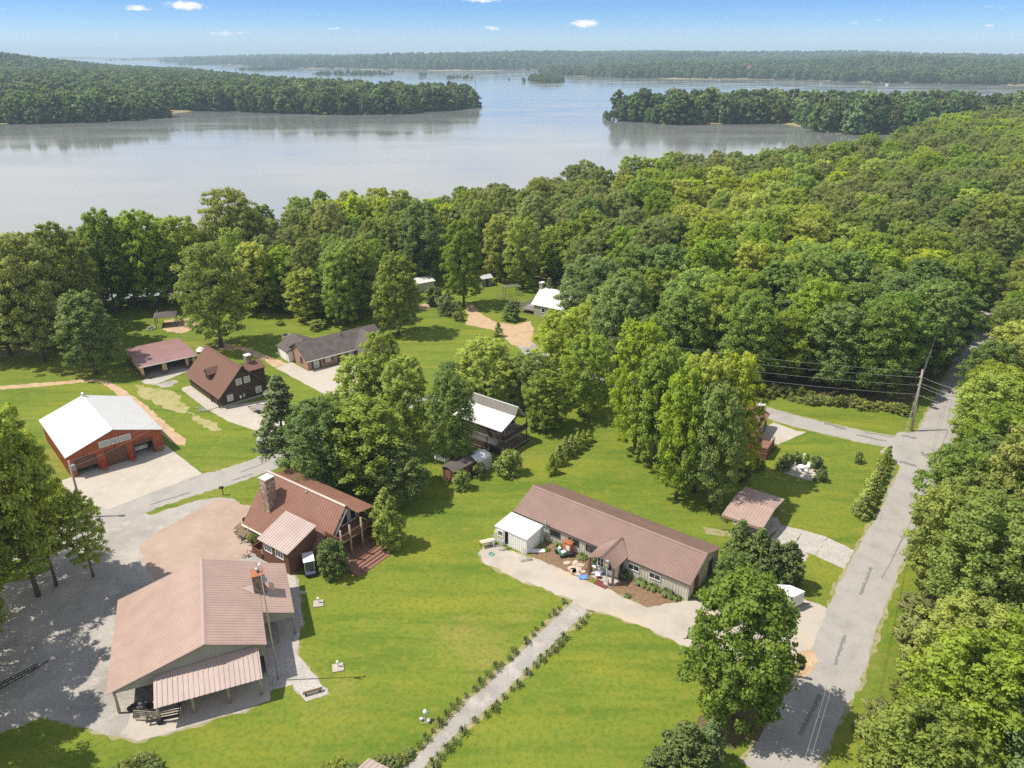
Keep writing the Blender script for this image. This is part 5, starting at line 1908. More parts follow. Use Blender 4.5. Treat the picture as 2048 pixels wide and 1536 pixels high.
# ================================================================ brick ranch house
def ranch():
    t = thing('brick_house', 'red brick ranch house with weathered grey-brown roof and concrete drive', 'house', (-37.9, 128.83, 0), R(39.5))
    Ln, W, he, hr = 16.3, 8.1, 2.2, 4.5
    y2 = W / 2
    k = (hr - he) / y2
    MB().slab([(-.4, -.45, he - .45 * k), (Ln + .4, -.45, he - .45 * k), (Ln + .4, y2, hr), (-.4, y2, hr)], .14).build('roof', 'weathered_shingle', t)
    MB().slab([(-.4, W + .4, he - .4 * k), (Ln + .4, W + .4, he - .4 * k), (Ln + .4, y2 + .01, hr - .01), (-.4, y2 + .01, hr - .01)], .14).build('roof', 'weathered_shingle', t)
    MB().bar((-.4, -.48, he - .5 * k), (Ln + .4, -.48, he - .5 * k), .07, .14).build('gutter', 'trim_white', t)
    MB().box((Ln / 2, .08, he / 2), (Ln - .3, .16, he)).build('wall', 'red_brick', t)
    MB().box((Ln / 2, W - .08, he / 2), (Ln - .3, .16, he)).build('wall', 'red_brick', t)
    for x in (0, Ln - .16):
        MB().prism([(0, 0), (W, 0), (W, he), (y2, hr - .15), (0, he)], 'x', x, x + .16).build('gable_wall', 'red_brick', t)
    for x, w_ in ((4.1, 1.1), (8.9, 1.1)):
        window(t, (x, 0, 1.35), '-y', w_, 1.0, 'trim_white', 'glass_pale', (2, 2), shutters='trim_dark')
    window(t, (1.7, 0, 1.1), '-y', 1.0, 1.7, 'trim_white', 'glass_pale', (1, 2), shutters='trim_dark')
    door(t, (6.6, 0, .1), '-y', 1.0, 2.0, 'trim_dark')
    window(t, (0, 2.6, 1.3), '-x', .9, 1.1, 'trim_dark', 'glass_dark', (1, 2))
    # front wing on the right
    wx0, wx1, wy = 10.0, 16.6, -3.6
    wm = (wx0 + wx1) / 2
    MB().slab([(wx0 - .3, wy - .4, he - .15), (wm, wy - .4, hr - .1), (wm, y2 - .1, hr - .1), (wx0 - .3, .2, he - .15)], .13).build('wing_roof', 'weathered_shingle', t)
    MB().slab([(wx1 + .4, wy - .4, he - .2), (wm + .01, wy - .4, hr - .11), (wm + .01, y2 - .1, hr - .11), (wx1 + .4, y2 - .1, he - .2)], .13).build('wing_roof', 'weathered_shingle', t)
    MB().prism([(wx0, 0), (wx1, 0), (wx1, he - .1), (wm, hr - .3), (wx0, he - .1)], 'y', wy, wy + .16).build('wing_wall', 'red_brick', t)
    for x in (wx0, wx1 - .16):
        MB().box((x + .08, wy / 2, he / 2 - .05), (.15, -wy - .2, he - .1)).build('wing_wall', 'red_brick', t)
    window(t, (wm, wy, 1.3), '-y', 1.6, 1.0, 'trim_white', 'glass_pale', (2, 2))
    # attached garage at the back left, its white door facing left
    MB().slab([(-1.3, 6.0, 2.15), (-1.3, 11.0, 2.15), (2.3, 11.0, 3.9), (2.3, 6.0, 3.9)], .13).build('garage_roof', 'weathered_shingle', t)
    MB().slab([(5.9, 6.6, 2.15), (5.9, 11.0, 2.15), (2.31, 11.0, 3.89), (2.31, 6.6, 3.89)], .13).build('garage_roof', 'weathered_shingle', t)
    MB().box((2.2, 8.6, 1.05), (6.4, 4.7, 2.1)).build('garage_wall', 'white_siding', t)
    o = None
    for i in range(4):
        q = MB().box((-1.05, 8.4, .3 + .5 * i), (.06, 2.9, .47))
        if o is None:
            o = q.build('garage_door', 'white_paint', t)
        else:
            q.build('door_panel', 'white_paint', o)
    MB().lathe([(.1, 0), (.1, .3), (.14, .3), (.14, .36)], (8.8, 3.2, hr - .45), 8).build('roof_vent', 'trim_dark', t)


ranch()

# ================================================================ grey-roofed chalet with decks
def chalet():
    t = thing('chalet', 'two-storey brown chalet with grey upper roof, white lower roof and wraparound decks', 'house', (-6.28, 105.7, 0), R(-37.1))
    Ln = 9.0
    MB().slab([(-.3, 0, 6.25), (Ln + .1, 0, 6.25), (Ln + .1, -.75, 5.0), (-.3, -.75, 5.0)], .12).build('upper_roof', 'grey_shingle', t)
    MB().slab([(-.3, .01, 6.24), (Ln + .1, .01, 6.24), (Ln + .1, 1.6, 4.2), (-.3, 1.6, 4.2)], .12).build('upper_roof', 'grey_white_metal', t)
    MB().ribs([(-.3, -.77, 4.98), (Ln + .1, -.77, 4.98), (Ln + .1, -4.0, 3.75), (-.3, -4.0, 3.75)], .5, .03, .07).build('lower_roof', 'white_metal', t)
    MB().bar((-.3, -4.03, 3.68), (Ln + .1, -4.03, 3.68), .06, .16).build('eave_trim', 'trim_white', t)
    MB().prism([(-3.4, 2.2), (1.5, 2.2), (1.5, 4.1), (0, 6.0), (-.8, 4.8), (-3.4, 3.75)], 'x', -.1, Ln - 1.6).build('upper_wall', 'log_brown', t)
    MB().box((3.6, -.95, 1.1), (7.2, 4.8, 2.2)).build('lower_wall', 'white_siding', t)
    for i in range(4):
        MB().box((2.2 + 1.25 * i, -3.4, 1.35), (1.08, .08, 1.35)).build('white_panel', 'white_paint', t)
    for y in (-2.4, -.6, .7):
        window(t, (Ln - 1.6, y, 3.1), '+x', .9, 1.2, 'trim_white', 'glass_dark')
    for y in (-2.0, .2):
        window(t, (7.2, y, 1.3), '+x', 1.2, 1.3, 'trim_white', 'glass_dark', (2, 1))
    MB().box((8.35, -1.2, 2.22), (2.6, 5.6, .16)).build('upper_deck', 'grey_boards', t)
    MB().box((3.6, -3.75, 2.22), (7.0, .7, .158)).build('upper_deck', 'grey_boards', t)
    railing(t, (9.62, -4.0), (9.62, 1.6), 2.3, .9, 'log_brown')
    railing(t, (0, -4.05), (9.6, -4.05), 2.3, .9, 'log_brown')
    posts(t, [(9.5, -3.9), (9.5, -1.2), (9.5, 1.5)], .5, 3.9, .07, 'board_brown', sq=True)
    posts(t, [(0.4, -3.95), (3.2, -3.95), (6.2, -3.95)], .5, 2.2, .07, 'board_brown', sq=True)
    MB().box((8.5, -1.4, .46), (2.8, 6.2, .14)).build('lower_deck', 'grey_boards', t)
    MB().box((3.6, -4.1, .46), (7.2, 1.2, .138)).build('lower_deck', 'grey_boards', t)
    MB().box((8.5, -1.4, .19), (2.7, 6.1, .38)).build('deck_skirt', 'log_brown', t)
    MB().box((3.6, -4.1, .19), (7.0, 1.1, .38)).build('deck_skirt', 'log_brown', t)
    railing(t, (9.85, -4.5), (9.85, 1.6), .5, .85, 'board_brown', solid=False)
    railing(t, (0, -4.68), (9.8, -4.68), .5, .85, 'log_brown')


chalet()


def darkshed():
    p = at(909, 970)
    t = thing('garden_shed', 'small rusty-sided shed with dark weathered roof, between the chalet and the lawn', 'shed', (p.x, p.y, 0), R(48))
    # local x to the back right, y to the back left
    MB().box((2.6, 1.25, .95), (5.0, 2.3, 1.9)).build('wall', 'board_brown', t)
    MB().slab([(-.1, -.05, 2.0), (5.3, -.05, 2.0), (5.3, 1.25, 2.35), (-.1, 1.25, 2.35)], .08).build('roof', 'dark_roofing', t)
    MB().slab([(-.1, 2.6, 2.0), (5.3, 2.6, 2.0), (5.3, 1.26, 2.345), (-.1, 1.26, 2.345)], .08).build('roof', 'dark_roofing', t)
    door(t, (.1, 1.25, 0), '-x', .9, 1.7, 'rust_metal')
    q = at(980, 936)
    c = thing('tarp_shelter', 'white tarp carport shelter open on the front, at the far end of the dark-roofed shed', 'shelter', (q.x, q.y, 0), R(48))
    prof = [(0, 0), (0, 1.85), (.12, 1.98), (1.3, 2.4), (2.48, 1.98), (2.6, 1.85), (2.6, 0)]
    b = MB()
    vs = [(-2.4, y, z) for y, z in prof] + [(.4, y, z) for y, z in prof]
    n = len(prof)
    b.add(vs, [(i, i + 1, n + i + 1, n + i) for i in range(n - 1)])
    b.add([(x, y * .985 + .02, z - .02) for x, y, z in vs], [(i, n + i, n + i + 1, i + 1) for i in range(n - 1)])
    b.build('tarp', 'white_metal', c)
    b = MB()
    for x in (-2.38, .38):
        b.tube([(x, y * .96 + .05, z - .06 if z else 0) for y, z in prof], .03, 6)
    b.build('hoop_frame', 'steel', c)


darkshed()


def carport():
    t = thing('carport', 'open mauve metal carport on thin posts at the head of the slab driveway', 'carport', (25.7, 77.64, 0), R(-36.3))
    Ln, W, he, hr = 5.1, 8.0, 2.4, 3.0
    MB().ribs([(0, 0, he), (Ln, 0, he), (Ln, 4, hr), (0, 4, hr)], .4, .03, .07).build('roof', 'mauve_metal', t)
    MB().ribs([(0, W, he), (Ln, W, he), (Ln, 4, hr), (0, 4, hr)], .4, .03, .07).build('roof', 'mauve_metal', t)
    b = MB().slab([(0, 0, he), (Ln, 0, he), (Ln, 0.02, he - .35), (0, .02, he - .35)], .02)
    b.build('apron', 'mauve_metal', t)
    posts(t, [(.15, .3), (Ln - .15, .3), (.15, 4), (Ln - .15, 4), (.15, W - .3), (Ln - .15, W - .3)], 0, he, .05, 'steel', sq=True)


carport()


def redhouse():
    t = thing('red_house', 'red-brown house with wooden deck half hidden behind the tree clump', 'house', (36.2, 98.2, 0), R(58))
    # local x to the back right along the drive side, y to the left
    MB().box((3.5, 4.0, 1.35), (8.5, 7.0, 2.7)).build('wall', 'board_brown', t)
    MB().slab([(-1.1, .2, 2.6), (8.1, .2, 2.6), (8.1, 4.0, 4.3), (-1.1, 4.0, 4.3)], .12).build('roof', 'rust_metal', t)
    MB().slab([(-1.1, 7.8, 2.6), (8.1, 7.8, 2.6), (8.1, 4.01, 4.29), (-1.1, 4.01, 4.29)], .12).build('roof', 'rust_metal', t)
    for x in (1.5, 5.0):
        window(t, (x, .5, 1.5), '-y', 1.0, 1.0, 'trim_white', 'glass_dark')
    MB().box((-.2, -1.0, 1.0), (4.2, 2.4, .14)).build('deck', 'deck_boards', t)
    MB().box((-.2, -1.0, .47), (4.1, 2.3, .92)).build('deck_skirt', 'board_brown', t)
    railing(t, (-2.2, -2.15), (1.9, -2.15), 1.05, .85, 'board_brown')
    railing(t, (-2.25, .1), (-2.25, -2.1), 1.05, .85, 'board_brown')
    railing(t, (1.9, -2.1), (1.9, .1), 1.05, .85, 'board_brown', solid=False)
    chimney(t, 7.2, 8.0, 1.2, 2.0, 2.8, 4.0, 'grey_paint', 'white_paint')


redhouse()


def whitecabin():
    t = thing('white_roof_cabin', 'log cabin with steep white metal roof and stone chimney at the forest edge', 'house', (4.9, 161.2, 0), R(-33))
    # local x along the ridge to the right, y to the back
    MB().ribs([(-.6, -.3, 2.6), (8.6, -.3, 2.6), (8.6, 4.0, 5.6), (-.6, 4.0, 5.6)], .5, .03, .07).build('roof', 'white_metal', t)
    MB().ribs([(-.6, 8.3, 2.6), (8.6, 8.3, 2.6), (8.6, 4.0, 5.6), (-.6, 4.0, 5.6)], .5, .03, .07).build('roof', 'white_metal', t)
    for x in (0, 7.9):
        MB().prism([(0, 0), (8, 0), (8, 2.7), (4, 5.4), (0, 2.7)], 'x', x, x + .15).build('gable_wall', 'pale_logs', t)
    for y in (.08, 7.92):
        MB().box((4, y, 1.35), (7.8, .15, 2.7)).build('wall', 'pale_logs', t)
    chimney(t, -.7, .0, 3.4, 4.6, 0, 6.6, 'field_stone', 'white_paint')
    MB().box((-2.0, 4.0, .9), (4.0, 7.5, .14)).build('deck', 'grey_boards', t)
    railing(t, (-4.0, .3), (-4.0, 7.7), .95, .9, 'grey_boards', solid=False)
    railing(t, (-4.0, .3), (0, .3), .95, .9, 'grey_boards', solid=False)
    posts(t, [(-3.9, .4), (-3.9, 4), (-3.9, 7.6)], 0, .9, .08, 'grey_boards', sq=True)
    window(t, (0, 6.4, 1.9), '-x', .9, 1.0, 'trim_white', 'glass_dark')
    window(t, (2.5, .0, 1.6), '-y', .9, 1.0, 'trim_white', 'glass_dark')
    window(t, (5.5, .0, 1.6), '-y', .9, 1.0, 'trim_white', 'glass_dark')


whitecabin()
t = thing('white_shed', 'low shed with pale flat-pitched roof behind the olive bushes', 'shed', (-24.3, 178.0, 0), R(35))
MB().ribs([(-.3, -.3, 2.3), (6.3, -.3, 2.3), (6.3, 2.5, 2.9), (-.3, 2.5, 2.9)], .5, .03, .07).build('roof', 'white_metal', t)
MB().ribs([(-.3, 5.3, 2.3), (6.3, 5.3, 2.3), (6.3, 2.5, 2.9), (-.3, 2.5, 2.9)], .5, .03, .07).build('roof', 'white_metal', t)
MB().prism([(0, 0), (5, 0), (5, 2.3), (2.5, 2.8), (0, 2.3)], 'x', .05, 5.95).build('wall', 'cream_siding', t)
door(t, (.03, 2.5, 0), '-x', 1.8, 1.9, 'trim_white')
t = thing('blue_roof_shed', 'tiny dark shed with pale blue roof beside the tall tree at the meadow', 'shed', (-7.6, 183.5, 0), R(30))
MB().slab([(-.2, -.2, 2.1), (3.2, -.2, 2.1), (3.2, 1.3, 2.8), (-.2, 1.3, 2.8)], .08).build('roof', 'grey_white_metal', t)
MB().slab([(-.2, 2.8, 2.1), (3.2, 2.8, 2.1), (3.2, 1.31, 2.8), (-.2, 1.31, 2.8)], .08).build('roof', 'grey_white_metal', t)
MB().prism([(0, 0), (2.6, 0), (2.6, 2.0), (1.3, 2.6), (0, 2.0)], 'x', .05, 2.95).build('wall', 'grey_boards', t)
door(t, (1.5, .0, 0), '-y', .8, 1.8, 'trim_dark')
t = thing('porch_roof_shed', 'small mauve-roofed shelter just entering at the bottom edge among the flowers', 'shed', (-12.9, 40.4, 0), R(-27))
MB().ribs([(0, 0, 2.2), (2.6, 0, 2.2), (2.6, 1.5, 2.6), (0, 1.5, 2.6)], .4, .04, .08).build('roof', 'pale_mauve_metal', t)
MB().ribs([(0, 3.0, 2.2), (2.6, 3.0, 2.2), (2.6, 1.5, 2.6), (0, 1.5, 2.6)], .4, .04, .08).build('roof', 'pale_mauve_metal', t)
MB().box((1.3, 1.5, 1.05), (2.2, 2.4, 2.1)).build('wall', 'grey_siding', t)
t = thing('gazebo', 'dark open gazebo on the lakeside lawn with chairs under it', 'gazebo', (-76.5, 152.6, 0), R(20))
MB().slab([(-.3, -.3, 2.3), (4.3, -.3, 2.3), (3, 1.7, 3.0), (1, 1.7, 3.0)], .08).build('roof', 'dark_roofing', t)
MB().slab([(-.3, 3.7, 2.3), (4.3, 3.7, 2.3), (3, 1.71, 3.0), (1, 1.71, 3.0)], .08).build('roof', 'dark_roofing', t)
MB().add([(-.3, -.3, 2.3), (-.3, 3.7, 2.3), (1, 1.7, 3.0), (4.3, -.3, 2.3), (4.3, 3.7, 2.3), (3, 1.7, 3.0)], [(0, 2, 1), (3, 4, 5)]).build('hip', 'dark_roofing', t)
posts(t, [(0, 0), (4, 0), (0, 3.4), (4, 3.4)], 0, 2.3, .07, 'trim_dark', sq=True)
# ---------------------------------------------------------------- small things
mat('flag_red', (.42, .035, .05), .8)
mat('flag_white', (.75, .73, .70), .8)
mat('flag_blue', (.03, .045, .16), .8)
mat('navy_plastic', (.05, .06, .11), .5, var=.1)
mat('pole_wood', (.42, .37, .31), .9, color2=(.30, .26, .21), scale=3, stretch=(1, 1, .2), bump=.4)
mat('dark_pole_wood', (.16, .12, .09), .9, color2=(.10, .08, .06), scale=3, stretch=(1, 1, .2))
mat('wire_grey', (.42, .43, .42), .5, .3)
mat('orange_paint', (.55, .17, .08), .5, var=.15, scale=4)
mat('green_paint', (.10, .24, .14), .5, var=.1)
mat('ladder_green', (.16, .26, .20), .5, var=.1)
mat('aluminium', (.62, .63, .64), .4, .6, .5, var=.1)
mat('teal_plastic', (.10, .42, .36), .5)
mat('blue_tarp', (.12, .28, .58), .6, var=.2)
mat('flagstone', (.58, .47, .36), .9, color2=(.46, .36, .28), scale=1.5, var=.1, bump=.3, rand=.1)
mat('river_rock', (.36, .33, .29), .9, color2=(.24, .22, .19), scale=2, bump=.4, rand=.2)
mat('maroon_mat', (.16, .045, .045), .9, var=.2, scale=9)
mat('rubber', (.022, .022, .022), .85)
mat('brown_log', (.13, .075, .05), .9, color2=(.08, .05, .035), scale=4, bump=.5)
mat('driftwood', (.40, .35, .29), .9, color2=(.25, .21, .17), scale=4, bump=.5)
mat('yellow_paint', (.62, .42, .05), .5)
mat('red_paint', (.42, .05, .04), .45, var=.1)
mat('picnic_red', (.30, .10, .07), .8, var=.15)
mat('glass_tint', (.05, .06, .07), .05, 0, 1.0)


def wire(b, a, c, sag, r=.012, n=14):
    a, c = Vector(a), Vector(c)
    b.tube([a.lerp(c, i / n) - Vector((0, 0, sag * 4 * (i / n) * (1 - i / n))) for i in range(n + 1)], r, 4, cap=False)


def loc_to(base, rz, p):
    return Vector(base) + Matrix.Rotation(rz, 3, 'Z') @ Vector(p)


def flag_mesh(par, p, w, h, drape, seed=0):
    """striped flag with blue canton hanging from a hoist edge at p (top corner)"""
    nx_, ny_ = 16, 13
    g = random.Random(seed)
    pts = {}
    for i in range(nx_ + 1):
        for j in range(ny_ + 1):
            u, v = i / nx_, j / ny_
            x = u * w * (1 - drape * .45)
            y = .10 * math.sin(u * 7 + v * 1.5) * (.3 + u)
            z = -v * h - drape * u * w * .75
            pts[i, j] = (p[0] + x, p[1] + y - x * .25, p[2] + z)
    b = MB()
    ids = {}
    for k_, v in pts.items():
        ids[k_] = len(b.v)
        b.v.append(v)
    for i in range(nx_):
        for j in range(ny_):
            b.f.append((ids[i, j], ids[i + 1, j], ids[i + 1, j + 1], ids[i, j + 1]))
            b.m.append(2 if (i < 7 and j < 7) else (0 if j % 2 == 0 else 1))
    f = b.build('flag', ['flag_red', 'flag_white', 'flag_blue'], par)
    s = MB()
    for i in range(6):
        for j in range(5):
            q = Vector(pts[i, j + 1]).lerp(Vector(pts[i + 1, j + 1]), .6)
            for sy in (-.012, .012):
                r_ = .035
                s.add([q + Vector((r_, sy, 0)), q + Vector((0, sy, r_)), q + Vector((-r_, sy, 0)), q + Vector((0, sy, -r_))], [(0, 1, 2, 3)])
    o = s.build('flag_stars', 'flag_white', f)
    o['kind'] = 'stuff'


# flagpole by the barn
g0 = at(557, 1361)
t = thing('flagpole', 'tall pale flagpole with a limp striped flag at the barn walk', 'flagpole', g0)
MB().tube([(0, 0, 0), (0, 0, 7), (0, 0, 13.2)], [.075, .06, .04], 10).build('pole', 'steel', t, smooth=True)
MB().lathe([(.02, 0), (.10, .06), (.13, .14), (.10, .22), (.02, .28)], (0, 0, 13.2), 10).build('finial', 'white_paint', t)
MB().box((0, 0, .06), (.9, .9, .14)).build('base', 'grey_concrete', t)
flag_mesh(t, (.06, 0, 12.3), 1.5, .95, .75)
t = thing('flagpole', 'short staff with a small striped flag beside the gazebo', 'flagpole', at(321, 652))
MB().tube([(0, 0, 0), (-.1, 0, 3.6)], .05, 8).build('pole', 'white_paint', t)
flag_mesh(t, (-.05, 0, 3.4), 1.3, .9, .7, 3)

# utility pole and wires
pb = at(1823, 862)
ph = hgt(pb, 731) * .94
t = thing('utility_pole', 'grey wooden power pole with guy wires at the road junction', 'pole', pb)
MB().tube([(0, 0, 0), (-.28, 0, ph * .5), (-.55, 0, ph)], [.19, .16, .12], 10).build('pole', 'pole_wood', t, smooth=True)
for dx, dz in ((-.28, -1.3), (.25, -1.9), (-.25, -2.6)):
    MB().lathe([(.05, 0), (.09, .05), (.05, .10), (.09, .15), (.05, .22)], (dx - .48, 0, ph + dz), 8).build('insulator', 'grey_paint', t)
MB().bar((-.48, 0, ph - 1.45), (-.76, 0, ph - 1.3), .05).build('bracket', 'steel', t)
MB().bar((-.45, 0, ph - 2.05), (-.23, 0, ph - 1.9), .05).build('bracket', 'steel', t)
MB().bar((-.1, -.2, 2.2), (-.2, -.2, 4.4), .10).build('riser_pipe', 'grey_paint', t)
b = MB()
for q, z in (((1813, 866), .97), ((1811, 865), .75), ((1808, 866), .55)):
    e = at(*q) - pb
    b.tube([(-.55 * z, 0, ph * z), (e.x, e.y, 0)], .012, 4)
b.build('guy_wire', 'wire_grey', t)


def line(label, ends, sag):
    b_ = MB()
    for a, c in ends:
        wire(b_, a, c, sag)
    return tag(b_.build('power_line', 'wire_grey'), label, 'power line', 'power lines at the road junction')


P0 = pb + Vector((-.5, 0, 0))
far = at(1960, 610)
near = at(1572, 1640, 8.2)
lft = at(1330, 720, 9.5)
rgt = at(1960, 800, 8.0)
for k, (z, ez) in enumerate([(ph - .45, 11), (ph - 1.3, 9.8), (ph - 2.6, 8.7), (ph - 4.1, 7.6)]):
    line(('topmost', 'second', 'third', 'lowest')[k] + ' power line crossing in front of the forest, left of the pole', [(P0 + Vector((0, 0, z)), lft * 1 + Vector((-8, 6, ez - 9.5)))], .55 + .1 * k)
for k, (z, ez) in enumerate([(ph - .45, 10.5), (ph - 1.9, 9.4), (ph - 2.7, 8.4)]):
    line(('upper', 'middle', 'lower')[k] + ' power line running from the pole up the far road', [(P0 + Vector((0, 0, z)), far + Vector((-4, 4, ez)))], .5)
for k, (z, dx) in enumerate([(ph - 2.0, 0), (ph - 2.75, .45)]):
    line(('left', 'right')[k] + ' one of the twin power lines hanging along the road towards the bottom edge', [(P0 + Vector((0, 0, z)), near + Vector((dx, 0, 0)))], .6)
for k, (z, ez) in enumerate([(ph - 1.2, 8.8), (ph - 2.2, 7.9), (ph - 2.7, 7.2), (ph - 4.1, 6)]):
    line(('topmost', 'second', 'third', 'lowest')[k] + ' power line entering the woods right of the pole', [(P0 + Vector((0, 0, z)), rgt + Vector((0, 0, ez - 8)))], .3)
qb = at(168, 1034)
t = thing('utility_pole', 'weathered power pole among the trees by the red garage driveway', 'pole', qb)
MB().tube([(0, 0, 0), (0, 0, 4), (0, 0, 8.2)], [.17, .15, .11], 10).build('pole', 'pole_wood', t, smooth=True)
MB().lathe([(.2, 0), (.24, .3), (.24, .8), (.1, .9)], (.35, 0, 6.8), 10).build('transformer', 'grey_paint', t)
for k, z in enumerate((8.0, 7.2)):
    b = MB()
    wire(b, qb + Vector((0, 0, z)), loc_to((-61.2, 90.3, 0), R(41.5), (13.5, 1.5, 4.4 - .7 * k)), .35)
    tag(b.build('service_wire', 'wire_grey'), ('upper', 'lower')[k] + ' service wire strung across the front of the red garage', 'power line')

# well pads, drain plate, bench, pump
for i, (x, y, lb) in enumerate([(637, 1208, 'square concrete well pad with a white pipe, the one closer to the A-frame house'), (676, 1336, 'square concrete well pad with a white pipe, the one closer to the flagpole')]):
    g = at(x, y)
    t = thing('well_pad', lb, 'well', g, R(12 + 5 * i))
    MB().box((0, 0, .05), (1.05, 1.05, .12)).build('pad', 'pale_gravel', t)
    MB().lathe([(.09, 0), (.09, .55), (.12, .56), (.12, .66), (.04, .7)], (0, .1, .1), 12).build('well_pipe', 'white_paint', t)
g = at(605, 1185)
tag(MB().box((0, 0, .02), (.8, .45, .05)).build('cover_plate', 'grey_concrete', loc=g), 'flat grey cover plate in the grass beside the barn walk', 'cover')
g = at(626, 1387)
t = thing('log_bench', 'dark timber bench lying across the end of the barn walk', 'bench', g, R(22))
MB().box((0, 0, .34), (1.75, .28, .08)).build('seat', 'brown_log', t)
for x in (-.65, .65):
    MB().box((x, 0, .16), (.14, .24, .30)).build('leg', 'brown_log', t)
g = at(851, 1441)
t = thing('yard_pump', 'old yard pump on a post with buckets, alone on the big lawn', 'pump', g)
MB().tube([(0, 0, 0), (0, 0, .9)], [.10, .07], 8).build('post', 'grey_paint', t)
MB().lathe([(.05, 0), (.17, .03), (.18, .22), (.12, .32), (.03, .36)], (0, 0, .9), 10).build('pump_head', 'white_paint', t)
MB().bar((0, 0, 1.1), (.35, .1, .95), .04).build('handle', 'grey_paint', t)
for dx, dy in ((-.38, -.05), (.28, -.25)):
    MB().lathe([(.12, 0), (.16, .3), (.17, .32)], (dx, dy, 0), 10).build('bucket', 'aluminium', t)
MB().box((0, -.1, .03), (.9, .7, .06)).build('base', 'dirt_edge', t)


def wheel(par, p, r, w_, ax='y', m='rubber', hub='steel', rz=0):
    M = Matrix.Translation(Vector(p)) @ Matrix.Rotation(rz, 4, 'Z') @ Matrix.Rotation(math.pi / 2, 4, 'X' if ax == 'y' else 'Y')
    b = MB().lathe([(r * .62, -w_ / 2), (r * .94, -w_ / 2), (r, -w_ * .25), (r, w_ * .25), (r * .94, w_ / 2), (r * .62, w_ / 2)], n=14)
    b.v = [tuple(M @ Vector(v)) for v in b.v]
    o = b.build('wheel', m, par)
    h = MB().lathe([(r * .6, -w_ * .42), (r * .6, w_ * .42)], n=12)
    h.v = [tuple(M @ Vector(v)) for v in h.v]
    h.build('rim', hub, o)
    return o


# golf cart
g = at(620, 1143)
t = thing('golf_cart', 'white-roofed golf cart parked in the nook under the A-frame dormer', 'golf cart', g, R(-70))
b = MB().prism([(-1.2, .28), (1.2, .28), (1.25, .55), (.75, .78), (.45, .42), (-.1, .42), (-.15, .72), (-1.2, .78)], 'y', -.55, .55)
b.build('body', 'navy_plastic', t)
b = MB().box((-.45, 0, .82), (.55, 1.0, .14))
b.box((-.72, 0, 1.1), (.12, 1.0, .5))
b.build('seat', 'white_paint', t)
MB().slab([(-1.15, -.62, 1.86), (.75, -.62, 1.90), (.75, .62, 1.90), (-1.15, .62, 1.86)], .07).build('roof', 'white_paint', t)
for x, y in ((-1.05, -.52), (-1.05, .52), (.85, -.52), (.85, .52)):
    MB().bar((x, y, .7), (x * .95 - .05, y, 1.85), .05).build('roof_post', 'white_paint', t)
MB().slab([(.82, -.5, .85), (.82, .5, .85), (.70, .5, 1.8), (.70, -.5, 1.8)], .03).build('windshield', 'glass_tint', t)
for x in (-.8, .8):
    for y in (-.5, .5):
        wheel(t, (x, y, .24), .24, .2)

# motorcycle and slatted trailer by the lean-to
g = at(281, 1420)
t = thing('motorcycle', 'dark motorcycle parked in front of the slatted gate of the barn', 'motorcycle', g, R(12))
wheel(t, (-.75, 0, .33), .33, .13)
wheel(t, (.80, 0, .33), .33, .11)
MB().bar((-.75, 0, .4), (.1, 0, .55), .16, .2).build('frame', 'black_paint', t)
MB().blob((.15, 0, .82), (.32, .16, .16), 1, 1, .05).build('fuel_tank', 'steel', t, smooth=True)
MB().blob((-.4, 0, .76), (.38, .15, .09), 1, 2, .05).build('seat', 'black_paint', t, smooth=True)
MB().box((.05, 0, .48), (.5, .34, .34)).build('engine', 'steel', t)
b = MB().bar((.80, 0, .35), (.48, 0, 1.0), .09)
b.tube([(.38, -.4, 1.08), (.48, 0, 1.0), (.38, .4, 1.08)], .025, 6)
b.build('handlebar', 'black_paint', t)
MB().lathe([(.1, 0), (.1, .1), (.04, .14)], (.6, 0, .85), 8).build('headlight', 'steel', t)
g = at(330, 1428)
t = thing('flat_trailer', 'low black slatted trailer half under the lean-to roof', 'trailer', g, R(15))
for i in range(7):
    MB().box((0, -.9 + .3 * i, .5), (2.6, .12, .05)).build('slat', 'black_paint', t)
b = MB()
for y in (-1.0, 1.0):
    b.box((0, y, .44), (2.7, .08, .1))
for x in (-1.3, 1.3):
    b.box((x, 0, .43), (.08, 2.0, .098))
b.build('frame', 'black_paint', t)
for y in (-1.12, 1.12):
    wheel(t, (-.2, y, .3), .3, .18)
# long black lattice boom at the left edge
g = at(20, 1372)
t = thing('lattice_boom', 'long black lattice trailer boom lying on the gravel at the left edge', 'boom', g, R(52))
b = MB()
for y, z in ((-.35, .5), (.35, .5), (0, .95)):
    b.bar((-4.2, y, z), (2.6, y * .4, z * .8), .07)
for i in range(12):
    x = -4.1 + .56 * i
    k = 1 - i * .045
    b.bar((x, -.35 * k, .5), (x + .28, 0, .95 * k), .04)
    b.bar((x + .28, 0, .95 * k), (x + .56, .35 * k, .5), .04)
    b.bar((x, -.35 * k, .5), (x + .3, .35 * k, .5), .04)
b.build('lattice', 'black_paint', t)
for y in (-.7, .7):
    wheel(t, (-2.6, y, .33), .33, .22)
MB().bar((-2.6, -.75, .34), (-2.6, .75, .34), .08).build('axle', 'black_paint', t)
MB().bar((2.6, 0, .4), (3.5, 0, .45), .08).build('drawbar', 'black_paint', t)

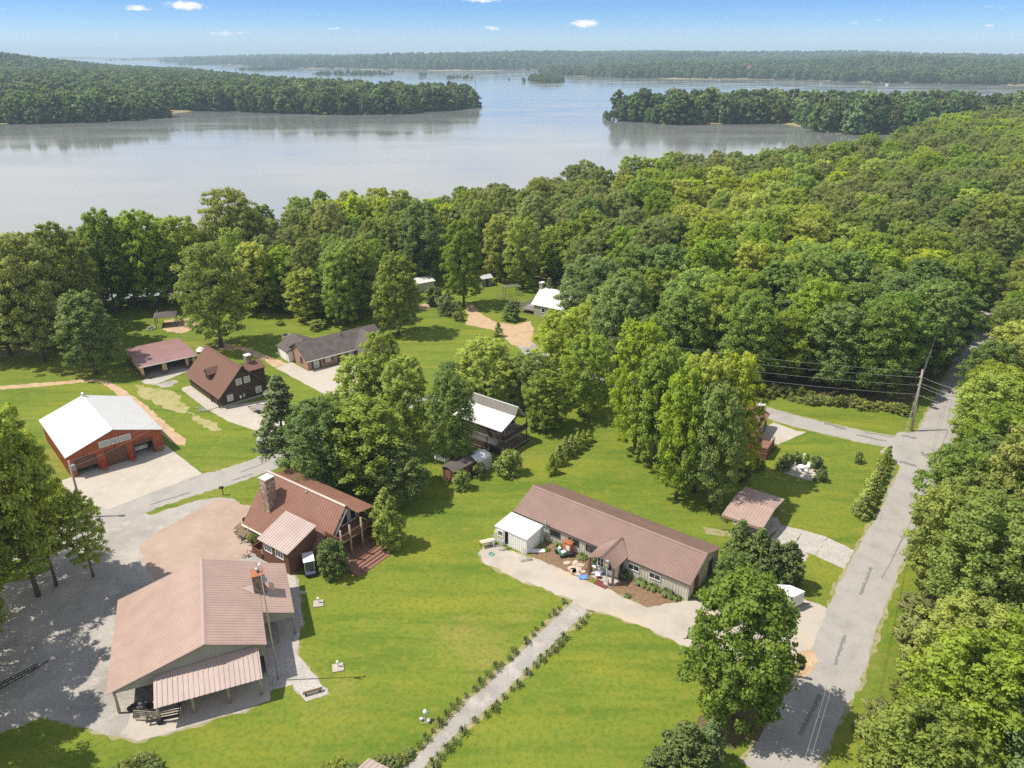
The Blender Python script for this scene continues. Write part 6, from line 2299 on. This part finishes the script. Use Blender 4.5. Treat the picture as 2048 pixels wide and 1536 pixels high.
# portable toilet
g = at(529, 904)
t = thing('portable_toilet', 'dark blue portable toilet with white domed roof beside the lane', 'toilet', g, R(-14))
MB().box((0, 0, 1.12), (1.15, 1.15, 2.1)).build('body', 'navy_plastic', t)
MB().prism([(-.66, 2.15), (.66, 2.15), (.62, 2.42), (.35, 2.62), (0, 2.68), (-.35, 2.62), (-.62, 2.42)], 'y', -.66, .66).build('roof', 'white_paint', t)
MB().box((0, -.6, 1.05), (.8, .05, 1.85)).build('door', 'navy_plastic', t)
MB().box((-.1, -.635, 1.75), (.5, .02, .22)).build('door_sign', 'grey_paint', t)
MB().box((-.57, -.57, 1.12), (.07, .07, 2.1)).build('corner_trim', 'white_paint', t)


def mailbox(x, y, lb, rz, m='black_paint', k=1.0):
    g = at(x, y)
    t = thing('mailbox', lb, 'mailbox', g, rz)
    MB().box((0, 0, .55 * k), (.12 * k, .12 * k, 1.1 * k)).build('post', 'dark_pole_wood', t)
    MB().bar((-.1, 0, .95 * k), (.35, 0, 1.1 * k), .08).build('arm', 'dark_pole_wood', t)
    pr = [(-.12, 0), (.12, 0), (.12, .14), (.07, .24), (-.07, .24), (-.12, .14)]
    b = MB().prism([(a * k, 1.1 * k + c * k) for a, c in pr], 'x', -.22 * k, .36 * k)
    b.build('box', m, t)
    MB().box((.1, .15 * k, 1.3 * k), (.14, .02, .05)).build('flag', 'flag_red', t)


mailbox(446.5, 990, 'mailbox on a dark post at the mouth of the pink driveway', R(200))
mailbox(1505, 832, 'mailbox beside the side road next to the half-hidden red house', R(120))
g = at(1582, 1354)
t = thing('mailbox', 'heavy dark log mailbox beside the road next to the big maple', 'mailbox', g, R(-20))
MB().bar((0, 0, 0), (.1, 0, 1.5), .26).build('post', 'brown_log', t)
MB().bar((-.6, 0, 1.05), (.9, 0, 1.3), .20).build('arm', 'brown_log', t)
MB().box((.75, 0, 1.5), (.5, .28, .28)).build('box', 'black_paint', t)

# stop sign seen from behind
g = at(1775, 921)
t = thing('stop_sign', 'road sign seen from behind at the top of the arborvitae row', 'sign', g, R(28))
MB().bar((0, 0, 0), (0, 0, 2.2), .06).build('post', 'steel', t)
MB().prism([(.38 * math.cos(R(22.5 + 45 * i)), 2.05 + .38 * math.sin(R(22.5 + 45 * i))) for i in range(8)], 'y', -.06, -.035).build('sign_plate', 'trim_dark', t)
# trailer in front of the cabin
g = at(523, 822)
t = thing('utility_trailer', 'flat grey utility trailer on the cabin concrete drive', 'trailer', g, R(-18))
for i in range(6):
    MB().box((0, -.75 + .3 * i, .62), (3.0, .28, .05)).build('plank', 'grey_boards', t)
b = MB()
for y in (-.93, .93):
    b.box((0, y, .66), (3.1, .07, .22))
b.build('side_rail', 'steel', t)
b = MB().bar((-1.5, -.5, .5), (-2.6, 0, .48), .08)
b.bar((-1.5, .5, .5), (-2.6, 0, .48), .08)
b.build('drawbar', 'black_paint', t)
for y in (-1.05, 1.05):
    wheel(t, (.2, y, .33), .33, .2)
# metal gates stacked on the grass
g = at(402, 818)
for i, (dx, dy, rz) in enumerate([(0, 0, R(-30)), (.9, -.9, R(10))]):
    t = thing('metal_ramp', ('aluminium ramp lying on the grass beside the cabin walk', 'second aluminium ramp, nearer the driveway corner')[i], 'ramp', g + Vector((dx, dy, .1)), rz)
    b = MB()
    for y in (-.22, .22):
        b.bar((-1.1, y, 0), (1.1, y, .05 + .12 * i), .05)
    b.build('rail', 'aluminium', t)
    for k in range(9):
        x = -1 + .25 * k
        MB().bar((x, -.2, .02 + i * .05), (x, .2, .02 + i * .05), .06).build('rung', 'aluminium', t)
# propane tank
g = at(884, 926)
t = thing('propane_tank', 'white propane tank in the shade left of the dark-roofed shed', 'tank', g, R(-28))
pr = [(.05, -1.25), (.32, -1.15), (.45, -.95), (.45, .95), (.32, 1.15), (.05, 1.25)]
b = MB().lathe(pr, n=16)
b.v = [(z, x, y + .75) for x, y, z in b.v]
b.build('tank', 'tank_white', t, smooth=True)
MB().lathe([(.14, 0), (.16, .22), (.05, .27)], (0, 0, 1.18), 10).build('valve_dome', 'grey_paint', t)
for x in (-.7, .7):
    MB().box((x, 0, .17), (.14, .7, .34)).build('leg', 'grey_paint', t)
# white enclosed trailer with pointed nose by the big maple
g = at(1560, 1212)
t = thing('cargo_trailer', 'white enclosed trailer with a pointed nose behind the big roadside maple', 'trailer', g, R(-6))
ft = [(-3.6, -.85), (1.0, -.85), (2.3, 0.1), (1.0, .95), (-3.6, .95)]
MB().prism(ft, 'z', .5, 2.0).build('body', 'white_siding', t)
MB().prism([(x * 1.01, y * 1.02) for x, y in ft], 'z', 2.0, 2.06).build('roof', 'white_paint', t)
for y in (-.95, 1.05):
    wheel(t, (-1.2, y, .33), .33, .2)
MB().bar((2.0, .1, .5), (3.1, .1, .48), .09).build('drawbar', 'black_paint', t)
# white barrel, AC units
for x, y, nm, lb, s in ((1368, 1194, 'white_barrel', 'white barrel at the front right corner of the long building', 0), (534, 790, 'air_conditioner', 'white air-conditioning unit at the right wall of the log cabin', 1),
                        (1501, 855, 'air_conditioner', 'pale air-conditioning unit beside the half-hidden red house', 1)):
    g = at(x, y)
    t = thing(nm, lb, 'barrel' if s == 0 else 'air conditioner', g, R(40))
    if s == 0:
        MB().lathe([(.26, 0), (.3, .05), (.3, .4), (.32, .45), (.3, .5), (.3, .85), (.24, .9)], n=14).build('drum', 'white_paint', t, smooth=True)
        MB().lathe([(.25, 0), (.25, .03)], (0, 0, .9), 14).build('lid', 'white_siding', t)
    else:
        MB().box((0, 0, .42), (.85, .85, .8)).build('case', 'white_siding', t)
        MB().lathe([(.34, 0), (.34, .05)], (0, 0, .82), 14).build('fan_grille', 'grey_paint', t)

# ---- work site in front of the long building
LB, LR = Vector((0.38, 78.55, 0)), R(-37.1)


def onlong(x, y):
    p = loc_to(LB, LR, (x, y, 0))
    return p


def stepladder(p, lb, h=1.9, rz=0, m='aluminium'):
    t = thing('step_ladder', lb, 'ladder', p, rz)
    for nm, s in (('front_frame', -1), ('rear_frame', 1)):
        b = MB()
        for x in (-.25, .25):
            b.bar((x, s * .5, 0), (x * .6, s * .05, h), .05)
        if s > 0:
            b.bar((-.22, .42, .3), (.22, .42, .3), .035)
        b.build(nm, m, t)
    for k in range(6):
        z = .25 + k * .29
        y = -.5 + .45 * z / h
        MB().box((0, y, z), (.5 - .2 * z / h, .10, .035)).build('rung', m, t)
    MB().box((0, 0, h + .02), (.36, .2, .04)).build('top_cap', 'yellow_paint' if m == 'aluminium' else m, t)


stepladder(at(991, 1090), 'aluminium stepladder at the left corner of the white shed', 1.9, R(-50))
stepladder(at(1004, 1097), 'aluminium stepladder with a yellow top in front of the shed window', 1.7, R(-20))
stepladder(at(1047, 1120), 'aluminium stepladder at the right front corner of the white shed', 1.6, R(-60))
a, c = onlong(4.85, -.9), onlong(4.62, .0)
t = thing('extension_ladder', 'long green extension ladder leaning on the roof edge beside the white shed', 'ladder', a, LR)
b = MB()
for x in (-.2, .2):
    b.bar((x, -.35, 0), (x - .15, .65, 3.1), .06)
b.build('rail', 'ladder_green', t)
for k in range(10):
    z = .2 + k * .3
    MB().bar((-.2 - .15 * z / 3.1, -.35 + z / 3.1, z), (.2 - .15 * z / 3.1, -.35 + z / 3.1, z), .04).build('rung', 'aluminium', t)
t = thing('work_table', 'makeshift plywood table with clutter at the left end of the gravel drive', 'table', at(971, 1093), R(20))
MB().box((0, 0, .8), (1.3, .7, .05)).build('tabletop', 'flagstone', t)
for x in (-.5, .5):
    for y in (-.25, .25):
        MB().bar((x * 1.15, y * 1.2, 0), (x, y, .78), .05).build('leg', 'brown_log', t)
tag(MB().box((0, 0, .35), (.8, .55, .6)).build('cooler', 'white_paint', loc=at(982, 1088)), 'white boxy cooler beside the left wall of the white shed', 'cooler')
b = MB()
for k in range(4):
    b.tube([(.38 * math.cos(i * .5) * (1 - .06 * k), .3 * math.sin(i * .5) * (1 - .06 * k), .03 + .035 * k) for i in range(14)], .025, 5)
tag(b.build('garden_hose', 'teal_plastic', loc=at(983, 1109)), 'coiled teal hose on the gravel in front of the white shed', 'hose')
tag(MB().box((0, 0, .12), (2.0, .62, .10), R(0)).build('foam_board', 'white_siding', loc=onlong(5.1, -2.6)), 'white board lying on the mulch along the right wall of the white shed', 'board')
g = at(1137, 1103)
t = thing('wood_furnace', 'orange-red outdoor furnace box in the mulch under the second window', 'furnace', g, LR)
MB().box((0, 0, .75), (1.05, .9, 1.3)).build('case', 'orange_paint', t)
MB().box((0, 0, 1.44), (1.15, 1.0, .08)).build('top', 'orange_metal', t)
MB().box((.15, -.47, .8), (.5, .04, .6)).build('door', 'white_siding', t)
MB().tube([(.3, .2, 1.45), (.3, .2, 1.75)], .1, 8).build('flue', 'steel', t)
g = at(1122, 1109)
t = thing('lawn_mower', 'small white and green ride-on mower parked beside the orange furnace', 'mower', g, R(-60))
MB().prism([(-.7, .3), (.75, .3), (.75, .65), (.15, .72), (.1, .45), (-.7, .55)], 'y', -.3, .3).build('body', 'green_paint', t)
MB().blob((-.3, 0, .75), (.24, .22, .2), 1, 3, .1).build('seat', 'white_paint', t)
MB().box((.5, 0, .72), (.4, .5, .12)).build('hood', 'white_paint', t)
for x, r_ in ((-.5, .26), (.55, .18)):
    for y in (-.36, .36):
        wheel(t, (x, y, r_), r_, .16, hub='white_paint')
g = at(1140, 1113)
t = thing('wheelbarrow', 'black wheelbarrow in the mulch right of the ride-on mower', 'wheelbarrow', g, R(10))
MB().prism([(-.45, .55), (.35, .55), (.2, .28), (-.25, .28)], 'y', -.28, .28).build('tray', 'black_paint', t)
wheel(t, (.5, 0, .18), .18, .1)
b = MB()
for y in (-.22, .22):
    b.bar((.5, y * .3, .2), (-.95, y, .52), .04)
b.build('handle', 'brown_log', t)
for k, (x, y, sx, sy, rz) in enumerate([(1134, 1126, .5, .34, .3), (1150, 1126, .55, .34, 1.1), (1159, 1131, .6, .4, .2), (1143, 1136, .62, .36, .5), (1154, 1140, .8, .42, .9), (1147, 1142, .5, .4, 1.6), (1164, 1144, .5, .3, .1),
                                        (1156, 1148, .55, .3, .7)]):
    r = random.Random(k)
    n = 8
    pl = [((sx * r.uniform(.8, 1.1)) * math.cos(2 * math.pi * i / n), (sy * r.uniform(.8, 1.15)) * math.sin(2 * math.pi * i / n)) for i in range(n)]
    o = MB().prism(pl, 'z', 0, .07).build('flagstone', 'flagstone', loc=at(x, y) + Vector((0, 0, .012)))
    o.rotation_euler = (0, 0, rz)
    tag(o, 'loose pale flagstone in the mulch left of the entry porch', 'stone', 'flagstones by the porch')
# porch clutter
g = at(1177, 1144)
t = thing('porch_chair', 'wooden chair left of the entry porch posts', 'chair', g, LR)
MB().box((0, 0, .42), (.5, .5, .06)).build('seat', 'brown_log', t)
MB().box((0, .24, .75), (.5, .06, .62)).build('backrest', 'brown_log', t)
for x in (-.21, .21):
    for y in (-.21, .21):
        MB().box((x, y, .2), (.06, .06, .4)).build('leg', 'brown_log', t)
b = MB()
vs = [(x * .14 - .5, y * .14 - .4, .05 + .12 * noise.noise(Vector((x * .5, y * .5, 3)))) for y in range(6) for x in range(8)]
b.add(vs, [(y * 8 + x, y * 8 + x + 1, y * 8 + x + 9, y * 8 + x + 8) for y in range(5) for x in range(7)])
o = tag(b.build('tarp', 'blue_tarp', loc=at(1166, 1155) + Vector((0, 0, .08))), 'crumpled blue tarp at the edge of the mulch by the porch', 'tarp')
for k, (x, y, m, lb) in enumerate([(1193, 1151, 'white_paint', 'white bucket by the left porch post'), (1196, 1157, 'red_paint', 'red and white bin at the front of the porch'), (1202, 1150, 'blue_tarp', 'blue bin beside the porch door'),
                                   (1187, 1141, 'flagstone', 'tan box by the porch post')]):
    t = thing('storage_bin', lb, 'bin', at(x, y), R(20 * k))
    MB().lathe([(.2, 0), (.26, .5), (.27, .52)], n=10).build('tub', m, t)
    MB().lathe([(.28, 0), (.26, .06)], (0, 0, .52), 10).build('lid', 'white_paint', t)
g = at(1212, 1169)
t = thing('traffic_signal', 'old grey traffic light on a pole standing in front of the porch', 'traffic light', g, LR)
MB().tube([(0, 0, 0), (0, 0, 2.5)], .06, 8).build('pole', 'aluminium', t)
MB().box((0, 0, 2.75), (.34, .26, .95)).build('housing', 'grey_paint', t)
for k, m in enumerate(('red_paint', 'yellow_paint', 'green_paint')):
    M = Matrix.Translation((0, -.14, 3.05 - .3 * k)) @ Matrix.Rotation(math.pi / 2, 4, 'X')
    q = MB().lathe([(.11, 0), (.11, .03)], n=12)
    q.v = [tuple(M @ Vector(v)) for v in q.v]
    q.build('lens', m, t)
MB().box((0, 0, .12), (.5, .5, .24)).build('base', 'grey_concrete', t)
o = tag(MB().box((0, 0, .03), (1.6, 1.1, .06)).build('door_mat', 'maroon_mat', loc=at(1204, 1168) + Vector((0, 0, .02))), 'maroon mat on the ground in front of the entry porch', 'mat')
o.rotation_euler = (0, 0, LR)
g = at(1215, 1171)
t = thing('garden_statue', 'grey garden figure at the foot of the traffic light', 'statue', g)
MB().lathe([(.2, 0), (.2, .12), (.12, .16), (.15, .45), (.09, .62), (.11, .75), (.03, .85)], n=10).build('figure', 'grey_concrete', t, smooth=True)
MB().box((0, 0, -.0), (.5, .5, .06)).build('plinth', 'grey_concrete', t)

# ---- flower beds: hostas and daylilies
def tuft_mesh(name, m, n, h, spread, wid, seed, dens=0):
    g = random.Random(seed)
    b = MB()
    for i in range(n):
        a = g.uniform(0, 6.28)
        s = spread * g.uniform(.5, 1.1)
        hh = h * g.uniform(.6, 1.1)
        u = Vector((math.cos(a), math.sin(a), 0))
        v = Vector((-u.y, u.x, 0)) * wid * g.uniform(.6, 1.1)
        o_ = u * .04
        p1, p2 = o_ + u * s * .45 + Vector((0, 0, hh)), o_ + u * s + Vector((0, 0, hh * .45))
        b.add([o_ - v * .5, o_ + v * .5, p1 + v, p1 - v, p2 + v * .3, p2 - v * .3], [(0, 1, 2, 3), (3, 2, 4, 5)])
    return b.mesh(name, m)


hosta = [tuft_mesh('hosta', 'shrub_leaf', 46, .5, .75, .13, i) for i in range(2)]
lily = [tuft_mesh('daylily', 'shrub_leaf', 34, .65, .55, .035, 10 + i) for i in range(3)]
lily2 = [tuft_mesh('daylily', 'flower_leaf', 34, .6, .55, .045, 20 + i) for i in range(2)]


def plant(nm, me, p, s, lb, cat, grp=None):
    o = bpy.data.objects.new(nm, me)
    COL.objects.link(o)
    o.location = p
    o.scale = (s, s, s)
    o.rotation_euler = (0, 0, rnd.uniform(0, 6.28))
    return tag(o, lb, cat, grp)


for x, y, s, lb in [(1165, 1116, 1.0, 'variegated hosta in the mulch below the third window'), (1282, 1168, 1.15, 'hosta nearest the porch in the right-hand bed'), (1306, 1178, 1.1, 'middle hosta of the three along the right wall'),
                    (1334, 1190, 1.25, 'largest hosta of the three along the right wall'), (1353, 1198, .8, 'small hosta at the right end of the bed'), (1255, 1193, .6, 'small plant alone at the front of the right-hand bed'),
                    (1094, 1101, .6, 'small plant beside the long ladder'), (1118, 1090, .9, 'leafy plant against the wall by the orange furnace')]:
    plant('hosta', hosta[rnd.randrange(2)], at(x, y), s, lb, 'plant')
for x, y, w_ in [(1248, 1157, 26), (1190, 1128, 20)]:
    tpx('darkbush', x, y, y - 18, w_, ('dark hydrangea in the shade right of the entry porch', 'small leafy shrub against the wall left of the entry porch')[x < 1200])
for side, PL, off in (('left', PATHL, -.42), ('right', PATHR, .42)):
    ln = smooth_line([at(x, y) for x, y in PL], 24)
    acc = 0
    for i in range(1, len(ln)):
        acc += (ln[i] - ln[i - 1]).length
        if acc > .78:
            acc = rnd.uniform(-.25, .1)
            d = (ln[i] - ln[i - 1]).normalized()
            p = ln[i] + Vector((-d.y, d.x, 0)) * off * 1.1 + Vector((rnd.gauss(0, .1), rnd.gauss(0, .1), 0))
            if rnd.random() < .07:
                continue
            k = rnd.random()
            me = lily[rnd.randrange(3)] if k < .55 else lily2[rnd.randrange(2)]
            plant('daylily', me, p, rnd.uniform(.6, 1.25), ('daylily clump in the %s-hand border of the straight garden path' % side) if k < .55 else ('pale yellowing daylily clump in the %s-hand path border' % side), 'plant',
                  'daylilies along the garden path')
# flowering shrubs along the bottom edge
for i, (x, y, s, k) in enumerate([(655, 1545, 1, 0), (680, 1540, 1.1, 1), (705, 1548, 1, 1), (760, 1536, 1.1, 0), (785, 1530, .9, 1), (800, 1522, .8, 0), (815, 1512, .8, 1), (265, 1545, 1.3, 0), (290, 1530, 1.1, 0), (310, 1540, 1.0, 1), (240, 1552, 1.2, 1)]):
    tpx('shrub' if k else 'scrub', x, y, y - 24 * s, 40 * s, 'leafy flower bush at the bottom edge, ' + ('beside the mauve shelter roof' if x > 500 else 'on the shaded lawn corner'), 'flower bushes at the bottom edge')
# driftwood, stones and yellow bush by the A-frame
g = at(487, 1078)
t = thing('driftwood_sculpture', 'pale driftwood sculpture in the mulch bed at the back corner of the A-frame house', 'sculpture', g)
r = random.Random(5)
for i in range(9):
    a = r.uniform(0, 6.28)
    MB().tube([(0, 0, .1), (.35 * math.cos(a), .35 * math.sin(a), r.uniform(.3, .8)), (.9 * math.cos(a + .5), .9 * math.sin(a + .5), r.uniform(.5, 1.5))], [.11, .08, .03], 6).build('limb', 'driftwood', t)
for i, (x, y, s) in enumerate([(478, 1072, .3), (494, 1084, .35), (500, 1090, .3), (482, 1086, .25), (470, 1063, .3), (510, 1094, .25)]):
    tag(MB().blob((0, 0, s * .3), (s, s * .8, s * .5), 1, i, .3).build('boulder', 'river_rock', loc=at(x, y)), 'small rock in the mulch bed beside the driftwood', 'rock', 'rocks around the driftwood bed')
tpx('bright' if False else 'shrub', 505, 1084, 1066, 22, 'bright yellow bush in the mulch bed behind the A-frame house')
g = at(492, 1112)
t = thing('root_stump', 'tangled root stump on the gravel behind the A-frame dormer', 'stump', g)
for i in range(6):
    a = r.uniform(0, 6.28)
    MB().tube([(0, 0, .25), (.3 * math.cos(a), .3 * math.sin(a), .35), (.6 * math.cos(a), .6 * math.sin(a), r.uniform(.05, .6))], [.14, .09, .03], 6).build('root', 'driftwood', t)
# patio set
g = at(1606, 927)
t = thing('garden_pillar', 'white pillar at the back of the small garden patio', 'pillar', g)
MB().lathe([(.22, 0), (.22, .1), (.11, .15), (.09, 1.2), (.14, 1.28), (.15, 1.36)], n=12).build('shaft', 'white_siding', t)
MB().blob((0, 0, 1.5), (.16, .16, .2), 1, 2, .1).build('finial', 'white_paint', t)
g = at(1602, 941)
t = thing('patio_table', 'small pale round table in the middle of the garden patio', 'table', g)
MB().lathe([(.5, .66), (.52, .7), (.5, .73)], n=16).build('tabletop', 'white_siding', t)
MB().lathe([(.28, 0), (.08, .08), (.07, .66)], n=10).build('pedestal', 'white_siding', t)
for i, (x, y, rz) in enumerate([(1592, 938, 60), (1597, 947, 120), (1612, 946, 220), (1614, 937, 300)]):
    t = thing('patio_chair', ('white chair at the left of the patio table', 'white chair at the front left of the patio table', 'white chair at the front right of the patio table', 'white chair at the right rear of the patio table')[i], 'chair',
              at(x, y), R(rz), 'patio chairs')
    MB().box((0, 0, .42), (.5, .5, .05)).build('seat', 'white_paint', t)
    MB().box((0, .24, .7), (.5, .05, .55)).build('backrest', 'white_paint', t)
    for sx in (-.2, .2):
        for sy in (-.2, .2):
            MB().box((sx, sy, .2), (.05, .05, .4)).build('leg', 'white_paint', t)
# picnic set left of the chalet, fire rings, arbour, fence, wheelbarrow-like bits
g = at(876, 862)
t = thing('picnic_table', 'red picnic table with benches on the lawn left of the chalet', 'table', g, R(30))
for i in range(5):
    MB().box((0, -.36 + .18 * i, .76), (1.9, .16, .05)).build('plank', 'picnic_red', t)
for y in (-.75, .75):
    MB().box((0, y, .45), (1.9, .28, .05)).build('bench', 'picnic_red', t)
for x in (-.7, .7):
    b = MB().bar((x, -.8, 0), (x, -.2, .75), .08)
    b.bar((x, .8, 0), (x, .2, .75), .08)
    b.bar((x, -.85, .42), (x, .85, .42), .08)
    b.build('trestle', 'picnic_red', t)
for x, y, lb in ((572, 672, 'fire ring of stones on the lawn beyond the brick ranch garage'), (303, 658, 'fire ring of stones in front of the gazebo')):
    t = thing('fire_ring', lb, 'fire pit', at(x, y))
    for i in range(11):
        a = i * 2 * math.pi / 11
        MB().blob((.8 * math.cos(a), .8 * math.sin(a), .14), (.26, .24, .2), 1, i, .3).build('stone', 'river_rock', t)
    MB().blob((0, 0, .06), (.55, .5, .12), 1, 5, .3).build('ash_bed', 'black_paint', t)
g = at(1022, 590)
t = thing('garden_arbour', 'weathered wooden arbour in the garden left of the white-roofed cabin', 'arbour', g, R(15))
posts(t, [(-1.6, -1), (1.6, -1), (-1.6, 1), (1.6, 1)], 0, 2.3, .07, 'grey_boards', sq=True)
for i in range(7):
    MB().box((-1.8 + .6 * i, 0, 2.36), (.07, 2.6, .12)).build('rafter', 'grey_boards', t)
for y in (-1, 1):
    MB().box((0, y, 2.26), (3.8, .08, .10)).build('beam', 'grey_boards', t)
g0, g1 = at(996, 596), at(1052, 612)
t = thing('garden_fence', 'low weathered rail fence round the garden left of the white-roofed cabin', 'fence', g0)
d = g1 - g0
n = 9
for i in range(n + 1):
    p = d * i / n
    MB().box((p.x, p.y, .55), (.10, .10, 1.1)).build('post', 'grey_boards', t)
for z in (.45, .95):
    MB().bar(Vector((0, 0, z)), d + Vector((0, 0, z)), .05, .09).build('rail', 'grey_boards', t)
g = at(404, 705)
t = thing('garden_wagon', 'white tarp-covered heap on the grass behind the log cabin', 'heap', g)
MB().blob((0, 0, .5), (1.1, .8, .65), 2, 7, .5).build('cover', 'white_siding', t)
MB().box((0, 0, .06), (2.0, 1.4, .12)).build('pallet', 'grey_boards', t)
# parked car in the right bay of the red garage
p = loc_to((-61.2, 90.3, 0), R(41.5), (9.75, 3.6, .06))
t = thing('parked_car', 'white car parked inside the open right bay of the red garage', 'car', p, R(41.5))
MB().prism([(-2.1, .35), (2.1, .35), (2.15, .75), (1.95, .95), (1.2, 1.0), (-1.0, 1.0), (-2.1, .9)], 'x', -.88, .88).build('body', 'white_paint', t)
MB().prism([(-1.75, .98), (1.2, .98), (.6, 1.48), (-1.2, 1.5)], 'x', -.76, .76).build('cabin', 'glass_tint', t)
MB().box((0, -.3, 1.52), (1.35, 1.7, .05)).build('roof', 'white_paint', t)
for sx in (-.82, .82):
    for sy in (-1.3, 1.35):
        wheel(t, (sx, sy, .33), .33, .2, ax='x')
for sx in (-.6, .6):
    MB().box((sx, -2.13, .75), (.3, .06, .14)).build('headlight', 'glass_pale', t)
# ornaments by the red garage doors
for i, (lx, lb) in enumerate([(4.1, 'red rocking chair between the first two doors of the red garage'), (7.95, 'red rocking chair between the middle and right doors of the red garage')]):
    p = loc_to((-61.2, 90.3, 0), R(41.5), (lx, -.7, 0))
    t = thing('rocking_chair', lb, 'chair', p, R(41.5 + 20))
    MB().box((0, 0, .42), (.5, .5, .05)).build('seat', 'red_paint', t)
    MB().box((0, .26, .8), (.5, .05, .7)).build('backrest', 'red_paint', t)
    for x in (-.23, .23):
        MB().tube([(x, -.5, .1), (x, -.2, .03), (x, .2, .03), (x, .5, .12)], .03, 6).build('rocker', 'red_paint', t)
        MB().bar((x, -.2, .05), (x, -.2, .6), .04).build('arm_post', 'red_paint', t)
p = loc_to((-61.2, 90.3, 0), R(41.5), (11.9, -.6, 0))
t = thing('wagon_wheel', 'old wooden wagon wheel leaning at the right corner of the red garage', 'wheel', p, R(41.5))
b = MB().tube([(.5 * math.cos(i * math.pi / 8), .12 - .2 * math.sin(i * math.pi / 8), .52 + .5 * math.sin(i * math.pi / 8)) for i in range(17)], .045, 6)
b.build('rim', 'driftwood', t)
for i in range(8):
    a = i * math.pi / 4
    MB().bar((0, .12, .52), (.48 * math.cos(a), .12 - .2 * math.sin(a), .52 + .48 * math.sin(a)), .035).build('spoke', 'driftwood', t)


# bare dead trees
def deadtree(g, h, lb, seed):
    r = random.Random(seed)
    t = thing('dead_tree', lb, 'tree', g, r.uniform(0, 6))
    MB().tube([(0, 0, 0), (.15, .1, h * .4), (.0, .25, h * .75), (.1, .1, h)], [.22, .17, .1, .03], 7).build('trunk', 'dead_wood', t)
    b = MB()
    for i in range(16):
        z = h * r.uniform(.35, .92)
        a = r.uniform(0, 6.28)
        l = h * .28 * (1.15 - z / h)
        p = Vector((.08, .15, z))
        q = p + Vector((math.cos(a) * l, math.sin(a) * l, l * .7))
        b.tube([p, q], [.06, .02], 5, cap=False)
        for k in range(3):
            c = p.lerp(q, .4 + .2 * k)
            e = c + Vector((math.cos(a + r.uniform(-1.2, 1.2)), math.sin(a + r.uniform(-1.2, 1.2)), .6)) * l * .5
            b.tube([c, e], [.03, .01], 4, cap=False)
    b.build('branches', 'dead_wood', t)


deadtree(at(1192, 455) + Vector((0, 0, 0)), 19.5, 'bare grey dead tree rising above the forest near the lake', 3)
deadtree(at(1985, 1470), 8.5, 'bare dead tree among the woods right of the road', 4)
deadtree(at(1915, 1360), 7.5, 'slim dead tree leaning in the woods right of the road', 6)

# far across the lake: houses in the wooded shore, a channel marker
for i, (x, y, wd, m, lb) in enumerate([(1800, 157, 15, 'orange_metal', 'orange-roofed house in the trees of the far right shore'), (1497, 150, 10, 'red_paint', 'tiny red-roofed house on the far shore, left of the orange one'),
                                       (1772, 166, 9, 'white_metal', 'white house at the sandy bank on the far right shore'), (1640, 164, 8, 'white_metal', 'small white house at the waterline of the far shore'),
                                       (1440, 158, 8, 'grey_white_metal', 'small pale house low on the far shore, near the wooded island')]):
    g = at(x, y, LAKE + 4)
    zz = float(terrain_z(np.array([[g.x, g.y]]))[0])
    t = thing('shore_house', lb, 'house', (g.x, g.y, zz), R(20 * i))
    w_ = wd / 2
    h_ = 16 if i < 2 else 5
    MB().box((0, 0, h_ / 2), (w_ * 2, w_ * 1.4, h_)).build('wall', 'cream_siding', t)
    MB().slab([(-w_ - .6, -w_ * .8, h_), (w_ + .6, -w_ * .8, h_), (w_ + .6, 0, h_ + 3), (-w_ - .6, 0, h_ + 3)], .2).build('roof', m, t)
    MB().slab([(-w_ - .6, w_ * .8, h_), (w_ + .6, w_ * .8, h_), (w_ + .6, .01, h_ + 3), (-w_ - .6, .01, h_ + 3)], .2).build('roof', m, t)
t = thing('channel_marker', 'thin channel marker standing in the open lake', 'marker', at(951, 171, LAKE))
MB().tube([(0, 0, -2), (0, 0, 7)], .35, 6).build('pole', 'dark_pole_wood', t)
MB().box((0, 0, 7.5), (1.6, .3, 1.6)).build('daymark', 'green_paint', t)
# ---------------------------------------------------------------- summer haze: the air itself
hm = bpy.data.materials.new('summer_haze')
hm.use_nodes = True
hn = hm.node_tree
hn.nodes.clear()
ho = hn.nodes.new("ShaderNodeOutputMaterial")
hv = hn.nodes.new("ShaderNodeVolumePrincipled")
hv.inputs['Color'].default_value = (.62, .83, 1.0, 1)
hv.inputs['Density'].default_value = .00014
hv.inputs['Anisotropy'].default_value = 0.0
hn.links.new(hv.outputs[0], ho.inputs['Volume'])
hb = MB().box((0, 6200, 58), (25400, 13500, 136))
haze = hb.build('haze', hm)
haze['kind'] = 'stuff'
haze['label'] = 'thin summer haze over the lake and hills'

hm.cycles.volume_sampling = 'DISTANCE'
hm.cycles.homogeneous_volume = True
